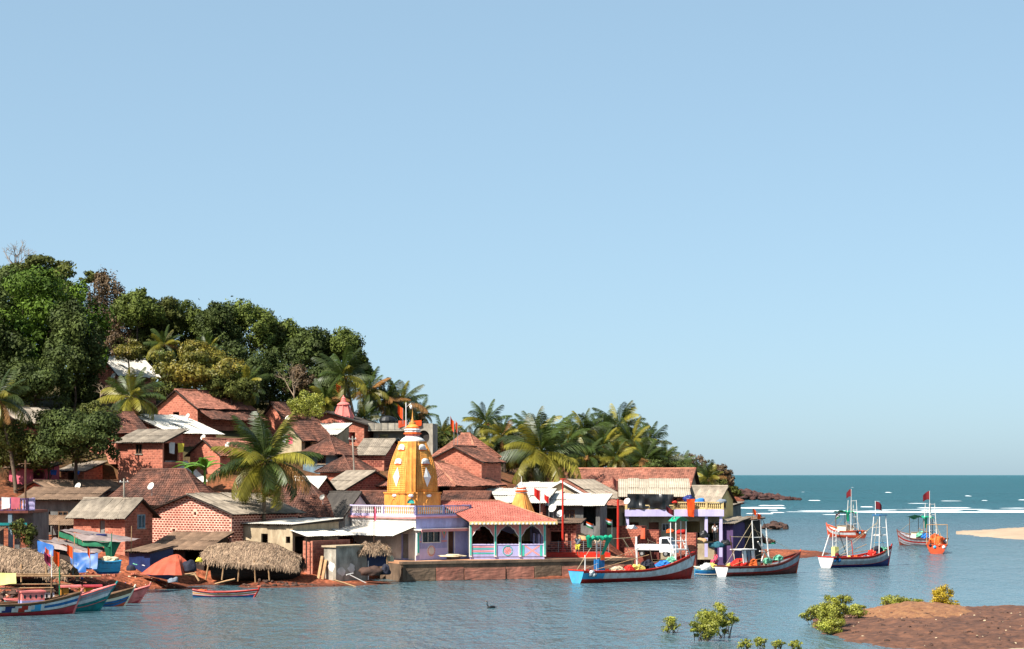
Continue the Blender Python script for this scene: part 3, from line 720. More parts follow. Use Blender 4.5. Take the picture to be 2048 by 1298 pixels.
# ---------------------------------------------------------------- house builder
def rect_wall(mb, O, u, n, L, z0, h, holes, dep=.18, tops=None):
    """outer face with real openings; O foot corner, u along, n outward. tops: optional (hL,hR) for sloping head"""
    us = sorted({0.0, L} | {min(L, max(0, q)) for x in holes for q in (x[0], x[0] + x[2])})
    zs = sorted({z0, h} | {min(h, max(z0, q)) for x in holes for q in (x[1], x[1] + x[3])})
    def pt(a, z, d=0.0):
        return (O[0] + u[0] * a - n[0] * d, O[1] + u[1] * a - n[1] * d, z)
    for i in range(len(us) - 1):
        for j in range(len(zs) - 1):
            cu, cz = (us[i] + us[i + 1]) / 2, (zs[j] + zs[j + 1]) / 2
            if any(x[0] < cu < x[0] + x[2] and x[1] < cz < x[1] + x[3] for x in holes):
                continue
            mb.quad(pt(us[i], zs[j]), pt(us[i + 1], zs[j]), pt(us[i + 1], zs[j + 1]), pt(us[i], zs[j + 1]))
    for x in holes:
        a0, a1, b0, b1 = x[0], x[0] + x[2], x[1], x[1] + x[3]
        for (p, q) in (((a0, b0), (a1, b0)), ((a1, b0), (a1, b1)), ((a1, b1), (a0, b1)), ((a0, b1), (a0, b0))):
            mb.quad(pt(*p), pt(*q), pt(*q, dep), pt(*p, dep))
    if tops:
        mb.quad(pt(0, h), pt(L, h), *[pt(a, z) for a, z in tops])

def fit_opening(t, kind, O, u, n, x):
    a0, a1, z0, z1 = x[0], x[0] + x[2], x[1], x[1] + x[3]
    def bx(mb, p0, p1, q0, q1, d0, d1):
        cs = [Vector((O[0] + u[0] * a - n[0] * d, O[1] + u[1] * a - n[1] * d, z)) for a in (p0, p1) for d in (d0, d1) for z in (q0, q1)]
        o = len(mb.v); mb.v += [tuple(c) for c in cs]
        for f in ((0, 1, 3, 2), (4, 6, 7, 5), (0, 4, 5, 1), (2, 3, 7, 6), (0, 2, 6, 4), (1, 5, 7, 3)):
            mb.f.append(tuple(o + i for i in f)); mb.mi.append(mb.m); mb.t.append(.5)
    if kind in ('window', 'bluewindow'):
        mb = MB(); w = .07
        for p in ((a0, a1, z0, z0 + w), (a0, a1, z1 - w, z1), (a0, a0 + w, z0 + w, z1 - w), (a1 - w, a1, z0 + w, z1 - w), ((a0 + a1) / 2 - .03, (a0 + a1) / 2 + .03, z0 + w, z1 - w)):
            bx(mb, *p, -.04, .07)
        if kind == 'bluewindow':
            for k in (1, 3):
                c = a0 + (a1 - a0) * k / 4; bx(mb, c - .02, c + .02, z0 + w, z1 - w, 0, .05)
        f = mb.build('window', 'frame_blue' if kind == 'bluewindow' else 'timber', t)
        for k in (0, 1):
            mb = MB(); c0 = a0 + w + (a1 - a0) / 2 * k * .95
            bx(mb, c0, c0 + (a1 - a0) / 2 - w * 1.4, z0 + w, z1 - w, .09, .11); mb.build('pane', 'glass_dark', f)
        mb = MB(); bx(mb, a0 - .08, a1 + .08, z0 - .07, z0 - .003, -.1, .1); mb.build('sill', 'concrete', f)
    elif kind == 'door':
        mb = MB(); bx(mb, a0 + .03, a1 - .03, z0, z1 - .03, .08, .13); d = mb.build('door', 'door_grey', t)
        mb = MB(); bx(mb, a0 + .1, a0 + .16, z0 + .9, z0 + 1.05, .04, .079); mb.build('handle', 'metal_grey', d)

BRICK_CACHE = {}
def lay_bricks(t, O, u, n, L, z0, top, holes, mats_, mode, bs):
    pu, pz, bw, bh = bs
    r = random.Random(int(L * 100)); cnt = 0
    joined = MB()
    ang = math.atan2(u[1], u[0])
    key = (mats_, bw, bh)
    if mode == 'obj' and key not in BRICK_CACHE:
        ms = []
        for s in range(4):
            mb = MB(); rr = random.Random(s)
            mb.b2(-bw / 2, bw / 2, -.018 - .006 * rr.random(), .01, -bh / 2, bh / 2)
            mb.v = [(x + rr.uniform(-.012, .012), y, z + rr.uniform(-.008, .008)) for x, y, z in mb.v]
            ms.append(mb.mesh('brick', mats_))
        BRICK_CACHE[key] = ms
    rows = int(30 / pz)
    cand = []
    for j in range(rows):
        z = z0 + pz * (j + .5)
        off = pu / 2 if j % 2 else 0
        for i in range(int(L / pu) + 2):
            c = off + pu * (i + .02)
            if c - bw / 2 < .01 or c + bw / 2 > L - .01:
                continue
            if z + bh / 2 > min(top(c - bw / 2), top(c + bw / 2)) - .03:
                continue
            if any(x[0] - .02 < c + bw / 2 and c - bw / 2 < x[0] + x[2] + .02 and x[1] - .02 < z + bh / 2 and z - bh / 2 < x[1] + x[3] + .02 for x in holes):
                continue
            cand.append((c, z))
    cand.sort(key=lambda q: -q[1])
    for i, (c, z) in enumerate(cand):
        p = (O[0] + u[0] * c, O[1] + u[1] * c, z)
        if mode == 'obj' and i < 290:
            link('brick', r.choice(BRICK_CACHE[key]), t, p, (0, 0, ang + r.uniform(-.006, .006)))
        else:
            joined.tv = r.random()
            M = Matrix.Rotation(ang, 3, 'Z')
            joined.box((p[0] + n[0] * .004, p[1] + n[1] * .004, z), (bw * r.uniform(.94, 1.04), .026, bh), M)
    if joined.f:
        structure(joined.build('brickwork', mats_, t), 'stuff')

SHEET_CACHE = {}
def sheet_mesh(w, l, mname, thick=True):
    key = (round(w, 2), round(l, 2), mname)
    if key not in SHEET_CACHE:
        mb = MB(); n = max(8, int(w / .19) * 4)
        rows = []
        for y in (0.0, l * .5, l):
            rows.append([(w * k / n, y, .026 * math.sin(2 * math.pi * k / 4 * .999)) for k in range(n + 1)])
        mb.grid(rows)
        SHEET_CACHE[key] = mb.mesh('roof_sheet', mname, smooth=False)
    return SHEET_CACHE[key]

def sheets(parent, E0, E1, R0, mname, r, wid=1.05, messy=1.0):
    """cover the parallelogram (E0..E1 along the eave, E0..R0 up the slope) with overlapping corrugated sheets"""
    e = (E1 - E0); L = e.length; e = e.normalized()
    s = (R0 - E0); S = s.length; s = s.normalized()
    nrm = e.cross(s).normalized()
    if nrm.z < 0:
        nrm = -nrm
    n = max(1, round(L / wid)); w = L / n
    courses = 2 if S > 3.6 else 1
    cl = S / courses
    me = sheet_mesh(w * 1.05, cl * 1.06, mname)
    flip = e.cross(s).dot(nrm) < 0
    for c in range(courses):
        for i in range(n):
            base = E0 + (e * (w * (i + 1)) if flip else e * (w * i)) + s * (cl * c - .03 * cl + r.uniform(-.06, .04) * messy * (1 if c == 0 else .3)) + nrm * (.035 + .03 * c + .012 * (i % 2) + r.uniform(0, .014))
            ex = -e if flip else e
            M = Matrix((ex, s, nrm)).transposed().to_4x4()
            M = M @ Matrix.Rotation(r.uniform(-.012, .012) * messy, 4, 'Z') @ Matrix.Rotation(r.uniform(-.012, .012) * messy, 4, 'X')
            M.translation = base
            o = link('roof_sheet', me, parent)
            o.matrix_basis = M

def tiles(parent, E0, E1, R1, R0, mname, seed, tw=.23, tl=.27, sag=.13):
    """rows of overlapping ridged tiles over a (trapezoid) slope, one mesh"""
    mb = MB(); r = random.Random(seed)
    S = ((R0 + R1) / 2 - (E0 + E1) / 2).length
    nr = max(3, round(S / tl))
    nrm = (E1 - E0).cross(R0 - E0)
    if nrm.length < 1e-5:
        nrm = (E1 - E0).cross(R1 - E0)
    nrm.normalize()
    if nrm.z < 0:
        nrm = -nrm
    def disp(p):
        return p + nrm * (sag * noise.noise(p * .45 + Vector((seed, 0, 0))) + sag * .5 * noise.noise(p * 1.3 + Vector((0, seed, 0))))
    for i in range(nr):
        t0, t1 = i / nr, min(1.0, (i + 1.12) / nr)
        A0, B0 = E0.lerp(R0, t0), E1.lerp(R1, t0)
        A1, B1 = E0.lerp(R0, t1), E1.lerp(R1, t1)
        m = max(1, round((B0 - A0).length / tw))
        jit = [r.uniform(-.02, .02) for _ in range(m)]
        lo, hi = [], []
        for j in range(2 * m + 1):
            u = j / (2 * m)
            hgt = .05 if j % 2 else .0
            k = min(m - 1, j // 2)
            lo.append(disp(A0.lerp(B0, u)) + nrm * (.045 + hgt + jit[k] * .7))
            hi.append(disp(A1.lerp(B1, u)) + nrm * (.012 + hgt))
        for j in range(2 * m):
            if j % 2 == 0:
                tv = min(1, max(0, r.gauss(.45, .26)))
            mb.tv = tv
            mb.quad(lo[j], lo[j + 1], hi[j + 1], hi[j])
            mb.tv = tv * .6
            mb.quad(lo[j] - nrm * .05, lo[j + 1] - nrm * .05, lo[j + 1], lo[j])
    return structure(mb.build('roof_tiles', mname, parent), 'stuff')

def build_house(h, idx):
    r = random.Random(idx * 13 + 5)
    a, b, hw, hr, kd = h['a'], h['b'], h['hw'], h['hr'], h['kind']
    t = thing(h['name'], h['label'], h['cat'], h['C'], h['rz'], h.get('group'))
    wm = h['wall']; wmat = wm[0] if isinstance(wm, tuple) else wm
    hl = [x[1:5] for x in h['holes'] if x[0] == 'L']; hrr = [x[1:5] for x in h['holes'] if x[0] == 'R']
    z0 = -2.2
    tops = {'R': (([(a / 2, hw + hr)]), None, ([(a / 2, hw + hr)]), None), 'L': (None, [(b / 2, hw + hr)], None, [(b / 2, hw + hr)]),
            'hip': (None,) * 4, 'shedL': (None, [(b, hw + hr)], [(a, hw + hr), (0, hw + hr)], [(b, hw + hr)])}[kd]
    mb = MB()
    rect_wall(mb, (0, 0), (0, 1), (-1, 0), a, z0, hw, hl, tops=tops[0])
    rect_wall(mb, (0, 0), (1, 0), (0, -1), b, z0, hw, hrr, tops=tops[1])
    rect_wall(mb, (b, 0), (0, 1), (1, 0), a, z0, hw, [], tops=tops[2])
    rect_wall(mb, (0, a), (1, 0), (0, 1), b, z0, hw, [], tops=tops[3])
    mb.quad((0, 0, -.05), (b, 0, -.05), (b, a, -.05), (0, a, -.05))
    mb.build('wall', wmat, t)
    for x in h['holes']:
        if x[0] == 'L':
            fit_opening(t, x[5], (0, 0), (0, 1), (-1, 0), x[1:5])
        else:
            fit_opening(t, x[5], (0, 0), (1, 0), (0, -1), x[1:5])
    if isinstance(wm, tuple):
        bs = h.get('bs', (.40, .215, .335, .165))
        topL = {'R': lambda u: hw + hr * (1 - abs(2 * u / a - 1))}.get(kd, lambda u: hw)
        topR = {'L': lambda u: hw + hr * (1 - abs(2 * u / b - 1)), 'shedL': lambda u: hw + hr * u / b}.get(kd, lambda u: hw)
        lay_bricks(t, (0, 0), (0, 1), (-1, 0), a, 0.0, topL, hl, wm[1], h['brick'], bs)
        lay_bricks(t, (0, 0), (1, 0), (0, -1), b, 0.0, topR, hrr, wm[1], None, bs)
    # roof
    ov = h['ov']; og = ov * .8
    V = Vector; planes = []; edges = []
    if kd == 'R':
        pt = hr / (a / 2); ze = hw - ov * pt
        planes = [(V((-og, -ov, ze)), V((b + og, -ov, ze)), V((b + og, a / 2, hw + hr)), V((-og, a / 2, hw + hr))),
                  (V((b + og, a + ov, ze)), V((-og, a + ov, ze)), V((-og, a / 2, hw + hr)), V((b + og, a / 2, hw + hr)))]
        edges = [(planes[0][0], planes[0][3]), (planes[1][1], planes[1][2])]; ridge = (planes[0][3], planes[0][2])
    elif kd == 'L':
        pt = hr / (b / 2); ze = hw - ov * pt
        planes = [(V((-ov, a + og, ze)), V((-ov, -og, ze)), V((b / 2, -og, hw + hr)), V((b / 2, a + og, hw + hr))),
                  (V((b + ov, -og, ze)), V((b + ov, a + og, ze)), V((b / 2, a + og, hw + hr)), V((b / 2, -og, hw + hr)))]
        edges = [(planes[0][1], planes[0][2]), (planes[1][0], planes[1][3])]; ridge = (planes[0][3], planes[0][2])
    elif kd == 'shedL':
        pt = hr / b; ze = hw - ov * pt; zt = hw + hr + .3 * pt
        planes = [(V((-ov, a + og, ze)), V((-ov, -og, ze)), V((b + .3, -og, zt)), V((b + .3, a + og, zt)))]
        edges = [(planes[0][1], planes[0][2])]; ridge = None
    else:
        m = min(a, b) / 2; pt = hr / m; ze = hw - ov * pt; zt = hw + hr
        e = [V((-ov, -ov, ze)), V((b + ov, -ov, ze)), V((b + ov, a + ov, ze)), V((-ov, a + ov, ze))]
        if b >= a:
            r0, r1 = V((m, a / 2, zt)), V((b - m, a / 2, zt))
            planes = [(e[0], e[1], r1, r0), (e[2], e[3], r0, r1), (e[3], e[0], r0, r0), (e[1], e[2], r1, r1)]
        else:
            r0, r1 = V((b / 2, m, zt)), V((b / 2, a - m, zt))
            planes = [(e[0], e[1], r0, r0), (e[2], e[3], r1, r1), (e[3], e[0], r0, r1), (e[1], e[2], r1, r0)]
        ridge = (r0, r1); edges = [(e[0], r0)]
    if kd in ('L', 'shedL'):
        pass
    mb = MB()
    for p in planes:
        q = list(p)
        if (q[2] - q[3]).length < 1e-4:
            q = q[:3]
        dn = V((0, 0, -.06))
        mb.quad(*[v + dn for v in q])
    for p, q in edges:
        mb.tube([p - V((0, 0, .06)), q - V((0, 0, .06))], .055, 4)
    p0, p1 = planes[0][0], planes[0][1]
    for k in range(int((p1 - p0).length / 1.1) + 1):     # rafter tails under the eave
        q = p0.lerp(p1, min(1, (k * 1.1 + .1) / (p1 - p0).length))
        up = planes[0][3] - planes[0][0]
        mb.tube([q - V((0, 0, .1)), q + up.normalized() * (ov + .3) - V((0, 0, .1))], .04, 4)
    ro = mb.build('roof', 'timber_dark', t)
    for k, p in enumerate(planes):
        if h['roof'].startswith('tile'):
            tiles(ro, *p, h['roof'], idx * 7 + k)
        else:
            sheets(ro, p[0], p[1], p[3], h['roof'], r, messy=1.6)
    if h.get('patch'):
        u0, u1, t0, t1 = h['patch']; p = planes[0]
        f = lambda u, q: p[0].lerp(p[1], u).lerp(p[3].lerp(p[2], u), q) + V((0, -.03, .12))
        sheets(ro, f(u0, t0), f(u1, t0), f(u0, t1), 'sheet_grey', r, messy=2.0)
    if ridge:
        mb = MB()
        if h['roof'].startswith('tile'):
            q0, q1 = ridge; n = max(2, int((q1 - q0).length / .4))
            for k in range(n):
                s0, s1 = q0.lerp(q1, k / n), q0.lerp(q1, (k + 1.1) / n)
                mb.tube([s0 + V((0, 0, .05 + .03 * noise.noise(s0))), s1 + V((0, 0, .07))], [.12, .10], 6)
            if kd == 'hip':
                for ec in (planes[0][0], planes[0][1]):
                    rr = min((ridge[0], ridge[1]), key=lambda q: (q - ec).length)
                    n = max(2, int((rr - ec).length / .4))
                    for k in range(n):
                        s0, s1 = ec.lerp(rr, k / n), ec.lerp(rr, (k + 1.1) / n)
                        mb.tube([s0 + V((0, 0, .06)), s1 + V((0, 0, .08))], [.1, .085], 6)
            mb.build('ridge_cap', 'ridge_tile' if h['roof'] != 'tile_old' else h['roof'], ro)
        else:
            mb.tube([ridge[0] + V((0, 0, .05)), ridge[1] + V((0, 0, .05))], .09, 6)
            mb.build('ridge_cap', h['roof'], ro)
    if h.get('barge'):
        for p, q in edges:
            mb = MB(); d = q - p
            nn = V((-.06, 0, 0)) if kd == 'R' else V((0, -.06, 0))
            mb.grid([[p + nn - V((0, 0, .2)), q + nn - V((0, 0, .2))], [p + nn + V((0, 0, .02)), q + nn + V((0, 0, .02))], [p + nn * .3 + V((0, 0, .02)), q + nn * .3 + V((0, 0, .02))]])
            mb.build('bargeboard', 'white_paint', t)
    if h.get('finial'):
        mb = MB(); q = ridge[0]
        mb.tube([q + V((0, -.2, -.1)), q + V((0, .25, .25)), q + V((0, .42, .8)), q + V((0, .4, 1.15))], [.16, .14, .09, .03], 6)
        e0 = planes[0][0]
        mb.tube([e0 + (q - e0) * f for f in (.6, .8, 1.0)], [.1, .12, .14], 6)
        mb.build('ridge_finial', 'ridge_tile', t)
    ln = h.get('lean')
    if ln:
        face, drop, out, fall, mname = ln
        zt = hw - drop; zl = zt - fall
        mb = MB()
        if face == 'L':
            p = (V((-out, a * .62, zl)), V((-out, -.1, zl)), V((.05, -.1, zt)), V((.05, a * .62, zt))) if h['name'] == 'house' else (V((-out, a, zl)), V((-out, 0, zl)), V((.05, 0, zt)), V((.05, a, zt)))
        else:
            p = (V((-.2, -out, zl)), V((b, -out, zl)), V((b, .05, zt)), V((-.2, .05, zt)))
        mb.quad(*[q - V((0, 0, .06)) for q in p])
        for k in range(4):
            q = p[0].lerp(p[1], k / 3)
            mb.tube([V((q.x, q.y, q.z - .1)), V((q.x, q.y, -1.0))], .06, 5) if mname != 'tile_old' else None
        lo = mb.build('lean_to_roof', 'timber_dark', t)
        if mname.startswith('tile'):
            tiles(lo, *p, mname, idx * 7 + 5)
        else:
            sheets(lo, p[0], p[1], p[3], mname, r, messy=2.0)
    h['obj'] = t
    return t

for i, h in enumerate(HOUSES):
    build_house(h, i)
# ---------------------------------------------------------------- trees, palms, shrubs
def leaf_mesh(name, mname, clumps, n_total, size, seed, up=.25, elong=.55, shell=.55):
    """clumps: array (k,4) centre+radius or (k,6) centre+radii. Leaf-sized faces spread through each clump"""
    g = np.random.default_rng(seed)
    cl = np.array(clumps, float)
    if cl.shape[1] == 4:
        cl = np.c_[cl[:, :3], cl[:, 3], cl[:, 3], cl[:, 3] * .8]
    wgt = cl[:, 3] * cl[:, 5]; wgt = wgt / wgt.sum()
    k = g.choice(len(cl), n_total, p=wgt)
    d = g.normal(size=(n_total, 3)); d[:, 2] += up
    d /= np.linalg.norm(d, axis=1, keepdims=True)
    rr = shell + (1.08 - shell) * g.random(n_total) ** .6
    pos = cl[k, :3] + d * cl[k, 3:] * rr[:, None]
    for w in range(4):      # uneven outline: shift the leaf mass by broad waves, let a few sprays stick out
        kv = g.normal(size=3) * (1.5 + w) / max(1.0, cl[0, 3]); amp = g.normal(size=3) * cl[0, 3] * .09 / (1 + w * .5)
        pos = pos + np.sin(pos @ kv + g.random() * 6)[:, None] * amp
    out = g.random(n_total) < .07
    pos[out] += d[out] * cl[k[out], 3:] * g.random(out.sum())[:, None] * .4
    nrm = d + g.normal(size=(n_total, 3)) * .38
    nrm /= np.linalg.norm(nrm, axis=1, keepdims=True)
    t = np.cross(nrm, g.normal(size=(n_total, 3))); t /= np.linalg.norm(t, axis=1, keepdims=True)
    b = np.cross(nrm, t)
    s = size * g.uniform(.6, 1.3, n_total)[:, None]
    t = t * s * .5; b = b * s * .5 * elong
    V = np.stack([pos - t, pos - b - t * .1, pos + t, pos + b - t * .1], 1).reshape(-1, 3)
    me = bpy.data.meshes.new(name)
    me.vertices.add(n_total * 4); me.vertices.foreach_set('co', V.ravel())
    me.loops.add(n_total * 4); me.loops.foreach_set('vertex_index', np.arange(n_total * 4, dtype=np.int32))
    me.polygons.add(n_total); me.polygons.foreach_set('loop_start', np.arange(0, n_total * 4, 4, dtype=np.int32))
    me.polygons.foreach_set('loop_total', np.full(n_total, 4, dtype=np.int32))
    me.materials.append(MATS[mname])
    ct = g.normal(.5, .16, len(cl))
    tv = np.clip(ct[k] + g.normal(0, .16, n_total), 0, 1)
    a = me.attributes.new('tint', 'FLOAT', 'FACE'); a.data.foreach_set('value', tv)
    me.update(calc_edges=True)
    return me

def crown_clumps(rx, ry, rz, n, seed, frac=.34, low=-.55):
    r = random.Random(seed); out = [(0, 0, 0, rx * .62, ry * .62, rz * .62)]
    ga = math.pi * (3 - math.sqrt(5))
    for i in range(n):
        z = low + (1 - low) * (i + .5) / n + r.uniform(-.2, .2); z = max(-1, min(1, z))
        q = math.sqrt(1 - z * z); a = ga * i + r.uniform(-1, 1)
        k = r.uniform(.66, 1.0)
        s = frac * r.choice((.5, .7, .9, 1.1, 1.45)) * r.uniform(.85, 1.15)
        out.append((rx * k * q * math.cos(a), ry * k * q * math.sin(a), rz * k * z, rx * s, ry * s, rz * s * .9))
    return out

def limb(mb, p, q, r0, r1, r, bend=.15, n=4):
    p, q = Vector(p), Vector(q); L = (q - p).length
    pts = [p.lerp(q, i / n) + (Vector((r.uniform(-1, 1), r.uniform(-1, 1), r.uniform(-.4, .4))) * L * bend if 0 < i < n else Vector()) for i in range(n + 1)]
    mb.tube(pts, [r0 + (r1 - r0) * i / n for i in range(n + 1)], 6)
    return pts

def tree(label, px, py, rx, ry, D, mname, n=9000, size=.4, clumps=26, seed=1, name='tree', cat='tree', group=None, bark='bark', depth=.9, frac=.34, shell=.55, low=-.55, lean=0, trunk_r=None):
    c = P(px, py, D); s = D / F
    R = (rx * s, rx * s * depth, ry * s)
    gz = ground(c.x, c.y)
    base = Vector((c.x + lean, c.y, min(gz - .2, c.z - R[2] * .9)))
    t = thing(name, label, cat, base, 0, group)
    r = random.Random(seed)
    rel = c - base
    cl = [(rel.x + q[0], rel.y + q[1], rel.z + q[2], *q[3:]) for q in crown_clumps(*R, clumps, seed, frac, low)]
    mb = MB()
    tr = trunk_r or max(.12, R[0] * .055)
    fork = Vector((rel.x * .6, rel.y, max(.5, rel.z - R[2] * .55)))
    limb(mb, (0, 0, -.3), fork, tr, tr * .75, r, .03)
    for q in r.sample(cl[1:], min(9, len(cl) - 1)):
        limb(mb, fork, q[:3], tr * .55, tr * .12, r, .1)
    mb.build('trunk', bark, t, smooth=True)
    link('crown', leaf_mesh('crown', mname, cl, n, size, seed, shell=shell), t)
    return t

def twig_tree(label, px, py, rx, ry, D, bark='bark_pale', seed=1, name='bare_tree', leaves=None, n=0, depth=3, spread=.55, cat='tree', size=.3, group=None):
    """a leafless or nearly leafless tree: forking branches, each really there"""
    c = P(px, py, D); s = D / F
    H_ = 2 * ry * s
    base = P(px, py + ry, D); gz = ground(base.x, base.y)
    t = thing(name, label, cat, (base.x, base.y, base.z), 0, group)
    r = random.Random(seed); mb = MB(); tips = []
    def grow(p, d, L, rd, lv, Lc=None):
        q = p + d * L
        mid = p.lerp(q, .5) + Vector((r.uniform(-1, 1), r.uniform(-1, 1), 0)) * L * .06
        mb.tube([p, mid, q], [rd, rd * .8, rd * .62], 5, cap=False)
        if lv == 0:
            tips.append(q); return
        for k in range(r.choice((2, 3, 3))):
            nd = (d + Vector((r.gauss(0, spread), r.gauss(0, spread), r.gauss(.12, .3)))).normalized()
            grow(q, nd, (Lc or L) * r.uniform(.6, .82), rd * .62, lv - 1)
    L0 = H_ * .3
    grow(Vector((0, 0, min(-.2, gz - base.z - .2))), Vector((r.uniform(-.1, .1), 0, 1)).normalized(), L0 + max(.2, base.z - gz + .2), max(.05, H_ * .022), depth + 1, L0)
    mb.build('trunk', bark, t)
    if leaves:
        cl = [(q.x, q.y, q.z, H_ * .085) for q in tips]
        link('crown', leaf_mesh('crown', leaves, cl, n, size, seed, shell=.1), t)
    return t

# fronds: shared meshes; x outward from the crown heart, drooping
def frond_mesh(L, droop, seed, mname, n=34, leaf=1.1):
    r = random.Random(seed); mb = MB(); mb.tv = .75
    pts = []; p = Vector((0, 0, 0)); ang = 0.0
    N = 12
    for i in range(N + 1):
        pts.append(p.copy())
        ang = -droop * (i / N) ** 1.5
        p = p + Vector((math.cos(ang), 0, math.sin(ang))) * (L / N)
    mb.tube(pts, [.045 * (1 - .8 * i / N) for i in range(N + 1)], 4, cap=False)
    tw = r.uniform(-.4, .4)
    for i in range(n):
        f = .12 + .88 * (i + .5) / n
        k = min(N - 1, int(f * N)); q = pts[k].lerp(pts[k + 1], f * N - k)
        d = (pts[k + 1] - pts[k]).normalized()
        up = Vector((-d.z, 0, d.x))
        ll = leaf * L * .26 * (math.sin(math.pi * min(1, f * .82 + .14)) ** .6) * r.uniform(.85, 1.1)
        for s in (-1, 1):
            mb.tv = r.random()
            side = (Vector((0, s, 0)) * .78 + d * .55 - up * r.uniform(.25, .6) + Vector((0, 0, -.25))).normalized()
            e = q + side * ll + Vector((0, 0, -.1 * ll))
            m = q + side * ll * .5
            w = d * (.034 * L / 3)
            mb.quad(q - w * .6, q + w * .6, m + w, m - w)
            mb.quad(m - w, m + w, e + w * .15, e - w * .15)
    return mb.mesh('frond', mname)
FR = {}
for mn in ('frond_green', 'frond_yellow', 'frond_dry'):
    FR[mn] = [frond_mesh(1.0 * 4, dr, i * 3 + 1, mn) for i, dr in enumerate((.7, 1.15, 1.6, 2.1))]

banana_spots = None
def palm(label, px, py, D, fl_px, seed, n=22, base=None, group='coconut palms', yellow=.3, wind=0.0, bias=None, name='coconut_palm', trunk_h=None, dry=.06):
    """px,py: heart of the crown; fl_px: frond length in photo pixels"""
    c = P(px, py, D); r = random.Random(seed)
    s = fl_px * D / F / 4.0
    bx, by = (P(base[0], base[1], D).x, D) if base else (c.x + r.uniform(-1.8, 1.8), c.y)
    gz = min(ground(bx, by), c.z - 1.5)
    if trunk_h:
        gz = max(gz, c.z - trunk_h)
    t = thing(name, label, 'palm', (bx, by, gz), 0, group)
    h = c - Vector((bx, by, gz))
    mb = MB()
    pts = [Vector((h.x * f ** 1.6, h.y * f ** 1.6, h.z * f - .3 * (1 - f))) for f in [i / 8 for i in range(9)]]
    mb.tube(pts, [.2 - .08 * i / 8 for i in range(9)], 8)
    mb.build('trunk', 'palm_trunk', t, smooth=True)
    mb = MB()
    for k in range(7):
        a = k * 2.4; lump(mb, (h.x + .28 * math.cos(a), h.y + .28 * math.sin(a), h.z - .15 - .08 * (k % 3)), (.14, .14, .17), k, rings=4, seg=6, amp=.1)
    mb.build('coconut_bunch', 'frond_dry', t)
    for i in range(n):
        f = (i + .5) / n
        el = math.pi / 2 * (.96 - 1.5 * f ** .85) + r.uniform(-.22, .22)      # young fronds upright, old ones hanging
        az = i * 2.39996 + r.uniform(-.3, .3) + wind
        if r.random() < dry * (f * 2):
            mn = 'frond_dry'
        else:
            mn = 'frond_yellow' if r.random() < yellow * (f + .3) else 'frond_green'
        me = FR[mn][min(3, max(0, int(f * 3.2 + r.uniform(-.6, .8))))]
        sc = s * r.uniform(.82, 1.12) * (.8 + .2 * math.sin(math.pi * f))
        link('frond', me, t, h, Euler((r.uniform(-.5, .5), -el, az), 'XYZ'), (sc, sc, sc))
    return t

def shrub(label, px, py, rx, ry, D, mname, n=1800, size=.22, seed=1, name='shrub', group=None, stems=6, shell=.3, clumps=12):
    c = P(px, py, D); s = D / F; gz = ground(c.x, c.y)
    z0 = min(gz, c.z - ry * s * .9) if gz > -.3 else min(0, c.z - ry * s * .9)
    t = thing(name, label, 'shrub', (c.x, c.y, z0), 0, group)
    r = random.Random(seed); mb = MB()
    cl = [(q[0], q[1], c.z - z0 + q[2], *q[3:]) for q in crown_clumps(rx * s, rx * s * .8, ry * s, clumps, seed, .38, -.8)]
    for k in range(stems):
        q = r.choice(cl)
        limb(mb, (0, 0, -.3), q[:3], .05, .015, r, .08, 3)
    mb.build('stem', 'bark', t)
    link('foliage', leaf_mesh('foliage', mname, cl, n, size, seed, shell=shell), t)
    return t

# --- hillside woodland, left to right
tree('huge bright green mango tree towering at the left edge', 72, 664, 126, 112, 222, 'leaf_bright', 30000, .42, 44, 11, 'mango_tree', frac=.27)
tree('dark broad tree cut by the left edge below the bright mango', -20, 700, 90, 110, 218, 'leaf_dark', 17000, .42, 34, 12, 'broad_tree', frac=.3)
tree('dark green tree directly above the roofs under the huge mango', 70, 765, 85, 62, 212, 'leaf_dark', 15000, .38, 30, 13, 'broad_tree', frac=.3)
tree('dark tree filling the gap right of the huge mango', 150, 715, 52, 92, 217, 'leaf_dark', 13000, .38, 26, 14, 'broad_tree', frac=.32)
tree('brownish tree crown rising behind the huge mango at the skyline', 80, 555, 62, 40, 246, 'leaf_olive', 8000, .4, 24, 15, 'hill_tree')
tree('dark tree at the upper left skyline behind the mango', 6, 570, 50, 42, 244, 'leaf_dark', 7000, .4, 20, 16, 'hill_tree')
twig_tree('pale leafless tree sticking out at the left skyline', 22, 530, 55, 60, 250, 'bark_pale', 17, spread=.6, depth=4)
tree('tall brown dry tree beside the hilltop house', 208, 632, 40, 72, 240, 'leaf_brown', 9000, .32, 26, 18, 'dry_tree', shell=.2, bark='bark_pale')
tree('thin flat topped crown above the tall dry tree', 190, 556, 27, 12, 244, 'leaf_olive', 1500, .32, 10, 19, 'flat_topped_tree', shell=.2, trunk_r=.12)
tree('brown scrubby tree behind the hilltop house', 236, 690, 46, 48, 238, 'leaf_brown', 7000, .32, 22, 20, 'dry_tree', shell=.2)
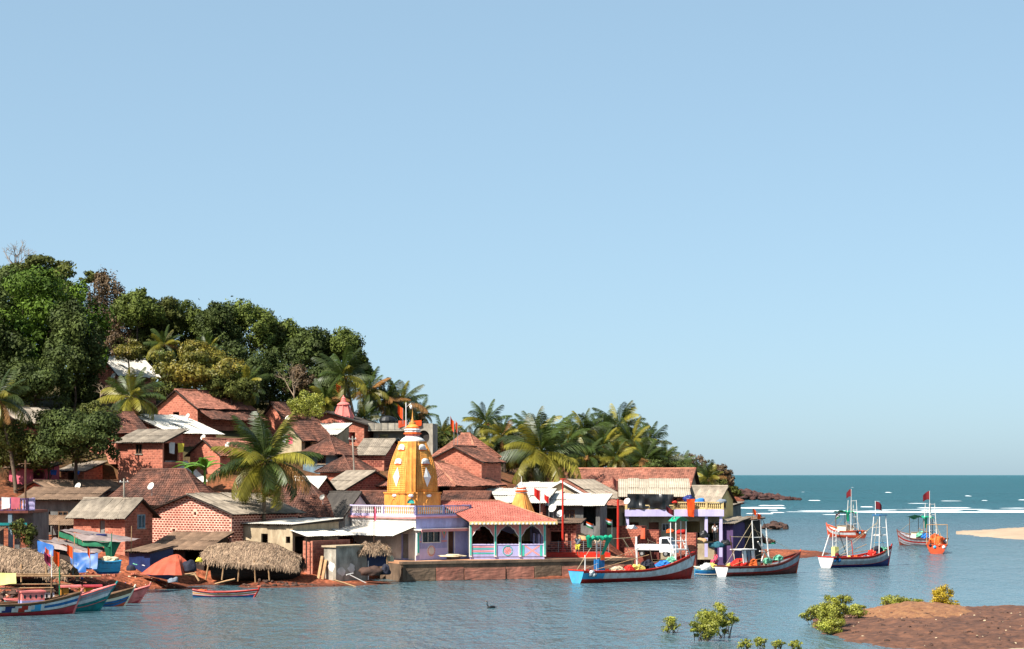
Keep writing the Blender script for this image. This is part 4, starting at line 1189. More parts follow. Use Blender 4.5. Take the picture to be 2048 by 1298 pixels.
for i, (x, y, rx, ry, m, lb) in enumerate([
        (275, 628, 40, 42, 'leaf_mango', 'round mango crown at the left end of the skyline row'),
        (322, 645, 44, 46, 'leaf_olive', 'olive green crown second from the left in the skyline row'),
        (380, 660, 52, 50, 'leaf_mango', 'wide mango crown in the skyline row above the yellow mango'),
        (438, 662, 42, 50, 'leaf_dark', 'dark narrow crown in the skyline row right of the yellow mango'),
        (502, 672, 56, 56, 'leaf_mango', 'highest mango crown in the middle of the skyline row'),
        (566, 700, 44, 48, 'leaf_mango', 'mango crown dipping in the skyline row above the bare tree'),
        (618, 706, 40, 48, 'leaf_dark', 'dark mango crown just left of the open branched end tree'),
        (280, 705, 55, 50, 'leaf_olive', 'scrubby olive tree behind the small yellow bush'),
        (350, 720, 50, 55, 'leaf_dark', 'dark tree hidden behind the yellow mango'),
        (470, 745, 60, 55, 'leaf_dark', 'dark tree right behind the yellow mango'),
        (540, 765, 55, 62, 'leaf_dark', 'dark shaded tree above the tile roofs in the middle'),
        (640, 790, 55, 48, 'leaf_dark', 'dark shaded tree behind the round bush'),
        (170, 790, 42, 42, 'leaf_dark', 'dark shaded tree below the hilltop brick house')]):
    tree(lb, x, y, rx, ry, 236 + (i % 3) * 3 - (14 if y > 740 else 0), m, 9500, .34, 28, 30 + i, 'mango_tree' if m == 'leaf_mango' else 'broad_tree', frac=.33)
tree('open branched mango at the right end of the skyline row', 682, 712, 56, 52, 238, 'leaf_mango', 8500, .33, 24, 51, 'mango_tree', frac=.3, shell=.4, low=-.2)
tree('rounded mango tree with yellow flowering crown above the tile roofs', 390, 742, 90, 50, 214, 'leaf_yellow', 15000, .34, 40, 52, 'flowering_mango_tree', frac=.26)
tree('low drooping yellow green tree between flowering mango and palm', 462, 778, 40, 30, 211, 'leaf_olive', 4000, .32, 16, 57, 'low_tree')
tree('small yellowish bush above the white hilltop roof', 257, 706, 29, 24, 229, 'leaf_yellow', 3000, .26, 14, 53, 'yellow_bush', cat='bush')
tree('round light green bush left of the pink shrine tower', 615, 815, 34, 29, 214, 'leaf_mangrove', 4200, .22, 18, 54, 'round_bush', cat='bush')
twig_tree('bare brown tree among the dark woods above the round bush', 596, 772, 40, 48, 218, 'bark_pale', 55, spread=.5, depth=4)
tree('dry brown undergrowth tree behind the bare tree', 600, 770, 34, 36, 224, 'leaf_brown', 4000, .28, 16, 58, 'dry_tree', shell=.2)
twig_tree('bare twisted shrub beside the hilltop brick house', 196, 778, 30, 36, 212, 'bark_pale', 56, spread=.8, depth=3, name='bare_shrub', cat='shrub')
tree('dark mango tree with forked trunk standing over the low roofs', 152, 888, 84, 66, 182, 'leaf_dark', 20000, .3, 40, 61, 'mango_tree', frac=.26, low=-.35)
tree('leafy green tree at the left edge above the low roofs', 28, 905, 62, 56, 184, 'leaf_olive', 13000, .28, 32, 62, 'leafy_tree', frac=.28)
shrub('small leafy shrub in front of the dark porch on the left', 45, 1066, 24, 26, 150, 'leaf_olive', 1800, .2, 63)
shrub('green bush growing above the low sheet roofs on the left', 95, 842, 40, 22, 186, 'leaf_olive', 2500, .26, 64)
shrub('green bush behind the small tile roof on the left', 195, 825, 40, 24, 192, 'leaf_olive', 2500, .26, 65)
tree('bare brown scrub tree on the ridge behind the orange pennants', 905, 872, 34, 22, 300, 'leaf_brown', 2200, .3, 14, 66, 'scrub_tree', shell=.1)
tree('light green scrub tree among the palms above the long tile roof', 1150, 905, 34, 28, 246, 'leaf_olive', 3000, .3, 16, 67, 'scrub_tree', shell=.3)

for i, (x, y, rx, ry, m, lb) in enumerate([(300, 662, 36, 30, 'leaf_olive', 'small olive crown tucked between the first skyline mangoes'), (412, 648, 34, 30, 'leaf_mango', 'small mango crown over the right of the flowering mango'), (470, 640, 30, 26, 'leaf_olive', 'small crown just left of the highest skyline mango'), (540, 668, 32, 32, 'leaf_olive', 'small crown just right of the highest skyline mango'), (594, 690, 28, 30, 'leaf_mango', 'small crown above the bare brown tree'), (652, 748, 34, 40, 'leaf_mango', 'lower crown under the open branched mango'), (120, 600, 46, 44, 'leaf_mango', 'mid green crown on the right shoulder of the huge mango'), (722, 745, 20, 26, 'leaf_mango', 'drooping outer bough of foliage at the right end of the woods')]):
    tree(lb, x, y, rx, ry, 243 - (i % 2) * 3, m, 4500, .32, 18, 150 + i, 'hill_tree', frac=.36, low=-.8)
for i, (x, y, rx, ry, lb) in enumerate(((505, 800, 52, 26, 'dark bushes behind the tile ridge below the woods'), (440, 790, 44, 24, 'bushes at the foot of the flowering mango'), (350, 772, 40, 22, 'bushes under the left of the flowering mango'), (575, 815, 40, 22, 'bushes left of the round light bush'), (1010, 915, 60, 26, 'undergrowth at the foot of the left grove palms'), (1110, 930, 60, 22, 'undergrowth in the shade of the drooping palm'), (1210, 930, 60, 20, 'undergrowth above the long tile roof, left part'), (1310, 934, 60, 16, 'undergrowth above the long tile roof, right part'), (860, 880, 40, 20, 'bushes right of the cement house'))):
    shrub(lb, x, y, rx, ry, 224 if x < 900 else 244, 'leaf_dark' if i % 2 else 'leaf_olive', 3600, .3, 170 + i, shell=.3)
# --- palms
palm('big coconut palm with broad drooping fronds in the middle of the village', 530, 922, 172, 122, 3, 38, base=(527, 1010), yellow=.5)
PALMS = [(262, 795, 198, 66, 'coconut palm in front of the hilltop brick house'), (-6, 800, 182, 66, 'coconut palm whose fronds reach in at the left edge'), (328, 688, 232, 44, 'palm poking out above the flowering mango'),
    (492, 772, 214, 44, 'yellowing palm right of the flowering mango'), (415, 700, 232, 38, 'small palm crown hidden behind the flowering mango'),
    (688, 752, 224, 68, 'tall palm behind the pink shrine tower'), (650, 800, 222, 46, 'short palm left of the pink shrine tower'), (738, 782, 236, 52, 'palm just right of the pink shrine tower'), (770, 800, 238, 54, 'palm above the left part of the cement house'), (800, 808, 242, 50, 'palm directly above the flat cement roof'), (838, 828, 246, 42, 'slender palm over the right end of the cement house'), (728, 838, 232, 40, 'low palm in front of the shrine hedge'),
    (884, 866, 236, 34, 'small palm left of the two orange pennants'), (972, 846, 240, 56, 'palm at the left end of the palm grove'), (1004, 872, 236, 46, 'low palm beneath the left end of the grove'), (1046, 872, 250, 46, 'palm behind the big drooping grove palm'),
    (1082, 905, 214, 98, 'large drooping palm in front of the palm grove'), (1070, 870, 240, 52, 'upright palm behind the large drooping palm'), (1168, 862, 248, 54, 'tall palm in the middle of the grove'), (1136, 880, 244, 48, 'palm left of the middle of the grove'), (1238, 852, 256, 56, 'tallest palm of the grove against the sky'),
    (1204, 892, 246, 48, 'palm below the tallest palm on the left'), (1262, 884, 250, 50, 'palm below the tallest palm on the right'), (1296, 890, 258, 48, 'palm on the right shoulder of the grove'), (1232, 915, 240, 46, 'low palm touching the long tile roof'), (1290, 918, 244, 46, 'low palm above the right half of the long roof'), (1326, 918, 252, 40, 'palm at the right end of the grove'), (1172, 915, 240, 46, 'low palm above the left half of the long roof'), (1362, 930, 262, 30, 'small palm above the right end of the long roof'), (1416, 958, 246, 42, 'palm right of the long tile roof by the shore'), (1028, 900, 238, 46, 'palm between the left grove palms and the drooping palm'), (1196, 868, 254, 46, 'palm just left of the tallest grove palm'), (1276, 905, 254, 44, 'palm on the lower right flank of the grove'), (1345, 934, 256, 34, 'small palm at the seaward end of the grove'), (946, 888, 234, 36, 'low palm right of the two orange pennants'), (1120, 918, 236, 44, 'low palm left of the long tile roof')]
for i, (x, y, D, fl, lb) in enumerate(PALMS):
    palm(lb, x, y, D, fl * (1.2 + .12 * math.sin(i * 2.3)), 100 + i * 3, 29 + (5 if fl > 80 else 0), yellow=.5)

# --- banana plants
def banana(label, px, py, D, seed):
    b = P(px, py, D); r = random.Random(seed); b.z += .2
    t = thing('banana_plant', label, 'banana plant', (b.x, b.y, b.z - .4), 0, 'banana plants by the white roof')
    mb = MB(); mb.tube([(0, 0, 0), (.1, 0, 1.0), (.05, 0, 2.0)], [.14, .12, .08], 7); mb.build('stem', 'banana_leaf', t)
    for k in range(10):
        mb = MB(); L = r.uniform(1.7, 2.5); rows = []
        for i in range(8):
            f = i / 7; w = .33 * math.sin(math.pi * min(1, f * .9 + .08)) + .01
            x = L * f; z = L * (.75 * f - .85 * f * f)
            rows.append([(x, -w, z - .1 * w), (x, 0, z + .05), (x, w, z - .1 * w)])
        mb.grid(rows)
        mb.build('leaf', 'banana_leaf', t, loc=(.05, 0, 1.9), rot=(0, -r.uniform(.1, .7), k * 2.4 + r.random()))
banana('banana plant with bright leaves next to the palm', 408, 978, 183, 1)
banana('banana plant with bright leaves beside the white sheet roof', 384, 980, 184, 2)

# --- headland scrub and mangroves
for i, (x, y, rx, ry, D, m) in enumerate([(1385, 930, 24, 20, 330, 'leaf_brown'), (1412, 945, 22, 26, 420, 'leaf_olive'), (1440, 945, 20, 16, 620, 'leaf_brown'), (1455, 962, 18, 18, 640, 'leaf_brown'), (1432, 972, 24, 20, 610, 'leaf_olive'), (1462, 980, 14, 14, 650, 'leaf_olive'), (1474, 988, 12, 9, 660, 'leaf_olive'), (1405, 975, 22, 20, 420, 'leaf_olive')]):
    tree(['brown thorny tree behind the right end of the long roof', 'olive scrub tree rising over the corrugated upper room', 'highest brownish tree on the far headland', 'dry brown tree at the outer edge of the headland', 'green scrub low on the far headland', 'small green scrub near the headland rocks', 'outermost green bush on the headland rocks', 'dark scrub behind the corrugated upper room'][i],
         x, y, rx, ry, D, m, 2600, .2 * D / 220, 14, 80 + i, 'scrub_tree', group='scrub of the headland', shell=.15, trunk_r=.1)
twig_tree('bare grey tree on the ridge right of the palm grove', 1378, 920, 14, 24, 340, 'bark', 90, spread=.5)
twig_tree('leafless pale tree over the far headland scrub', 1425, 935, 30, 22, 610, 'bark_pale', 91, spread=.8, depth=4)

def mangrove(label, parts, mname, seed, dens=1.0):
    """parts: (px, py, rx, ry, base row) of each lobe, first one is the root"""
    b = G(parts[0][0], parts[0][4], 0.0)
    t = thing('mangrove_bush', label, 'mangrove', b, 0, 'mangroves around the mud islet')
    r = random.Random(seed); mb = MB(); cl = []
    for (px, py, rx, ry, by) in parts:
        g_ = G(px, by, 0.0); s = g_.y / F
        c = P(px, py, g_.y) - b
        for q in crown_clumps(rx * s, rx * s * .8, ry * s, 12, seed + int(px), .36, -.85):
            cl.append((c.x + q[0], c.y + q[1], c.z + q[2], q[3], q[4], q[5]))
        for k in range(9):
            e = r.choice(cl[-12:])
            limb(mb, ((g_ - b).x + r.uniform(-.6, .6) * rx * s, (g_ - b).y + r.uniform(-.4, .4) * rx * s, -.5), e[:3], .03, .012, r, .08, 3)
    for p in parts[1:]:
        g_ = G(p[0], p[4], 0.0) - b; mb.tube([(0, 0, -.3), tuple(g_ * .5 + Vector((0, 0, -.32))), tuple(g_ + Vector((0, 0, -.3)))], .05, 5)
    mb.build('stem', 'bark', t)
    n = int(sum(p[2] * p[3] for p in parts) * 5.5 * dens)
    link('foliage', leaf_mesh('foliage', mname, cl, n, .12, seed, shell=.1, up=.1), t)
mangrove('small mangrove bush standing alone in the water', [(1342, 1250, 18, 14, 1266)], 'leaf_mangrove', 1, .8)
mangrove('two lobed mangrove bush in the foreground water', [(1438, 1240, 34, 28, 1276), (1405, 1255, 26, 20, 1282)], 'leaf_mangrove', 2)
mangrove('largest mangrove clump at the left end of the islet', [(1672, 1215, 34, 30, 1262), (1660, 1245, 30, 20, 1268), (1632, 1230, 26, 16, 1250), (1705, 1222, 30, 14, 1246)], 'leaf_mangrove', 3)
mangrove('spreading mangrove bush behind the islet crest', [(1785, 1206, 26, 16, 1222), (1828, 1208, 34, 11, 1220)], 'leaf_mangrove', 4)
mangrove('upright amber mangrove on top of the islet crest', [(1886, 1192, 24, 24, 1222), (1898, 1210, 22, 10, 1222)], 'leaf_amber', 5)
for i, (x, y) in enumerate(((1490, 1286), (1520, 1284), (1556, 1288), (1592, 1290))):
    mangrove(['sparse mangrove sprig at the bottom edge, leftmost of four', 'sparse mangrove sprig at the bottom edge, second of four', 'sparse mangrove sprig at the bottom edge, third of four', 'sparse mangrove sprig at the bottom edge, rightmost of four'][i], [(x, y, 14, 10, 1302)], 'leaf_mangrove', 20 + i, .5)
# ---------------------------------------------------------------- quay
def build_quay():
    A, B = G(806, 1163), G(1268, 1153)
    u = (B - A); L = u.length; u.normalize(); n = Vector((u.y, -u.x, 0))
    rz = math.atan2(u.y, u.x)
    t = thing('quay_wall', 'long weathered plastered quay wall in front of the temple', 'quay wall', A, rz)
    top = 1.66
    mb = MB(); mb.b2(0, L, .0, .6, -1.5, top - .22); mb.b2(-.0, .6, .6, 9, -1.5, top - .22); mb.b2(L - .6, L, .6, 12, -1.5, top - .22); mb.build('wall_core', 'quay_stone', t)
    r = random.Random(4); x = .3; k = 0
    while x < L - .5:
        w = min(r.uniform(2.2, 3.9), L - .3 - x)
        mb = MB(); d = .06 + .03 * (k % 3)
        z1 = top - .55 - r.uniform(0, .12)
        rows = []
        for i in range(9):
            rows.append([(x + w * j / 8, -d - .03 * noise.noise(Vector((x + j * .7, i * .6, 2))) - .01, .02 + (z1 - .02) * i / 8 + (.04 * noise.noise(Vector((x + j, k, 3))) if i in (0, 8) else 0)) for j in range(9)])
        mb.grid(rows)
        f, l = rows[0], rows[-1]
        mb.grid([l, [(p[0], 0, p[2]) for p in l]]); mb.grid([[(p[0], 0, p[2]) for p in f], f])
        mb.grid([[q[0] for q in rows], [(q[0][0], 0, q[0][2]) for q in rows]]); mb.grid([[(q[-1][0], 0, q[-1][2]) for q in rows], [q[-1] for q in rows]])
        mb.build('plaster_panel', 'quay_plaster' if k % 4 else 'quay_stone', t)
        x += w + r.uniform(.05, .16); k += 1
    mb = MB(); mb.b2(-.1, L + .05, -.12, .62, top - .22, top); mb.build('coping', 'quay_stone', t)
    mb = MB(); mb.b2(-.1, L, -.05, .5, -1.5, .1); mb.build('footing', 'quay_stone', t)
    # paved ground behind the coping
    mb = MB(); mb.b2(0, L, .62, 16, top - .3, top - .02)
    p = mb.build('quay_pavement', 'paving'); p.location = A; p.rotation_euler = (0, 0, rz); structure(p)
    return A, u, rz, top
QA, QU, QRZ, QTOP = build_quay()

# ---------------------------------------------------------------- temple
def frame_at(c, D, th):
    C = P(c[0], c[1], D); th = rad(th)
    return C, math.pi / 2 - th, (-math.cos(th), math.sin(th)), (math.sin(th), math.cos(th))

def baluster_mesh(h, mname, r=.055):
    mb = MB(); mb.lathe([(r * .7, 0), (r, .06 * h), (r * .6, .2 * h), (r * 1.25, .42 * h), (r * .55, .72 * h), (r, .9 * h), (r * .8, h)], 6)
    return mb.mesh('baluster', mname)

def balustrade(t, p, q, z, h, mname, rail, pitch=.24, posts=2):
    p, q = Vector((*p, z)), Vector((*q, z)); d = q - p; L = d.length; d.normalize(); ang = math.atan2(d.y, d.x)
    mb = MB(); M = Matrix.Rotation(ang, 3, 'Z')
    c = p.lerp(q, .5)
    mb.box(c + Vector((0, 0, h - .05)), (L, .16, .1), M); mb.box(c + Vector((0, 0, .04)), (L, .16, .08), M)
    for i in range(posts + 1):
        mb.box(p.lerp(q, i / posts) + Vector((0, 0, h / 2)), (.2, .2, h + .04), M)
    ra = mb.build('balustrade', rail, t)
    me = baluster_mesh(h - .18, mname)
    n = int(L / pitch)
    for i in range(n):
        link('baluster', me, ra, p.lerp(q, (i + .5) / n) + Vector((0, 0, .08)))

def spire_section(r, ch=.28):
    """square plan with stepped, chamfered corners; corners on the axes' diagonals"""
    pts = []
    for k in range(4):
        a = k * math.pi / 2
        for (x, y) in ((1, -.62), (1, -.3), (1.04, -.26), (1.04, .26), (1, .3), (1, .62), (.93, .66), (.93, .78), (.78, .93), (.66, .93)):
            x, y = x * r, y * r
            pts.append((x * math.cos(a) - y * math.sin(a), x * math.sin(a) + y * math.cos(a)))
    return pts

def spire(t, cx, cy, z, R, H_, mname='gold_paint', small=False):
    prof = [(0, 1.0), (.08, 1.0), (.2, .995), (.35, .965), (.5, .91), (.65, .825), (.8, .715), (.92, .61), (1.0, .54)] if not small else [(0, 1), (.35, .78), (.7, .56), (1, .38)]
    if not small:       # fine horizontal courses
        fs, ss = zip(*prof); prof2 = [(i / 48, float(np.interp(i / 48, fs, ss)) * (1 + .013 * (i % 2))) for i in range(49)]
    else:
        prof2 = prof
    mb = MB()
    mb.grid([[(cx + x, cy + y, z + H_ * f) for x, y in spire_section(R * s)] for f, s in prof2], True)
    top = R * prof[-1][1]
    mb.quad(*[(cx + x, cy + y, z + H_) for x, y in spire_section(top)])
    sp = mb.build('spire', mname, t)
    mb = MB(); mb.grid([[(cx + x, cy + y, z + H_ + dz) for x, y in spire_section(top * k)] for dz, k in ((-.05, 1.06), (.05, 1.06))], True)
    mb.quad(*[(cx + x, cy + y, z + H_ + .05) for x, y in spire_section(top * 1.06)]); mb.build('cornice', mname, sp)
    def rad_at(f):
        for (f0, s0), (f1, s1) in zip(prof, prof[1:]):
            if f <= f1:
                return R * (s0 + (s1 - s0) * (f - f0) / (f1 - f0))
        return top
    return sp, rad_at, top

def build_temple():
    C, rz, dl, dr = frame_at((832, 1120), 172, 45)
    a, b = solve_len(C, dl, 703), solve_len(C, dr, 940)
    t = thing('temple', 'lavender and white temple with balustraded roof terrace and golden spire', 'temple', C, rz)
    hw = 3.55
    mb = MB()
    rect_wall(mb, (0, 0), (0, 1), (-1, 0), a, -1.0, hw, [(1.0, .1, .8, 2.1)])
    rect_wall(mb, (0, 0), (1, 0), (0, -1), b, -1.0, hw, [(.75, 1.5, 2.05, 1.0), (3.75, .3, .75, 2.1)])
    rect_wall(mb, (b, 0), (0, 1), (1, 0), a, -1.0, hw, [])
    rect_wall(mb, (0, a), (1, 0), (0, 1), b, -1.0, hw, [])
    mb.quad((0, 0, hw), (b, 0, hw), (b, a, hw), (0, a, hw)); mb.quad((0, 0, -.02), (b, 0, -.02), (b, a, -.02), (0, a, -.02))
    mb.build('wall', 'lavender', t)
    mb = MB(); mb.b2(-.012, b + .012, -.012, a + .012, -1.0, 1.0)
    # lower band left clear of the door opening on the front
    mb = MB(); mb.b2(.4, 3.7, -.014, 0.0, 0, .95); mb.build('painted_dado', 'lavender_pale', t)
    mb = MB(); mb.b2(-.014, 0, 1.9, a, 0, 2.2); mb.b2(-.014, 0, .02, .95, 0, 2.2); mb.b2(-.016, 0, 0.0, a, 2.22, hw - .02); mb.build('sunlit_side_plaster', 'plaster_white', t)  # left face coloured white: its sunlit brightness is put into the colour
    for z0, z1, o, m in ((hw, hw + .16, .22, 'pink_trim'), (hw + .16, hw + .3, .1, 'lavender_pale')):
        mb = MB(); mb.b2(-o, b + o, -o, a + o, z0, z1); mb.build('cornice', m, t)
    zb = hw + .3
    balustrade(t, (.0, .0), (.0, a), zb, .82, 'white_paint', 'lavender_pale', posts=2)  # paler rail than on the front: sunlight put into the colour
    balustrade(t, (.0, .0), (b, .0), zb, .82, 'white_paint', 'lavender', posts=2)
    balustrade(t, (b, .0), (b, a), zb, .82, 'white_paint', 'lavender', posts=2)
    # front rain shade and its pink edge
    mb = MB(); mb.b2(-.25, b + .3, -.95, 0, 2.55, 2.66); c = mb.build('rain_shade', 'white_paint', t)
    mb = MB(); mb.b2(-.25, b + .3, -1.0, -.951, 2.42, 2.67); mb.build('shade_edge', 'pink_trim', c)
    # sloping sheet awning along the left side
    mb = MB(); mb.quad((-2.4, a + .3, 2.05), (-2.4, .25, 2.05), (0, .0, 2.75), (0, a + .3, 2.75))
    aw = mb.build('side_awning', 'timber_dark', t)
    sheets(aw, Vector((-2.4, a + .3, 2.08)), Vector((-2.4, .25, 2.08)), Vector((0, a + .3, 2.78)), 'sheet_white', random.Random(3), messy=.5)
    mb = MB(); mb.b2(-.05, -.017, 0, a, hw - .3, hw - .2); mb.build('side_band', 'white_paint', t)
    # window, door, columns, rosette and painted triangles on the front
    fit = [(.75, 1.5, 2.05, 1.0)]
    mb = MB()
    for p in ((.68, 2.87, -.05, .05, 1.43, 1.5), (.68, 2.87, -.05, .05, 2.5, 2.56), (.68, .75, -.05, .05, 1.5, 2.5), (2.8, 2.87, -.05, .05, 1.5, 2.5), (1.42, 1.46, .02, .07, 1.5, 2.5), (2.1, 2.14, .02, .07, 1.5, 2.5)):
        mb.b2(p[0], p[1], p[2], p[3], p[4], p[5])
    w = mb.build('window', 'white_paint', t)
    for k in range(3):
        mb = MB(); x0 = .77 + k * .69; mb.b2(x0, x0 + .64, .1, .12, 1.52, 2.48); mb.build('pane', 'glass_dark', w)
    mb = MB(); mb.b2(3.78, 4.47, .1, .14, .3, 2.38); mb.build('door', 'door_brown', t)
    mb = MB(); mb.b2(3.7, 3.76, -.04, .0, .3, 2.45); mb.b2(4.5, 4.56, -.04, 0, .3, 2.45); mb.build('door_frame', 'white_paint', t)
    mb = MB(); mb.b2(3.6, 4.7, -.6, 0, 0, .3); mb.build('step', 'quay_stone', t)
    for x in (.12, b - .12):
        mb = MB(); mb.b2(x - .14, x + .14, -.16, .0, .4, 2.5); co = mb.build('column', 'white_paint', t)
        mb = MB(); mb.b2(x - .08, x + .08, -.19, -.163, .6, 2.35); mb.build('column_inlay', 'teal_trim', co)
    mb = MB()
    rows = []
    for rr, y in ((.0, -.09), (.3, -.085), (.36, -.06), (.46, -.05), (.5, -.0)):
        rows.append([(1.75 + rr * math.cos(q * math.pi / 14), y, .75 + rr * math.sin(q * math.pi / 14)) for q in range(28)])
    mb.grid(list(reversed(rows)), True); ro = mb.build('rosette', 'plaster_white', t)
    for k in range(14):
        mb = MB(); an = k * math.pi / 7
        mb.box((1.75 + .39 * math.cos(an), -.07, .75 + .39 * math.sin(an)), (.07, .05, .12), Matrix.Rotation(-an, 3, 'Y')); mb.build('petal', 'pink_trim', ro)
    for x0, x1 in ((.3, .62), (2.98, 3.62)):
        mb = MB(); mb.quad((x0, -.012, 2.42), ((x0 + x1) / 2, -.012, 1.72), (x1, -.012, 2.42)); mb.quad((x0, -.012, 1.5), (x1, -.012, 1.5), (x1, -.012, 1.62), (x0, -.012, 1.62)); mb.build('painted_triangle', 'pink_trim', t)
        mb = MB(); xm = (x0 + x1) / 2; mb.quad((xm - .13, -.016, 2.4), (xm, -.016, 2.0), (xm + .13, -.016, 2.4)); mb.build('painted_triangle', 'teal_trim', t)
    # side door leaf
    mb = MB(); mb.b2(.1, .14, 1.03, 1.77, .1, 2.18); mb.build('door', 'door_grey', t)
    # ----- the golden tower
    cx, cy = b * .5 + .15, a * .5 - .1
    Dc = (C + Vector((dr[0] * cx + dl[0] * cy, dr[1] * cx + dl[1] * cy, 0))).y
    zt = lambda py: CAMH + (HOR - py) * Dc / F - C.z
    z0 = hw; zn = zt(1006); z1 = zt(984); z2 = zt(884)
    R = 45 * Dc / F * .92
    mb = MB()
    Rb = R * 1.1
    mb.grid([[(cx + x, cy + y, z) for x, y in spire_section(Rb * s)] for z, s in ((z0, 1.02), (z1 - .12, 1.02), (z1 - .12, 1.06), (z1, 1.06))], True)
    mb.quad(*[(cx + x, cy + y, z1) for x, y in spire_section(Rb * 1.06)])
    dr_ = mb.build('tower_base', 'gold_paint', t)
    sp, ra, top = spire(t, cx, cy, z1, R, z2 - z1)
    Hs = z2 - z1
    # ornaments on the two faces towards the water and on the corner between them
    for (fx, fy) in ((-1, 0), (0, -1)):
        tx, ty = -fy, fx
        def fp(s, f, out=.0, rr=None):
            q = (ra(f) if rr is None else rr)
            return Vector((cx + fx * (q * 1.0 + out) + tx * s, cy + fy * (q * 1.0 + out) + ty * s, z1 + Hs * f))
        # four petalled white diamond on a raised panel
        for s in (0.0,):
            mb = MB(); hh = .2; ww = R * .24
            m0 = fp(s, .3, .16)
            mb.quad(fp(s, .3 - hh, .1), m0 + Vector((tx * ww, ty * ww, 0)), m0 + Vector((fx * .1, fy * .1, 0))); mb.quad(m0 + Vector((tx * ww, ty * ww, 0)), fp(s, .3 + hh, .1), m0 + Vector((fx * .1, fy * .1, 0)))
            mb.quad(fp(s, .3 + hh, .1), m0 - Vector((tx * ww, ty * ww, 0)), m0 + Vector((fx * .1, fy * .1, 0))); mb.quad(m0 - Vector((tx * ww, ty * ww, 0)), fp(s, .3 - hh, .1), m0 + Vector((fx * .1, fy * .1, 0)))
            mb.build('diamond_ornament', 'white_paint', sp)
        for f, k in ((.6, 1.0), (.88, .95)):
            c0 = fp(0, f, .1); mb = MB()
            mb.box(c0 - Vector((0, 0, .08)), (.2 if fx else .85 * k, .85 * k if fx else .2, .16))
            lump(mb, c0 + Vector((0, 0, .06)), (.18 if fx else .42 * k, .42 * k if fx else .18, .27), 1, rings=6, seg=10, amp=.0)
            d = mb.build('domed_niche', 'white_paint', sp)
            mb = MB(); mb.box(c0 - Vector((0, 0, .2)) + Vector((fx * .02, fy * .02, 0)), (.17 if fx else .7 * k, .7 * k if fx else .17, .09)); mb.build('niche_band', 'orange_paint', d)
        for s in (-.62, -.5, .5, .62):     # vertical ribs framing the panel
            mb = MB(); mb.tube([fp(s * ra(f), f, .02) for f in (.02, .2, .4, .6, .8, .98)], .05, 5); mb.build('rib', 'gold_paint', sp)
        # arched niches with teal infill in the base
        for s in (0,):
            q = Rb * 1.04
            mb = MB(); pts = [(.3 * math.cos(math.pi * k / 10), .34 * math.sin(math.pi * k / 10)) for k in range(11)]
            def bp(sx, z, o): return (cx + fx * (q + o) + tx * (s + sx), cy + fy * (q + o) + ty * (s + sx), zn + z)
            mb.quad(*[bp(x, z, .02) for x, z in pts]); ni = mb.build('arched_niche', 'teal_trim', dr_)
            mb = MB(); mb.tube([bp(x * 1.15, z * 1.2, .04) for x, z in pts], .06, 5); mb.build('arch_moulding', 'gold_paint', ni)
            mb = MB(); lump(mb, bp(0, .68, .05), (.12 if fx else .3, .3 if fx else .12, .14), 2, rings=5, seg=10, amp=.15); mb.build('shell_ornament', 'white_paint', ni)
    cq = R * .86
    for s in (-.32, -.18, 0, .18, .32):     # ribs of the corner towards the viewer
        def cp(f, s=s):
            q = ra(f) * .9
            return (cx - q + s * .72, cy - q - s * .72, z1 + Hs * f)
        mb = MB(); mb.tube([cp(f) for f in (0, .2, .35, .5, .65, .8, .92, 1)], .09 if s else .15, 6); mb.build('rib', 'gold_paint', sp)
    q = Rb * .95
    mb = MB(); pts = [(.32 * math.cos(math.pi * k / 10), .36 * math.sin(math.pi * k / 10)) for k in range(11)]
    def bp(sx, z, o): return (cx - q + .72 * sx - o, cy - q - .72 * sx - o, zn + z)
    mb.quad(*[bp(x, z, .02) for x, z in pts]); ni = mb.build('arched_niche', 'teal_trim', dr_)
    mb = MB(); mb.tube([bp(x * 1.15, z * 1.2, .05) for x, z in pts], .06, 5); mb.build('arch_moulding', 'gold_paint', ni)
    mb = MB(); lump(mb, bp(0, .68, .06), (.26, .26, .14), 2, rings=5, seg=10, amp=.15); mb.build('shell_ornament', 'white_paint', ni)
    # crown: lotus, ribbed rings, pot and finial
    k = Dc / F
    mb = MB(); mb.lathe([(24 * k, 0), (25 * k, .1), (22 * k, .26), (17 * k, .42), (12 * k, .52)], 20, (cx, cy, z2)); mb.build('lotus_crown', 'white_paint', t, smooth=True)
    for i, (pz, rr, m) in enumerate(((.52, 14, 'pink_trim'), (.66, 17, 'orange_paint'), (.84, 15, 'white_paint'), (1.0, 16, 'white_paint'), (1.14, 14, 'orange_paint'))):
        mb = MB(); rows = []
        for dz, s in ((0, .86), (.05, 1), (.12, 1), (.18, .84)):
            rows.append([(cx + rr * k * s * (1 + .06 * (j % 2)) * math.cos(j * math.pi / 12), cy + rr * k * s * (1 + .06 * (j % 2)) * math.sin(j * math.pi / 12), z2 + pz + dz) for j in range(24)])
        mb.grid(rows, True); mb.quad(*rows[-1]); mb.build('ring', m, t)
    mb = MB(); mb.lathe([(13 * k, 1.3), (12 * k, 1.42), (7 * k, 1.56), (6 * k, 1.62), (7.5 * k, 1.7), (3 * k, 1.84), (3.6 * k, 1.92), (1.6 * k, 2.05), (1.2 * k, 2.3), (.4 * k, 2.75), (.0, 3.1)], 12, (cx, cy, z2)); mb.build('finial', 'gold_paint', t, smooth=True)
    return t, C, a, b, rz
TEMPLE = build_temple()

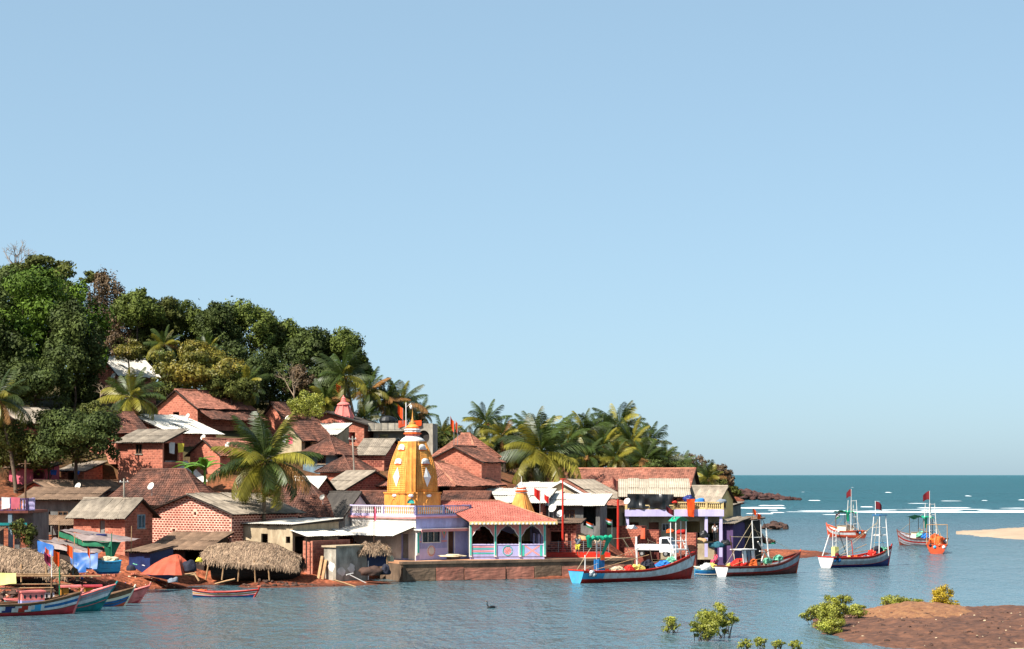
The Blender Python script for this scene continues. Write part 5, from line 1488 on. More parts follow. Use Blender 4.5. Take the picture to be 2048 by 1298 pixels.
def build_hall():
    C, rz, dl, dr = frame_at((941, 1116), 174.5, 82)
    a = 7.5; b = solve_len(C, dr, 1089)
    t = thing('temple_hall', 'open lavender temple hall with cusped arches and pink tile roof', 'temple hall', C, rz)
    hw = (1116 - 1046) * 174.5 / F
    nb = 3; cw = .22
    mb = MB(); mb.b2(0, b, 0, a, -.6, .12); mb.build('plinth', 'lavender', t)
    # back and side walls with light openings
    mb = MB(); rect_wall(mb, (0, a), (1, 0), (0, 1), b, 0, hw, [(.5, 1.1, 1.0, .8), (2.6, .9, .8, 1.3), (4.6, 1.0, 1.2, .9)]); rect_wall(mb, (b, 0), (0, 1), (1, 0), a, 0, hw, [(1.0, 1.0, 1.6, 1.0), (4.0, 1.0, 1.6, 1.0)])
    mb.build('rear_wall', 'lavender_pale', t)
    xs = [b * k / nb for k in range(nb + 1)]
    for x in xs:
        mb = MB(); mb.b2(x - cw / 2, x + cw / 2, -.14, .14, .1, hw); co = mb.build('column', 'white_paint', t)
        mb = MB(); mb.b2(x - .06, x + .06, -.17, -.143, .25, hw - .1); mb.build('column_inlay', 'teal_trim', co)
    zp = 1.12; zs = zp + .72; zt = hw - .12
    for k in range(nb):
        x0, x1 = xs[k] + cw / 2, xs[k + 1] - cw / 2; W = x1 - x0; xm = (x0 + x1) / 2
        mb = MB(); mb.b2(x0, x1, -.05, .08, .12, zp); pw = mb.build('parapet', 'lavender', t)
        mb = MB(); mb.b2(x0, x1, -.09, .1, zp, zp + .1); mb.build('sill', 'lavender_pale', pw)
        # cusped arch: five scallops, a point at the crown
        pts = []
        for j in range(41):
            f = j / 40; e = 1 - abs(2 * f - 1)
            z = zs + (zt - zs) * .92 * math.sin(math.pi / 2 * e) ** .8
            z -= .1 * abs(math.sin(e * math.pi * 2.5)) * (1 if e < .93 else .2)
            pts.append((x0 + W * f, z + (.1 if e > .95 else 0)))
        for y, mname, nm in ((-.04, 'pink_trim', 'arch'),):
            mb = MB(); mb.grid([[(x, y, z) for x, z in pts], [(x, y, hw) for x, z in pts]]); mb.grid([[(x, y + .1, z) for x, z in pts], [(x, y, z) for x, z in pts]])
            ar = mb.build(nm, mname, t)
        mb = MB(); mb.tube([(x, -.06, z) for x, z in pts], .035, 5); mb.build('arch_edge', 'white_paint', ar)
        # painted relief on the parapet
        if k == 0:
            for z, m in ((.35, 'teal_trim'), (.55, 'pink_trim'), (.75, 'teal_trim'), (.92, 'pink_trim')):
                mb = MB(); mb.grid([[(x0, -.062, z), (xm, -.062, z + .12), (x1, -.062, z)], [(x0, -.062, z + .1), (xm, -.062, z + .22 - .12), (x1, -.062, z + .1)]]); mb.b2(x0, x1, -.066, -.052, z, z + .07); mb.build('painted_band', m, pw)
        elif k == 1:
            mb = MB()
            for j in range(8):
                an = j * math.pi / 4; mb.quad((xm, -.07, .62), (xm + .3 * math.cos(an), -.06, .62 + .3 * math.sin(an)), (xm + .36 * math.cos(an + .3), -.06, .62 + .36 * math.sin(an + .3)), (xm + .3 * math.cos(an + .6), -.06, .62 + .3 * math.sin(an + .6)))
            mb.build('painted_flower', 'pink_trim', pw)
            mb = MB(); mb.tube([(xm + .42 * math.cos(j * .4), -.06, .62 + .42 * math.sin(j * .4)) for j in range(16)], .035, 4); mb.build('painted_ring', 'teal_trim', pw)
        else:
            for (p, q) in (((x0 + .35, .2), (x1 - .35, 1.05)), ((x1 - .35, .2), (x0 + .35, 1.05))):
                mb = MB(); mb.grid([[(p[0] - .12, -.06, p[1]), (q[0] - .12, -.06, q[1])], [(p[0] + .12, -.06 - .004 * (p[0] > xm), p[1]), (q[0] + .12, -.06 - .004 * (p[0] > xm), q[1])]]); mb.build('painted_cross', 'pink_trim', pw)
            for x in (x0 + .08, x1 - .3):
                mb = MB(); mb.b2(x, x + .2, -.07, -.052, .15, 1.08); mb.build('painted_band', 'teal_trim', pw)
    mb = MB(); mb.b2(-.15, b + .15, -.2, .2, hw, hw + .12); mb.build('beam', 'lavender_pale', t)
    # eave with a bead trim
    ov = .9; ze = hw + .1; zr = CAMH + (HOR - 1003) * (C.y + a / 2) / F - C.z
    V = Vector; m = 2.3
    e = [V((-.6, -ov, ze)), V((b + 1.0, -ov, ze)), V((b + 1.0, a + .5, ze)), V((-3.2, a + .5, ze))]
    e[0] = V((-.2, -ov, ze)); e[3] = V((-.2, a + .5, ze))
    r0, r1 = V((-2.6, a / 2, zr)), V((b - 3.6, a / 2, zr))
    mb = MB()
    for p in ((e[0], e[1], r1, r0), (e[2], e[3], r0, r1), (e[1], e[2], r1)):
        mb.quad(*[q - V((0, 0, .05)) for q in p])
    mb.quad(e[3], e[0], r0)
    ro = mb.build('roof', 'timber_dark', t)
    tiles(ro, e[0], e[1], r1, r0, 'tile_pink', 91, tw=.22, tl=.26, sag=.02); tiles(ro, e[2], e[3], r0, r1, 'tile_pink', 92, sag=.02); tiles(ro, e[1], e[2], r1, r1, 'tile_pink', 93, tw=.22, tl=.26, sag=.02)
    mb = MB(); mb.tube([r0 + V((0, 0, .08)), r1 + V((0, 0, .08)), e[1] + V((0, 0, .08))], .09, 6); mb.build('ridge_cap', 'ridge_tile', ro)
    mb = MB(); mb.b2(-.2, b + 1.0, -ov - .06, -ov, ze - .22, ze + .05); ed = mb.build('eave_board', 'plaster_yellow', ro)
    me = MB(); lump(me, (0, 0, 0), (.1, .07, .1), 1, rings=5, seg=8, amp=0); me = me.mesh('eave_bead', 'white_paint')
    n = 22
    for j in range(n):
        link('eave_bead', me, ro, (-.1 + (b + 1.0) * (j + .5) / n, -ov - .08, ze - .15))
    # things glimpsed inside
    q = thing('blue_bench', 'blue covered bench seen through the right arch of the hall', 'bench', Vector((0, 0, 0)))
    q.parent = None; q.location = C + Vector((dr[0] * (b * .84) + dl[0] * 3, dr[1] * (b * .84) + dl[1] * 3, .12)); q.rotation_euler = (0, 0, rz)
    mb = MB(); mb.b2(-.7, .7, -.3, .3, .85, 1.0); mb.build('seat', 'tarp_blue', q)
    for sx in (-.6, .6):
        for sy in (-.25, .25):
            mb = MB(); mb.b2(sx - .03, sx + .03, sy - .03, sy + .03, 0, .85); mb.build('leg', 'timber', q)
    return t, C, a, b, rz
HALL = build_hall()

def build_small_spire():
    C = P(1043, 1030, 183.5); k = 183.5 / F
    t = thing('small_shrine', 'small golden pyramid spire rising behind the temple hall roof', 'shrine', (C.x, C.y, 1.5), rad(45 + 8))
    zb = C.z - 1.5
    R = 24 * k
    mb = MB(); mb.b2(-R * .95, R * .95, -R * .95, R * .95, 0, zb); mb.build('wall', 'plaster_yellow', t)
    sp, ra, top = spire(t, 0, 0, zb, R, 43 * k, small=True)
    for i, (z, r, m) in enumerate(((43, 11, 'white_paint'), (46, 13, 'orange_paint'), (49, 11, 'white_paint'), (52, 10, 'orange_paint'))):
        mb = MB(); mb.lathe([(r * k * .8, 0), (r * k, .04), (r * k, .1), (r * k * .8, .14)], 14, (0, 0, zb + z * k)); mb.quad(*[(r * k * .8 * math.cos(j * math.pi / 7), r * k * .8 * math.sin(j * math.pi / 7), zb + z * k + .14) for j in range(14)]); mb.build('ring', m, t)
    mb = MB(); mb.lathe([(8 * k, 54 * k), (7 * k, 57 * k), (3 * k, 60 * k), (2.5 * k, 63 * k), (1 * k, 66 * k), (.2 * k, 78 * k)], 10, (0, 0, zb)); mb.build('finial', 'white_paint', t)
    # pink shrine tower up on the hill
    C = P(687, 842, 217.5); k = 217.5 / F
    t = thing('pink_shrine', 'pink shrine tower with ribbed cap among the hill palms', 'shrine', (C.x, C.y, C.z - 2.5), rad(20))
    sec = [(math.cos(j * math.pi / 4 + math.pi / 8), math.sin(j * math.pi / 4 + math.pi / 8)) for j in range(8)]
    mb = MB(); mb.grid([[(x * r * k, y * r * k, z) for x, y in sec] for r, z in ((21, 0), (21, 2.5), (20.5, 2.5 + 8 * k), (11, 2.5 + 31 * k))], True); mb.build('tower', 'pink_spire', t)
    mb = MB(); mb.lathe([(11 * k, 31 * k), (13 * k, 32 * k), (12.5 * k, 34 * k), (8 * k, 37 * k), (5 * k, 39 * k), (6 * k, 41 * k), (4 * k, 43 * k), (5 * k, 45 * k), (2 * k, 48 * k), (.3 * k, 52 * k)], 16, (0, 0, 2.5)); mb.build('cap', 'pink_spire', t)
    for x, y in sec:
        mb = MB(); mb.tube([(x * 20.7 * k, y * 20.7 * k, 2.5 + 8 * k), (x * 11.2 * k, y * 11.2 * k, 2.5 + 31 * k)], .05, 5); mb.build('rib', 'pink_spire', t)
    mb = MB(); mb.lathe([(21.6 * k, 2.5 + 7 * k), (21.6 * k, 2.5 + 9 * k)], 8); mb.build('band', 'pink_trim', t)
build_small_spire()
# ---------------------------------------------------------------- boats
def hull(t, L, B, fb, bow, stern, mats_, strips, stern_mat, rake=.5, draft=.4, deckf=.62, deck='deck_wood', gun=None, beam_stern=.75, stem=None):
    """strips: material index for each of the seven strakes from keel to gunwale"""
    NS = 34; vl = [0, .18, .32, .46, .6, .74, .88, 1.0]
    def half(s):
        return B / 2 * (1 - max(0, (s - .42) / .58) ** 2.3) * (beam_stern + (1 - beam_stern) * min(1, s / .35) ** .8)
    def sheer(s):
        return fb + stern * max(0, 1 - s / .35) ** 1.6 + bow * max(0, (s - .45) / .55) ** 2.1
    def keel(s):
        return -draft + draft * .8 * max(0, (s - .82) / .18) ** 1.5
    def pt(s, v, sd):
        x = -L / 2 + L * s + rake * v * s ** 6
        z = keel(s) + (sheer(s) - keel(s)) * v
        y = sd * max(.02, half(s)) * (v ** .42 if v > 0 else 0)
        return (x, y, z)
    mb = MB()
    for sd in (-1, 1):
        for i in range(NS):
            s0, s1 = i / NS, (i + 1) / NS
            for j in range(7):
                q = [pt(s0, vl[j], sd), pt(s1, vl[j], sd), pt(s1, vl[j + 1], sd), pt(s0, vl[j + 1], sd)]
                mb.m = strips(j, (s0 + s1) / 2) if callable(strips) else strips[j]
                mb.quad(*(q if sd < 0 else reversed(q)))
    mb.m = len(mats_)
    for j in range(7):
        mb.quad(pt(0, vl[j], -1), pt(0, vl[j + 1], -1), pt(0, vl[j + 1], 1), pt(0, vl[j], 1))
    h = mb.build('hull', list(mats_) + [stern_mat], t)
    for v in (.46, .88):
        for sd in (-1, 1):
            mb = MB(); mb.tube([tuple(Vector(pt(i / NS, v, sd)) + Vector((0, sd * .012, 0))) for i in range(NS + 1)], .022, 4); mb.build('rubbing_strake', gun or stern_mat, t)
    if gun:
        for sd in (-1, 1):
            mb = MB(); mb.tube([pt(i / NS, 1, sd) for i in range(NS + 1)], .055, 6); mb.build('gunwale', gun, t)
        mb = MB(); mb.tube([pt(0, 1, -1), pt(0, 1, 1)], .055, 6); mb.build('transom_rail', gun, t)
    mb = MB(); mb.tube([pt(1, 0, 1), pt(1, .5, 1), pt(1, 1, 1), (pt(1, 1, 1)[0] + rake * .12, 0, pt(1, 1, 1)[2] + .22)], [.07, .07, .075, .06], 6); mb.build('stem_post', stem or gun or stern_mat, t)
    mb = MB()
    dv = deckf
    mb.grid([[(pt(i / NS, dv, -1)[0], pt(i / NS, dv, -1)[1] * .97, pt(min(i / NS, .8), dv, -1)[2]), (pt(i / NS, dv, 1)[0], pt(i / NS, dv, 1)[1] * .97, pt(min(i / NS, .8), dv, 1)[2])] for i in range(NS)])
    mb.build('deck', deck, t)
    for k in range(5):
        s = .15 + .14 * k
        a, b = pt(s, .86, -1), pt(s, .86, 1); mb = MB(); mb.box(((a[0] + b[0]) / 2, 0, a[2]), (.16, b[1] - a[1], .05)); mb.build('thwart', deck, t)
    return pt

def place_boat(label, stern, bow, group='fishing boats', name='fishing_boat'):
    S, W = G(*stern), G(*bow); d = W - S
    t = thing(name, label, 'boat', (S + W) / 2, math.atan2(d.y, d.x), group)
    return t, d.length

def tubes(t, name, mname, *paths, r=.045):
    for p in paths:
        mb = MB(); mb.tube(p, r, 6); mb.build(name, mname, t)

def rig(t, L, mast_x, top, n=4, seed=0):
    r = random.Random(seed)
    tubes(t, 'rigging', 'rope', *[[(mast_x, 0, top * r.uniform(.8, 1)), (L * f, r.choice((-.6, .6)) * (1 - abs(f) * 1.2), 1.1 + (.8 if f > .4 else 0))] for f in (-.47, -.25, .2, .46)[:n]], r=.016)
    tubes(t, 'spare_pole', 'timber_pale', [(-L * .35, .5, 1.0), (L * .3, .55, 1.6)], [(-L * .4, -.5, 1.0), (L * .1, -.45, 2.2)], r=.03)
    for k in range(5):
        x = -L * .4 + L * .13 * k; mb = MB(); lump(mb, (x, r.uniform(-.4, .4), .95), (.22, .2, .2), r.random() * 9, rings=5, seg=8, amp=.4); mb.build('gear', r.choice(['net_teal', 'net_yellow', 'sack', 'net_dark', 'net_orange', 'tarp_blue']), t)

def ladder(t, x0, x1, z0, z1, y, mname='white_paint', n=6, w=.34, name='ladder'):
    mb = MB()
    for s in (-1, 1):
        mb.tube([(x0 , y + s * w / 2, z0), (x1, y + s * w / 2, z1)], .035, 5)
    for k in range(n):
        f = (k + .5) / n; mb.tube([(x0 + (x1 - x0) * f, y - w / 2, z0 + (z1 - z0) * f), (x0 + (x1 - x0) * f, y + w / 2, z0 + (z1 - z0) * f)], .028, 5)
    mb.build(name, mname, t)

def cross_ladder(t, x, y, z0, z1, w=.36, mname='white_paint', n=6, top=.8, name='tower'):
    """two legs in the x direction with rungs: a boat's signal tower"""
    mb = MB()
    for s in (-1, 1):
        mb.tube([(x + s * w / 2, y, z0), (x + s * w / 2 * top, y, z1)], .04, 5)
    for k in range(n):
        f = (k + .6) / n; ww = w / 2 * (1 + (top - 1) * f); z = z0 + (z1 - z0) * f
        mb.tube([(x - ww, y, z), (x + ww, y, z)], .03, 5)
    mb.build(name, mname, t)

def flag(t, p, w, h, mname, seed=0, name='flag', dirx=1.0, diry=0.0, droop=.5, fork=False):
    mb = MB(); rows = []
    n = 8
    for i in range(5):
        v = i / 4; row = []
        for j in range(n + 1):
            u = j / n
            hh = h * (1 - (.75 * u if fork else .25 * u))
            x = w * u * (1 - .3 * droop)
            wv = .22 * w * math.sin(u * 5 + seed) * u
            z = -hh * v - droop * w * u * u * .9 - (h * .3 * u if fork else 0)
            row.append((p[0] + dirx * x - diry * wv, p[1] + diry * x + dirx * wv, p[2] + z))
        rows.append(row)
    mb.grid(rows)
    return mb.build(name, mname, t, smooth=True)

def stripe_flag(t, p, w, h, seed=0):
    for k, m in enumerate(('cloth_saffron', 'cloth_white', 'cloth_green')):
        flag(t, (p[0], p[1], p[2] - h * k / 3), w, h / 3 * 1.02, m, seed, 'flag_stripe', droop=.35)

def heap(name, label, cat, t, loc, r, mname, seed, group=None):
    """a top-level heap resting on boat t at a local place"""
    c, s = math.cos(t.rotation_euler.z), math.sin(t.rotation_euler.z)
    w = Vector((t.location.x + loc[0] * c - loc[1] * s, t.location.y + loc[0] * s + loc[1] * c, t.location.z + loc[2]))
    mb = MB(); rr = random.Random(seed)
    lump(mb, (0, 0, 0), r, seed, rings=9, seg=16, amp=.5, freq=2.6, floor=-r[2] * .4)
    mb.t = [rr.random() for _ in mb.f]
    o = mb.build(name, mname); o.location = w; o.rotation_euler = (0, 0, t.rotation_euler.z)
    return tag(o, label, cat, group)

def buoy(t, x, y, z, r, mname, name='float'):
    mb = MB(); lump(mb, (x, y, z), (r, r, r), 1, rings=6, seg=10, amp=0); mb.build(name, mname, t, smooth=True)

# --- A: red and white boat moored at the quay
def boat_a():
    t, L = place_boat('red and white fishing boat with cyan stern moored along the quay', (1152, 1166), (1380, 1157))
    pt = hull(t, L, 2.5, .95, 1.45, .1, ['hull_red', 'hull_white', 'red_paint', 'hull_cyan'], lambda j, s: (3 if s < .17 and 3 <= j <= 5 else (0 if j < 3 else (1 if j < 6 else 2))), 'hull_cyan', rake=.75, draft=.28, gun='red_paint', beam_stern=.85, stem='hull_red')
    x0 = -L / 2
    rig(t, L, L * .12, 3.7, 4, 1)
    cross_ladder(t, x0 + 2.4, 0, .9, 3.9, .45, n=7)
    mb = MB(); mb.tube([(x0 + 1.3, 0, 3.75), (x0 + 2.6, .1, 3.85), (x0 + 3.6, 0, 3.7)], .05, 6); mb.build('boom', 'white_paint', t)
    mb = MB(); rr = random.Random(1)
    pts = [Vector((x0 + 1.1 + .16 * i, -.1 + .05 * math.sin(i), 3.72 + .06 * math.sin(i * 1.7))) for i in range(17)]
    mb.tube(pts, [.18 + .06 * math.sin(i * 2.1) for i in range(17)], 8); mb.build('rolled_tarpaulin', 'tarp_teal', t)
    mb = MB(); drape(mb, (x0 + 1.0, -.15, 3.7), (x0 + 1.6, -.15, 3.75), (x0 + 1.5, -.2, 2.9), (x0 + 1.05, -.2, 2.95), 7, .12, 2); mb.build('tarpaulin_end', 'tarp_teal', t)
    mb = MB(); drape(mb, (x0 + 3.2, -.1, 3.75), (x0 + 3.7, -.1, 3.7), (x0 + 2.6, -.2, 1.9), (x0 + 2.2, -.2, 1.7), 8, .12, 5); mb.build('tarpaulin_tail', 'tarp_teal', t)
    mb = MB(); mb.b2(x0 + 2.15, x0 + 2.75, -.35, .35, .8, 1.9); e = mb.build('engine_box', 'hull_blue', t)
    mb = MB(); mb.b2(x0 + 2.35, x0 + 2.75, -.38, -.353, 1.85, 2.3); mb.build('signal_panel', 'orange_paint', t)
    for k in range(5):
        buoy(t, x0 + .7 + .22 * (k % 3), -1.12 - .05 * (k % 2), .7 + .22 * (k // 3), .17, 'float_white' if k % 2 else 'cloth_grey')
    tubes(t, 'rope', 'rope', [(x0 + .1, 0, 1.1), (x0 + 2.2, 0, 3.7)], [(x0 + 5.1, 0, 3.6), (x0 + 6.4, .3, 1.3)], [(x0 + 5.0, 0, 3.6), (x0 + 6.8, -.3, 1.2)], [(x0 + 3.0, 0, 3.6), (x0 + 5.2, 0, 3.65), (x0 + 6.6, 0, 3.7)], r=.022)
    tubes(t, 'mast', 'white_paint', [(x0 + 6.55, 0, .8), (x0 + 6.45, 0, 3.75)], r=.09)
    tubes(t, 'mast', 'white_paint', [(x0 + .95, 0, .9), (x0 + .95, 0, 2.3)], r=.05)
    # look-out tower at the bow with green hood
    xb = x0 + L - 1.9
    for sx in (0, 1.15):
        for sy in (-.35, .35):
            tubes(t, 'tower_leg', 'white_paint', [(xb + sx, sy, 1.2), (xb + sx, sy, 5.0)], r=.045)
    for z in (2.6, 3.3):
        tubes(t, 'tower_rail', 'white_paint', [(xb, -.35, z), (xb + 1.15, -.35, z)], [(xb, .35, z), (xb + 1.15, .35, z)], r=.035)
    mb = MB(); mb.b2(xb - .05, xb + 1.2, -.4, .4, 2.5, 2.58); mb.build('tower_floor', 'white_paint', t)
    mb = MB(); rows = []
    for i in range(9):
        f = i / 8; rows.append([(xb - .15 + 1.45 * f, y, 5.0 + .42 * math.sin(math.pi * f)) for y in (-.5, .5)])
    mb.grid(rows); mb.build('hood', 'tarp_teal', t)
    ladder(t, xb + .2, xb - .2, .9, 2.6, -.1, n=6); ladder(t, xb + 1.9, xb + 1.1, 1.5, 3.4, -.1, n=8)
    tubes(t, 'flag_pole', 'white_paint', [(xb + .1, 0, 5.0), (xb + .1, 0, 6.0)], r=.03)
    flag(t, (xb + .1, 0, 6.0), -1.0, .55, 'cloth_maroon', 1)
    for k, (dx, dz) in enumerate(((2.2, 4.6), (4.2, 4.9))):
        tubes(t, 'flag_pole', 'metal_grey', [(x0 + dx - .3, .1, 3.8), (x0 + dx - .3, .1, dz + .3)], r=.02); stripe_flag(t, (x0 + dx - .3, .1, dz + .3), -.7, .45, k)
    heap('fishing_net', 'yellow heap of net amidships on the red and white boat', 'net', t, (0.3, 0, .95), (.7, .6, .4), 'net_yellow', 1, 'nets on the boats')
    heap('fishing_net', 'dark net heap at the foot of the white mast on the quay boat', 'net', t, (1.4, -.1, 1.15), (.55, .6, .55), 'net_dark', 2, 'nets on the boats')
    heap('fishing_net', 'blue net heap near the bow of the quay boat', 'net', t, (3.2, 0, 1.25), (.8, .5, .35), 'net_blue', 3, 'nets on the boats')
    heap('fishing_net', 'pale green net heap under the look out tower of the quay boat', 'net', t, (4.2, 0, 1.6), (.55, .4, .35), 'net_green', 4, 'nets on the boats')
    heap('fishing_net', 'white sack pile behind the blue engine box of the quay boat', 'sack', t, (-1.9, 0, .95), (.8, .5, .3), 'sack', 5)
    heap('fishing_net', 'red net heap between sacks and yellow net on the quay boat', 'net', t, (-.7, 0, .95), (.6, .6, .32), 'net_red', 6, 'nets on the boats')
boat_a()

def boat_b():
    t, L = place_boat('grey and white fishing boat with orange nets off the red mud bank', (1443, 1153), (1592, 1146))
    pt = hull(t, L, 2.2, .85, 1.1, .05, ['hull_brown', 'hull_grey', 'hull_red', 'hull_white'], lambda j, s: (0 if j < 3 else (2 if j in (3, 6) else (3 if s < .33 else 1))), 'hull_white', rake=.6, gun='hull_brown', stem='hull_orange')
    x0 = -L / 2
    rig(t, L, x0 + 4, 4.9, 4, 2)
    # wheelhouse frame with hung sheets
    for sx in (2.1, 3.6):
        for sy in (-.55, .55):
            tubes(t, 'cabin_post', 'white_paint', [(x0 + sx + .2, sy, .8), (x0 + sx, sy, 2.3)], r=.05)
    mb = MB(); mb.b2(x0 + 1.8, x0 + 3.8, -.7, .7, 2.3, 2.38); mb.build('cabin_roof', 'white_paint', t)
    for k, m in enumerate(('white_paint', 'cloth_grey', 'white_paint')):
        mb = MB(); xx = x0 + 2.15 + k * .5; drape(mb, (xx, -.6, 2.25), (xx + .36, -.6, 2.25), (xx + .5, -.62, 1.2), (xx + .14, -.62, 1.2), 6, .06, k); mb.build('hung_sheet', m, t)
    mb = MB(); mb.b2(x0 + 3.0, x0 + 3.7, -.5, .5, .7, 1.5); mb.build('engine_box', 'tank_black', t)
    tubes(t, 'gantry', 'white_paint', [(x0 + 3.6, -.5, 2.3), (x0 + 3.4, -.5, 4.9), (x0 + 4.5, -.5, 5.0), (x0 + 4.7, -.5, 2.6)], [(x0 + 3.5, -.5, 3.4), (x0 + 4.6, -.5, 3.4)], r=.05)
    tubes(t, 'mast', 'white_paint', [(x0 + 6.2, 0, 1.0), (x0 + 5.8, 0, 4.2)], [(x0 + 6.0, 0, 1.6), (x0 + 4.5, -.2, 3.0)], r=.07)
    tubes(t, 'mast', 'timber', [(x0 + 1.9, .2, .8), (x0 + 1.3, .2, 3.6)], r=.05)
    tubes(t, 'bracket', 'white_paint', [(x0 + 4.8, -.3, 1.1), (x0 + 5.2, -.3, 2.1), (x0 + 4.6, -.3, 2.15)], r=.06)
    tubes(t, 'rail', 'rope', [(x0 + 1.3, .2, 3.5), (x0 + 4.3, -.4, 3.4)], r=.025)
    tubes(t, 'flag_pole', 'timber', [(x0 + 3.4, -.5, 4.9), (x0 + 3.5, -.5, 6.0)], [(x0 + 5.8, 0, 4.2), (x0 + 5.1, 0, 5.4)], r=.025)
    flag(t, (x0 + 3.55, -.5, 6.0), .55, .55, 'cloth_saffron', 1, droop=.9); flag(t, (x0 + 5.1, 0, 5.45), -.65, .6, 'cloth_saffron', 2, droop=.5)
    heap('fishing_net', 'bright red net heap on the stern of the grey and white boat', 'net', t, (-2.6, 0, .95), (.85, .7, .55), 'net_red', 11, 'nets on the boats')
    heap('fishing_net', 'orange net heap before the wheelhouse of the grey and white boat', 'net', t, (-1.45, -.1, 1.05), (.85, .75, .6), 'net_orange', 12, 'nets on the boats')
    heap('fishing_net', 'blue bundle on top of the orange net heap', 'bundle', t, (-1.7, 0, 1.75), (.35, .3, .22), 'net_blue', 13)
    heap('fishing_net', 'green net ball amidships on the grey and white boat', 'net', t, (1.1, 0, 1.15), (.4, .4, .4), 'net_green', 14, 'nets on the boats')
    heap('fishing_net', 'pale green net ball at the bow of the grey and white boat', 'net', t, (2.5, 0, 1.35), (.5, .4, .38), 'net_green', 15, 'nets on the boats')
boat_b()

def boat_small():
    t, L = place_boat('small dark blue boat half hidden between the two big boats', (1396, 1150), (1446, 1150), name='small_boat')
    hull(t, L + .6, 1.5, .65, .25, .1, ['hull_navy', 'hull_blue', 'hull_cyan'], [0, 0, 1, 1, 1, 2, 2], 'hull_cyan', rake=.3, gun='hull_cream')
    heap('fishing_net', 'yellow and white sacks in the small dark blue boat', 'sack', t, (-.1, 0, .75), (.7, .4, .3), 'net_yellow', 21)
boat_small()

def boat_c():
    t, L = place_boat('blue bottomed white boat with red rim and tall bow tower', (1664, 1139), (1762, 1128))
    t.rotation_euler.z = rad(33)
    L = 8.2
    hull(t, L, 2.4, 1.0, .95, .05, ['hull_navy', 'hull_grey', 'hull_white', 'red_paint'], [0, 0, 0, 1, 1, 2, 3], 'hull_white', rake=.5, gun='red_paint', deck='hull_blue', beam_stern=.95)
    x0 = -L / 2
    rig(t, L, x0 + L - 1.4, 5.0, 4, 3)
    cross_ladder(t, x0 + 1.3, .2, .9, 3.6, .5, n=6); tubes(t, 'mast', 'white_paint', [(x0 + .2, .8, .9), (x0 + .9, .5, 3.2)], [(x0 + 2.0, -.9, .9), (x0 + 1.9, -.9, 3.0)], r=.05)
    mb = MB(); mb.b2(x0 + 1.0, x0 + 1.5, -.2, .3, .7, 2.0); mb.build('engine_box', 'tarp_yellow', t)
    xb = x0 + L - 1.5
    for sx in (0, .8):
        for sy in (-.4, .4):
            tubes(t, 'tower_leg', 'white_paint', [(xb + sx * 1.6 - .3, sy * 1.6, 1.0), (xb + sx, sy, 5.0)], r=.045)
    for z in (2.3, 3.1, 3.8):
        tubes(t, 'tower_rail', 'hull_cyan' if z == 2.3 else 'white_paint', [(xb, -.4, z), (xb + .8, -.4, z)], [(xb, .4, z), (xb + .8, .4, z)], r=.04)
    mb = MB(); mb.b2(xb - .15, xb + .95, -.5, .5, 5.0, 5.08); mb.build('tower_roof', 'hull_blue', t)
    mb = MB(); mb.b2(xb - .05, xb + .85, -.45, .45, 3.0, 3.06); mb.build('tower_floor', 'white_paint', t)
    tubes(t, 'flag_pole', 'white_paint', [(xb, .2, 5.0), (xb, .2, 6.4)], r=.03); flag(t, (xb, .2, 6.4), .8, .8, 'cloth_maroon', 2, droop=.6, diry=-.4)
    for k in range(5):
        buoy(t, x0 + .3 + .15 * k, -.95 - .1 * (k % 2), .75 + .25 * (k % 3), .22, ['hull_blue', 'tank_black', 'cloth_maroon'][k % 3])
    tubes(t, 'lamp_arm', 'timber_dark', [(x0 + 3.3, .6, 1.1), (x0 + 2.2, .6, 3.4)], r=.035); buoy(t, x0 + 2.2, .6, 3.45, .1, 'float_white', 'lamp')
    tubes(t, 'red_frame', 'red_paint', [(x0 + 3.0, -.6, 1.0), (x0 + 2.8, -.6, 2.6), (x0 + 2.1, -.6, 2.8)], r=.04)
    heap('fishing_net', 'dark and pale net heap under the tall bow tower', 'net', t, (L / 2 - 1.4, 0, 1.35), (.7, .6, .55), 'net_dark', 31, 'nets on the boats')
    heap('fishing_net', 'pale green net ball under the tall bow tower', 'net', t, (L / 2 - .9, -.2, 1.5), (.45, .4, .38), 'net_green', 32, 'nets on the boats')
    heap('fishing_net', 'red net roll before the tall bow tower', 'net', t, (L / 2 - 2.2, -.1, 1.2), (.3, .5, .4), 'net_red', 33, 'nets on the boats')
boat_c()

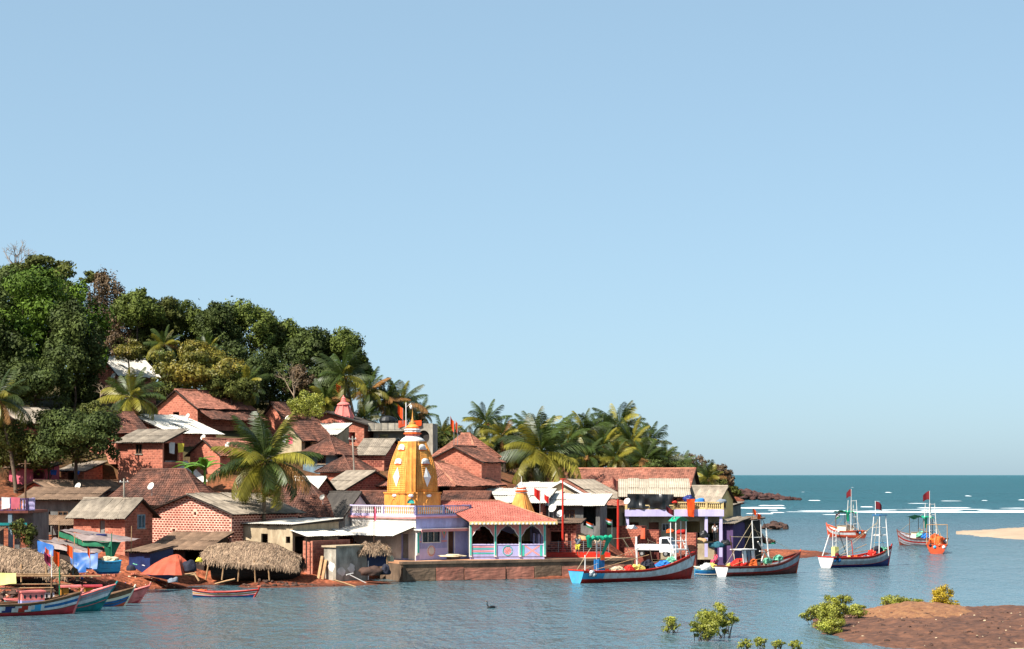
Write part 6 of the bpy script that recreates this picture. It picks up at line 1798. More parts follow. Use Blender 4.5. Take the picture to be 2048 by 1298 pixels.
def boat_far(label, stern, bow, turn, L, bands, strip, sm, gun, flagm, canopy, seed, tower=True, fh=6.2):
    S, W = G(*stern), G(*bow); c = (S + W) / 2
    t = thing('fishing_boat', label, 'boat', c, rad(turn), 'fishing boats')
    hull(t, L, 2.4, .95, .9, .1, bands, strip, sm, rake=.5, gun=gun, beam_stern=.95)
    x0 = -L / 2
    rig(t, L, x0 + 2.2, 3.6 + 1.5 * tower, 4, seed)
    if tower:
        for sx, sy in ((0, -.45), (0, .45), (.7, -.45), (.7, .45)):
            tubes(t, 'tower_leg', 'white_paint', [(x0 + 1.5 + sx * 1.5, sy * 1.5, .9), (x0 + 1.7 + sx, sy, 5.4)], r=.05)
        for z in (2.0, 3.0, 4.0, 5.3):
            tubes(t, 'tower_rail', 'white_paint', [(x0 + 1.7, -.5, z), (x0 + 1.7, .5, z)], r=.04)
        tubes(t, 'flag_pole', 'white_paint', [(x0 + 1.7, .45, 5.3), (x0 + 1.7, .45, fh + .8)], r=.03); flag(t, (x0 + 1.7, .45, fh + .8), .9, 1.1, flagm, seed, droop=.7, diry=.5)
    if canopy:
        for sx in (2.4, 4.8):
            for sy in (-.8, .8):
                tubes(t, 'canopy_post', 'timber', [(x0 + sx, sy, .9), (x0 + sx, sy, 3.6)], r=.04)
        mb = MB(); drape(mb, (x0 + 2.0, -1.1, 3.6), (x0 + 5.3, -1.1, 3.5), (x0 + 5.3, 1.1, 3.6), (x0 + 2.0, 1.1, 3.7), 10, .35, seed, sag=-.15); mb.build('canopy', 'tarp_teal', t)
        mb = MB(); drape(mb, (x0 + 2.0, 1.1, 3.7), (x0 + 2.0, .5, 3.7), (x0 + 2.0, .6, 2.4), (x0 + 2.0, 1.0, 2.3), 6, .1, seed); mb.build('canopy_flap', 'tarp_teal', t)
    mb = MB(); mb.b2(x0 + 2.6, x0 + 4.6, -.7, .7, .8, 1.7); mb.build('cabin', 'hull_cream', t)
    mb = MB(); mb.b2(x0 + 2.5, x0 + 4.7, -.8, .8, 1.7, 1.78); mb.build('cabin_roof', 'sheet_grey', t)
    for k in range(4):
        buoy(t, x0 + .1, -.8 + .5 * k, .75 + .2 * (k % 2), .22, ['float_white', 'hull_orange', 'hull_cyan', 'net_dark'][k % 4])
    return t
t = boat_far('orange hulled boat with green canopy farthest out left of the others', (1672, 1078), (1706, 1072), 118, 7.6, ['hull_orange', 'hull_orange', 'hull_white'], [0, 0, 1, 1, 2, 2, 0], 'hull_orange', 'hull_orange', 'cloth_maroon', True, 1)
tubes(t, 'flag_pole', 'timber', [(1.6, .4, 1.0), (1.6, .4, 3.2)], r=.03); stripe_flag(t, (1.6, .4, 3.3), -.9, .75, 2)
t = boat_far('pale boat with ragged green canopy behind the orange stern boat', (1815, 1094), (1868, 1090), 125, 7.2, ['hull_brown', 'hull_grey', 'hull_red'], [0, 0, 1, 1, 2, 1, 1], 'hull_grey', 'hull_brown', 'cloth_maroon', True, 3)
heap('fishing_net', 'pale green net bundle on the boat with the ragged canopy', 'net', t, (-.4, .4, 1.4), (.7, .6, .5), 'net_green', 41, 'nets on the boats')
heap('fishing_net', 'blue drum shaped bundle on the boat with the ragged canopy', 'bundle', t, (-1.2, .5, 1.2), (.5, .5, .45), 'net_blue', 42)
t = boat_far('orange boat seen from behind with a pale frame over its stern', (1862, 1107), (1884, 1104), 78, 5.6, ['hull_orange', 'hull_orange', 'hull_white'], [0, 0, 1, 1, 2, 1, 0], 'hull_orange', 'hull_orange', 'cloth_red', False, 5, tower=False)
tubes(t, 'stern_frame', 'timber_pale', [(-2.2, -1.2, .9), (-2.2, -1.2, 3.3), (-2.2, 1.1, 3.3), (-2.2, 1.1, .9)], r=.06)
heap('fishing_net', 'orange net heap on the boat seen from behind', 'net', t, (-.9, .1, 1.35), (.8, .8, .8), 'net_orange', 43, 'nets on the boats')

# --- boats drawn up at the left shore
def striped(j, s):
    if j < 3: return 0
    if j in (3, 4, 5):
        f = (s - j * .012)
        if .30 < f < .37: return 2
        if .43 < f < .50: return 3
        if .56 < f < .63: return 4
        if j == 4 and f > .66: return 5
        return 1
    return 6
def left_boats():
    t, L = place_boat('white boat with red bottom and slanting blue and red stripes', (-75, 1234), (146, 1227), 'boats drawn up at the left shore')
    hull(t, L, 2.0, .78, .62, .1, ['hull_rose', 'hull_white', 'hull_navy', 'red_paint', 'hull_cyan', 'hull_blue', 'deck_wood'], striped, 'hull_rose', rake=.55, draft=.25, gun='deck_wood', stem='hull_pink')
    def cabin(t, x0, x1, z0, h, wall, base, roof, y=.55, nw=4):
        mb = MB(); mb.b2(x0, x1, -y, y, z0 + h * .4, z0 + h); c = mb.build('cabin', wall, t)
        mb = MB(); mb.b2(x0 - .01, x1 + .01, -y - .01, y + .01, z0, z0 + h * .4); mb.build('cabin_base', base, c)
        mb = MB(); mb.b2(x0 - .08, x1 + .08, -y - .08, y + .08, z0 + h, z0 + h + .1); mb.build('cabin_roof', roof, c)
        for k in range(nw):
            xc = x0 + (x1 - x0) * (k + .5) / nw
            mb = MB(); mb.quad(*[(xc + .075 * math.cos(j * math.pi / 6), -y - .004, z0 + h * .68 + .13 * math.sin(j * math.pi / 6)) for j in range(12)])
            mb.build('window', 'glass_dark', c)
    cabin(t, .1, 1.55, .62, .85, 'hull_pink', 'lavender', 'hull_pink')
    tubes(t, 'mast', 'timber', [(2.1, 0, .5), (2.15, 0, 2.4)], r=.07)
    tubes(t, 'mast', 'pipe_white', [(2.15, 0, 2.3), (2.1, 0, 3.9)], r=.03)
    tubes(t, 'boom', 'timber_pale', [(-3.2, .2, 2.05), (3.4, .2, 1.9)], [(-3.4, -.2, 1.8), (2.2, -.2, 1.72)], r=.05)
    flag(t, (2.1, 0, 3.85), -.55, .8, 'cloth_pink', 2, droop=.5); flag(t, (2.1, -.02, 3.7), -.35, .5, 'cloth_maroon', 2, droop=.6)
    for k, x in enumerate((-1.8, -.6)):
        mb = MB(); drape(mb, (x - .6, .2, 2.75), (x + .5, .25, 2.7), (x + .4, -.3, 2.05), (x - .7, -.3, 1.95), 8, .12, k); mb.build('hung_cloth', 'tarp_yellow', t)
    t2, L2 = place_boat('teal boat with white upper band and long raked bow', (10, 1226), (196, 1222), 'boats drawn up at the left shore')
    hull(t2, L2, 1.9, .8, .95, .1, ['hull_teal', 'hull_grey', 'hull_white', 'hull_pink'], [0, 0, 0, 0, 2, 1, 1], 'hull_teal', rake=1.15, gun='hull_pink', stem='hull_teal')
    cabin(t2, -1.2, 0.1, .55, .8, 'hull_white', 'tarp_teal', 'timber', nw=4)
    tubes(t2, 'mast', 'cloth_green', [(.5, 0, .5), (.5, 0, 3.0)], r=.05)
    tubes(t2, 'boom', 'timber_pale', [(-2.6, 0, 2.4), (3.2, .1, 2.3)], [(-3.0, .3, 2.5), (1.2, .3, 2.45)], r=.05)
    flag(t2, (.5, 0, 3.9), -.5, 1.0, 'cloth_saffron', 3, droop=.5); tubes(t2, 'flag_pole', 'timber', [(.5, 0, 2.9), (.5, 0, 3.95)], r=.025)
    t3, L3 = place_boat('blue hulled boat with orange bottom behind the teal boat', (110, 1214), (248, 1212), 'boats drawn up at the left shore')
    hull(t3, L3, 1.6, .66, .6, .1, ['hull_orange', 'hull_blue', 'deck_wood', 'hull_cream'], [0, 0, 1, 1, 3, 2, 2], 'hull_orange', rake=.7, gun='deck_wood', stem='hull_cream')
    def roofed(t, x0, x1, m):
        for sx in (x0, x1):
            for sy in (-.45, .45):
                tubes(t, 'post', 'plaster_ochre', [(sx, sy, .4), (sx, sy, 1.35)], r=.06)
        mb = MB(); mb.b2(x0 - .15, x1 + .15, -.6, .6, 1.35, 1.47); mb.build('cabin_roof', m, t)
        mb = MB(); mb.b2(x0, x0 + .5, -.4, .4, .4, 1.3); mb.build('locker', 'plaster_ochre', t)
    roofed(t3, -1.9, -.7, 'hull_pink'); roofed(t3, -.3, .7, 'hull_rose')
    t4, L4 = place_boat('pink hulled boat nearest the mud at the end of the row', (170, 1207), (276, 1206), 'boats drawn up at the left shore')
    hull(t4, L4, 1.5, .62, .6, .1, ['hull_rose', 'hull_pink', 'hull_navy', 'hull_pink'], [0, 0, 1, 1, 1, 3, 0], 'hull_rose', rake=.8, gun='hull_pink', stem='hull_pink')
    t5, L5 = place_boat('slim canoe with white, ochre and blue stripes floating by the mud', (386, 1194), (508, 1194), 'boats drawn up at the left shore')
    hull(t5, L5, 1.0, .38, .18, .18, ['hull_blue', 'plaster_ochre', 'hull_white', 'hull_red'], lambda j, s: (2 if j in (3, 5) else (0 if j in (2,) and s < .45 else (1 if j == 4 else (0 if j in (0, 1, 6, 2) else 3)))), 'hull_white', rake=.35, gun='hull_red', draft=.15, beam_stern=.45)
    heap('rubbish', 'small orange cloth left lying in the slim canoe', 'cloth', t5, (-1.6, 0, .45), (.4, .2, .12), 'net_orange', 51)
    # rowing boat hauled out beside the blue tarpaulin
    c = P(213, 1148, 150)
    t6 = thing('rowing_boat', 'bright blue boat hauled out and loaded with sacks beside the tarpaulin', 'boat', (c.x, c.y, c.z + .35), rad(215), None)
    hull(t6, 1.9, 1.25, .6, .15, .05, ['hull_blue', 'hull_cyan'], [0, 1, 1, 1, 1, 1, 1], 'hull_cyan', rake=.3, gun='hull_cyan', draft=.35, beam_stern=.9)
    heap('sack_pile', 'pile of pale sacks in the bright blue hauled out boat', 'sack', t6, (-.1, 0, .65), (.75, .5, .32), 'sack', 52)
left_boats()
# ---------------------------------------------------------------- single buildings of the shore
def extra_house(*a, **k):
    h = HS(*a, **k); h.update(hframe(h)); return build_house(h, 200 + int(h['c'][0]))

def lframe(px, py, D, rz=0.0):
    return P(px, py, D), rz

def balcony_house():
    D = 197.0; k = D / F
    C = P(1252, 1090, D); Wd = (1446 - 1252) * k
    t = thing('balcony_house', 'two storey house with cream balustrade and lavender fascia behind the truck', 'house', C, rad(2))
    mb = MB(); rect_wall(mb, (0, 1.5), (1, 0), (0, -1), Wd, -1.5, 2.9, [(.5, .2, .9, 2.0), (2.4, .2, 1.0, 2.0), (3.7, 1.3, 1.1, .8), (6.2, .2, 1.3, 2.1), (8.3, .3, .8, 1.9)]); rect_wall(mb, (0, 1.5), (0, 1), (-1, 0), 5, -1.5, 2.9, []); rect_wall(mb, (Wd, 1.5), (0, 1), (1, 0), 5, -1.5, 2.9, [])
    mb.build('wall', 'plaster_cream', t)
    mb = MB(); mb.b2(0, Wd, 1.52, 1.6, -.2, 0); mb.b2(0, Wd, 1.7, 6.5, -.1, 0.0); mb.b2(.02, Wd - .02, 6.4, 6.5, 0, 2.8); mb.build('floor_and_back', 'plaster_grey', t)
    mb = MB(); mb.b2(3.72, 4.78, 1.55, 1.6, 1.32, 2.08); w = mb.build('window', 'white_paint', t)
    for q in range(3):
        mb = MB(); mb.b2(3.78 + q * .34, 4.06 + q * .34, 1.53, 1.549, 1.38, 2.02); mb.build('pane', 'glass_dark', w)
    mb = MB(); mb.b2(-.1, Wd + .1, -.05, 6.5, 2.9, 3.12); mb.build('balcony_slab', 'concrete', t)
    mb = MB(); mb.b2(-.12, Wd + .12, -.12, -.05, 2.82, 3.5); mb.build('fascia', 'lavender_pale', t)
    for x in (.15, 7.95, Wd - .15):
        mb = MB(); mb.b2(x - .14, x + .14, .05, .33, -1.2, 2.9); mb.build('pillar', 'lavender_pale', t)
    balustrade(t, (4.75, -.02), (Wd, -.02), 3.5, .75, 'plaster_yellow', 'plaster_yellow', pitch=.2, posts=3)
    balustrade(t, (0, -.02), (4.75, -.02), 3.5, .45, 'plaster_yellow', 'plaster_yellow', pitch=.2, posts=2)
    mb = MB(); drape(mb, (.1, -.14, 5.05), (4.7, -.14, 5.0), (4.75, -.2, 3.55), (.15, -.2, 3.65), 16, .3, 3, freq=1.6); mb.build('hanging_tarpaulin', 'tarp_black', t)
    # cloth hung over the rail
    q = thing('hung_sari', 'long orange red cloth hung over the cream balustrade', 'cloth', (0, 0, 0)); q.location = C + Vector((5.95, -.25, 0)); q.rotation_euler = (0, 0, rad(2))
    mb = MB(); drape(mb, (0, 0, 4.5), (.8, 0, 4.55), (.72, -.06, 2.75), (.1, -.05, 2.85), 10, .12, 8, freq=2.5); mb.build('cloth', 'cloth_saffron', q)
    return C, t
BC, BT = balcony_house()
extra_house('upper storey with ten pale sheets above the black tarpaulin', (1366, 1022), 199.5, 3, 1251, 1380, 988, 961, 'shedL', BD, 'sheet_pale', name='upper_storey', cat='house', ov=.9, b=4.0, holes=[('L', .6, .4, 1.5, 1.2, 'void')])
extra_house('cream rooftop room with ribbed grey roof at the seaward end', (1437, 1022), 199.5, 38, 1374, 1466, 999, 973, 'L', 'plaster_yellow', 'sheet_grey', name='rooftop_room', cat='house', ov=.35, holes=[('R', .5, .3, .8, .7, 'window')])
extra_house('purple walled room with tin lean-to at the seaward end of the village', (1466, 1086), 197.5, 30, 1430, 1492, 1046, 1036, 'shedL', 'purple_wall', 'sheet_grey', name='purple_room', cat='house', ov=.5, b=3.2, holes=[('L', 1.2, .1, .8, 1.7, 'void')])
extra_house('grey slatted shed beside the rubble at the point', (1490, 1084), 200, 50, 1466, 1502, 1042, 1036, 'shedL', 'timber_dark', 'sheet_brown', name='slatted_shed', cat='shed', ov=.3, b=2.4)
extra_house('grey block shed with yellow trim below the rooftop room', (1458, 1048), 203, 30, 1440, 1480, 1012, 1006, 'shedL', 'plaster_grey', 'sheet_grey', name='block_shed', cat='shed', ov=.3, b=3.0, holes=[('L', .5, .5, .6, .9, 'window')])

def cement_house():
    D = 216.0; k = D / F; C = P(744, 905, D)
    t = thing('cement_house', 'flat roofed bare cement house with a round window on the hill', 'house', C, rad(-4))
    W1, W2, hh = 71 * k, 122 * k, 43 * k
    mb = MB(); rect_wall(mb, (0, 1.2), (1, 0), (0, -1), W1, -2, hh, [(.5, .1, 1.1, 1.9), (2.5, .6, 1.1, 1.0)]); rect_wall(mb, (0, 1.2), (0, 1), (-1, 0), 4, -2, hh, []); mb.build('wall', 'plaster_grey', t)
    mb = MB(); ring = 24; cx, cz, rr = W1 + 33 * k * 1.0, 31 * k * 1.0, .62
    # end block with a real round opening
    x0, x1, z0, z1 = W1, W2, -2.0, 58 * k
    inner = [(cx + rr * math.cos(2 * math.pi * j / ring), cz + rr * 1.15 * math.sin(2 * math.pi * j / ring)) for j in range(ring)]
    outer = []
    for j in range(ring):
        a = 2 * math.pi * j / ring; dx, dz = math.cos(a), math.sin(a)
        s = min(((x1 - cx) / dx if dx > 1e-6 else 1e9), ((x0 - cx) / dx if dx < -1e-6 else 1e9), ((z1 - cz) / dz if dz > 1e-6 else 1e9), ((z0 - cz) / dz if dz < -1e-6 else 1e9))
        outer.append((cx + dx * s, cz + dz * s))
    mb.grid([[(x, 0, z) for x, z in inner], [(x, 0, z) for x, z in outer]], True)
    mb.quad((x0, 0, z0), (x1, 0, z0), (x1, 0, z1 - .001), (x0 + 0, 0, z1)) if False else None
    for q in ((x0, z0), (x1, z0), (x1, z1), (x0, z1)):
        pass
    mb.grid([[(x, .3, z) for x, z in inner], [(x, 0, z) for x, z in inner]], True)
    mb.quad((x0, .002, z0), (x0 + .6, .002, z0), (x0, .002, z0 + 1.2)); mb.quad((x1, .002, z0), (x1, .002, z0 + 1.2), (x1 - .6, .002, z0))
    mb.quad((x0, .002, z1), (x0, .002, z1 - .8), (x0 + .8, .002, z1)); mb.quad((x1, .002, z1), (x1 - .8, .002, z1), (x1, .002, z1 - .8))
    mb.b2(x1 - .15, x1 + .001, .01, 5, z0, z1); mb.b2(x0, x0 + .15, .01, 1.2, z0, z1)
    mb.build('end_wall', 'concrete', t)
    mb = MB(); mb.b2(cx - rr - .1, cx + rr + .1, .32, .4, cz - rr - .3, cz + rr + .3); mb.build('round_window_back', 'inside_dark', t)
    mb = MB(); mb.b2(-.4, W1 - .003, -.1, 5, hh, hh + .15); mb.build('roof_slab', 'concrete', t)
    mb = MB(); mb.b2(-.4, W1 - .003, -.12, .05, hh + .15, hh + .85); p = mb.build('parapet', 'concrete', t)
    for j in range(5):
        mb = MB(); mb.b2(.2 + j * .75, .28 + j * .75, -.14, -.121, hh + .15, hh + .85); mb.build('parapet_joint', 'plaster_grey', p)
    mb = MB(); mb.b2(2.5, 3.6, 1.26, 1.3, .6, 1.6); w = mb.build('window', 'white_paint', t)
    for j in range(3):
        mb = MB(); mb.b2(2.56 + j * .35, 2.84 + j * .35, 1.23, 1.259, .66, 1.54); mb.build('pane', 'glass_dark', w)
    mb = MB(); lump(mb, (0, 0, 0), (.95, .7, .55), 3, rings=8, seg=14, amp=.12, floor=-.3)
    q = mb.build('water_tank_cover', 'tank_black'); q.location = C + Vector((1.6, 1.0, hh + 1.15)); tag(q, 'black sheet covered mound on the flat cement roof', 'cover')
    for x, w_, nm in ((2.9, .9, 0), (4.6, .8, 1)):
        mb = MB(); drape(mb, (x, -.16, hh + 1.1), (x + w_, -.16, hh + 1.15), (x + w_, -.2, hh + .6), (x, -.18, hh + .3), 6, .08, nm); q = mb.build('hung_cloth', ['hull_orange', 'cloth_saffron'][nm]); q.location = C; q.rotation_euler = (0, 0, rad(-4))
        tag(q, ['peach cloth drying on the left of the cement parapet', 'orange cloth drying on the right of the cement parapet'][nm], 'cloth')
cement_house()

def left_balcony_house():
    D = 155.0; k = D / F; C = P(-40, 1112, D); W = 96 * k
    t = thing('balcony_house', 'dark house with a mauve balcony at the left edge of the village', 'house', C, rad(-4))
    zb = (1112 - 1021) * k
    mb = MB(); rect_wall(mb, (0, 1.6), (1, 0), (0, -1), W, -2, zb, [(1.3, .1, .9, 2.0), (2.6, .6, .8, 1.3)]); rect_wall(mb, (W, 1.6), (0, 1), (1, 0), 4, -2, zb, []); mb.build('wall', 'plaster_grey', t)
    mb = MB(); mb.b2(-.5, W + .1, -.1, 5, zb - .2, zb); mb.build('balcony_slab', 'hull_brown', t)
    balustrade(t, (0, 0), (W, 0), zb, .95, 'lavender_pale', 'purple_wall', pitch=.2, posts=3)
    balustrade(t, (W, 0), (W, 1.6), zb, .95, 'lavender_pale', 'lavender_pale', pitch=.2, posts=1)
    mb = MB(); mb.b2(W - 1.5, W - 1.2, .0, .3, -1.5, zb - .2); mb.build('column', 'plaster_blue', t)
    mb = MB(); mb.b2(-.3, W, -.08, .12, zb - 1.15, zb - .95); mb.build('beam', 'hull_teal', t)
    mb = MB(); mb.quad((-.5, -2.2, zb - 1.75), (1.3 + .75, -2.2, zb - 1.75), (1.9, .0, zb - 1.35), (-.5, 0, zb - 1.35)); po = mb.build('porch_roof', 'timber_dark', t)
    sheets(po, Vector((-.5, -2.2, zb - 1.7)), Vector((2.05, -2.2, zb - 1.7)), Vector((-.5, 0, zb - 1.3)), 'sheet_brown', random.Random(5))
    tubes(t, 'post', 'plaster_blue', [(1.95, -2.0, -1.5), (1.95, -2.0, zb - 1.75)], r=.17)
    for i, (x, m, lb) in enumerate(((.9, 'cardboard', 'checked cloth hung on the mauve balcony'), (1.75, 'cloth_white', 'white washing hung on the mauve balcony'), (2.5, 'plaster_pink', 'pink washing hung on the mauve balcony'))):
        mb = MB(); drape(mb, (x, -.12, zb + 1.05), (x + .7, -.12, zb + 1.0), (x + .65, -.16, zb + .2), (x, -.15, zb + .1), 7, .1, i); q = mb.build('washing', m); q.location = C; q.rotation_euler = (0, 0, rad(-4)); tag(q, lb, 'washing')
left_balcony_house()

def grey_hut():
    C, rz, dl, dr = frame_at((672, 1156), 164, 40)
    a, b = solve_len(C, dl, 648), solve_len(C, dr, 734)
    t = thing('cement_hut', 'small square cement hut with flaking whitewash at the water edge', 'hut', C, rz)
    k = 164 / F; hw = (1156 - 1095) * k
    mb = MB()
    for args in (((0, 0), (0, 1), (-1, 0), a), ((0, 0), (1, 0), (0, -1), b), ((b, 0), (0, 1), (1, 0), a), ((0, a), (1, 0), (0, 1), b)):
        rect_wall(mb, *args, -1.2, hw, [])
    mb.build('wall', 'concrete', t)
    mb = MB(); mb.b2(-.15, b + .15, -.15, a + .15, hw, hw + .14); mb.build('roof_slab', 'plaster_cream', t)
    for i in range(3):      # remaining patches of whitewash, slightly proud
        mb = MB(); r = random.Random(i); x0 = [.1, 1.3, .05][i]; n = 10
        pts = [((x0 + .5 + .5 * math.cos(2 * math.pi * j / n) * r.uniform(.6, 1.1)), .55 + .45 * math.sin(2 * math.pi * j / n) * r.uniform(.5, 1.1) + .2 * i) for j in range(n)]
        mb.quad(*[((x, -.006, z) if i < 2 else (-.006, x, z)) for x, z in pts]); mb.build('whitewash_patch', 'plaster_white', t)
    pp = thing('drain_pipe', 'white plastic drain pipes running from the cement hut to the water', 'pipe', (0, 0, 0))
    pp.location = C; pp.rotation_euler = (0, 0, rz)
    tubes(pp, 'pipe', 'pipe_white', [(b + .05, -.1, -.3), (b + .05, -.1, 1.3)], [(.6, -.6, .25), (1.5, -.5, .35)], [(.9, -.5, .3), (2.2, -1.4, -.5), (2.25, -1.4, -1.3)], r=.05)
    pl = thing('plank_stack', 'two rough planks leaning on the left side of the cement hut', 'planks', (0, 0, 0)); pl.location = C; pl.rotation_euler = (0, 0, rz)
    for j, (y, h_) in enumerate(((a + .1, 2.2), (a - .35, 1.9))):
        mb = MB(); mb.box((-.35, y, h_ / 2 - .4), (.08, .3, h_), Matrix.Rotation(.25, 3, 'Y')); mb.build('plank', 'timber_pale', pl)
grey_hut()

def brick_box(name, label, cat, c, D, th, xl, xr, ytop, mats_, mode=None, b=None, open_top=False, bs=(.40, .215, .335, .165)):
    C, rz, dl, dr = frame_at(c, D, th)
    a = solve_len(C, dl, xl); b = b or solve_len(C, dr, xr); h = (c[1] - ytop) * D / F
    t = thing(name, label, cat, C, rz)
    mb = MB()
    for args in (((0, 0), (0, 1), (-1, 0), a), ((0, 0), (1, 0), (0, -1), b), ((b, 0), (0, 1), (1, 0), a), ((0, a), (1, 0), (0, 1), b)):
        rect_wall(mb, *args, -1.0, h, [])
    mb.quad((0, 0, h), (b, 0, h), (b, a, h), (0, a, h))
    mb.build('core', mats_[0], t)
    lay_bricks(t, (0, 0), (0, 1), (-1, 0), a, 0, lambda u: h + .05, [], mats_[1], mode, bs)
    lay_bricks(t, (0, 0), (1, 0), (0, -1), b, 0, lambda u: h + .05, [], mats_[1], mode, bs)
    return t, C, rz, a, b, h
brick_box('brick_wall', 'roofless brick enclosure between cement shed and cement hut', 'brick wall', (625, 1142), 166, 35, 606, 700, 1082, BR, 'obj')
BS = (.30, .17, .265, .135)
brick_box('brick_stack', 'tall stack of loose red bricks beside the red flag pole', 'brick stack', (1286, 1096), 190.5, 20, 1238, 1300, 1052, ('brick_dark', 'brick_red'), 'obj', b=1.2, bs=BS)
brick_box('brick_stack', 'long red brick stack directly behind the truck cab', 'brick stack', (1318, 1098), 191.5, 12, 1276, 1330, 1060, ('brick_dark', 'brick_red'), 'obj', b=1.2, bs=BS)
brick_box('brick_stack', 'red brick stack in front of the truck by the boat tower', 'brick stack', (1392, 1112), 190, 12, 1352, 1400, 1066, ('brick_dark', 'brick_red'), 'obj', b=1.2, bs=BS)
brick_box('brick_pile', 'low crumbling brick pile left of the truck', 'brick pile', (1292, 1112), 187.5, 25, 1246, 1300, 1096, ('brick_dark', 'brick_red'), 'obj', b=1.5, bs=BS)

# red platform with fence, poles with flags
def red_platform():
    C = P(1090, 1112, 178.5); k = 178.5 / F; W = 132 * k
    t = thing('red_platform', 'low red painted step in front of the brick building', 'platform', (C.x, C.y, QTOP - .03), rad(6))
    mb = MB(); mb.b2(0, W, 0, 2.4, 0, .42); mb.build('step', 'red_paint', t)
    f = thing('wire_fence', 'see-through wire fence standing on the red step', 'fence', (C.x, C.y, QTOP + .39), rad(6))
    for j in range(6):
        mb = MB(); x = .1 + (W - .2) * j / 5; mb.tube([(x, .3, 0), (x, .3, 1.05)], .035, 5); mb.build('post', 'metal_grey', f)
    for j in range(6):
        mb = MB(); z = .12 + .17 * j; mb.tube([(.1, .3, z), (W - .1, .3, z)], .01, 4); mb.build('wire', 'metal_grey', f)
    p = thing('flag_pole', 'tall red pole standing beside the temple hall', 'pole', (P(1126, 0, 179.5).x, 180.5, QTOP + .39), 0)
    mb = MB(); top = CAMH + (HOR - 958) * 180.5 / F - QTOP - .39
    mb.tube([(0, 0, 0), (0, 0, top * .5), (0, 0, top)], [.13, .1, .06], 10); mb.build('pole', 'red_paint', p); mb = MB(); mb.tube([(-.25, 0, top), (.25, 0, top)], .05, 6); mb.build('cross_bar', 'red_paint', p); mb = MB(); mb.lathe([(.3, 0), (.3, .15), (.2, .3)], 10); mb.build('base', 'red_paint', p)
    p = thing('flag_pole', 'second red pole with a dark pennant by the brick stacks', 'pole', (P(1236, 0, 188).x, 188, 1.5), 0)
    top = CAMH + (HOR - 962) * 188 / F - 1.5
    mb = MB(); mb.tube([(0, 0, 0), (0, 0, top * .75)], [.13, .11], 10); mb.build('pole', 'red_paint', p); mb = MB(); mb.tube([(0, 0, top * .75), (0, 0, top)], [.05, .04], 6); mb.build('pole_tip', 'timber', p); flag(p, (0, 0, top), -.7, .9, 'hull_brown', 4, droop=.9)
red_platform()

def pole_flag(label, px, py_top, py_bot, D, w, h, m, seed, fork=False, droop=.5, name='flag', r=.03, mast='metal_grey'):
    B = P(px, py_bot, D); k = D / F
    t = thing(name, label, 'flag', B); H_ = (py_bot - py_top) * k
    mb = MB(); mb.tube([(0, 0, 0), (0, 0, H_)], r, 6); mb.build('pole', mast, t)
    flag(t, (0, 0, H_), w, h, m, seed, 'cloth', droop=droop, fork=fork)
    return t
pole_flag('orange flag flying beside the pink shrine tower', 682, 772, 840, 222, -.65, 1.0, 'cloth_saffron', 1)
pole_flag('bright orange flag on the cement house roof', 806, 816, 848, 214, -.7, 1.3, 'cloth_saffron', 2, droop=.7)
pole_flag('left of two orange pennants above the red hipped roof', 908, 842, 890, 207, -.55, 1.2, 'cloth_saffron', 3, droop=1.1)
pole_flag('right of two orange pennants above the red hipped roof', 915, 846, 890, 208, -.3, 1.1, 'cloth_saffron', 4, droop=1.2)
pole_flag('larger red flag in front of the white roofs', 1080, 981, 1045, 182, -.62, .95, 'cloth_red', 5)
pole_flag('smaller red flag in front of the white roofs', 1098, 993, 1045, 182, -.5, .65, 'cloth_red', 6)
pole_flag('bundle of faded pink and maroon flags left of the temple', 748, 1012, 1085, 168, .3, 1.3, 'cloth_pink', 7, droop=1.3, mast='timber')
pole_flag('saffron flag over the left thatch by the blue tarpaulin', 146, 1094, 1150, 146, -.5, .9, 'cloth_saffron', 8)
pole_flag('narrow saffron flag in front of the blue tarpaulin', 180, 1098, 1140, 147, -.25, .75, 'cloth_saffron', 9, droop=1.0)
pole_flag('torn saffron and white flag standing over the left boats', 98, 1100, 1150, 142, -.35, .9, 'hull_orange', 10, droop=.8)
pole_flag('green flag on the rubble at the point', 1494, 1036, 1075, 203, .35, .9, 'cloth_green', 11, droop=1.0)

# ---------------------------------------------------------------- street lamp, utility poles, dishes
B = P(812, 890, 186); t = thing('street_lamp', 'white street lamp rising just behind the golden spire', 'street lamp', B); k = 186 / F
mb = MB(); mb.tube([(0, 0, -2), (0, 0, 85 * k)], .05, 6); mb.build('pole', 'white_paint', t); mb = MB(); mb.tube([(0, 0, 76 * k), (6 * k, 0, 80 * k), (10 * k, 0, 84 * k)], .03, 5); mb.build('arm', 'white_paint', t); mb = MB(); lump(mb, (10 * k, 0, 76 * k), (.13, .13, .22), 1, amp=0); mb.build('lamp', 'lamp_lens', t, smooth=True)
for px, y0, y1, D, lean, lb in ((248, 957, 1010, 168, 0, 'short grey utility pole behind the red brick house'), (709, 872, 935, 192, -.2, 'grey utility pole beside the hipped tile roof'), (51, 920, 985, 163, 0, 'thin bamboo pole among the left trees')):
    B = P(px, y1, D); h = (y1 - y0) * D / F
    t = thing('utility_pole', lb, 'pole', B); mb = MB(); mb.tube([(0, 0, -1), (lean, 0, h)], [.09, .07], 6); mb.build('pole', 'concrete' if px != 51 else 'timber', t); mb = MB(); mb.tube([(lean - .4, 0, h - .3), (lean + .4, 0, h - .3)], .035, 5); mb.build('cross_arm', 'metal_grey' if px != 51 else 'timber', t)
    for s in (-.3, .3) if px != 51 else ():
        mb = MB(); mb.lathe([(.04, 0), (.05, .06), (.02, .12)], 6, (lean + s, 0, h - .27)); mb.build('insulator', 'white_paint', t)
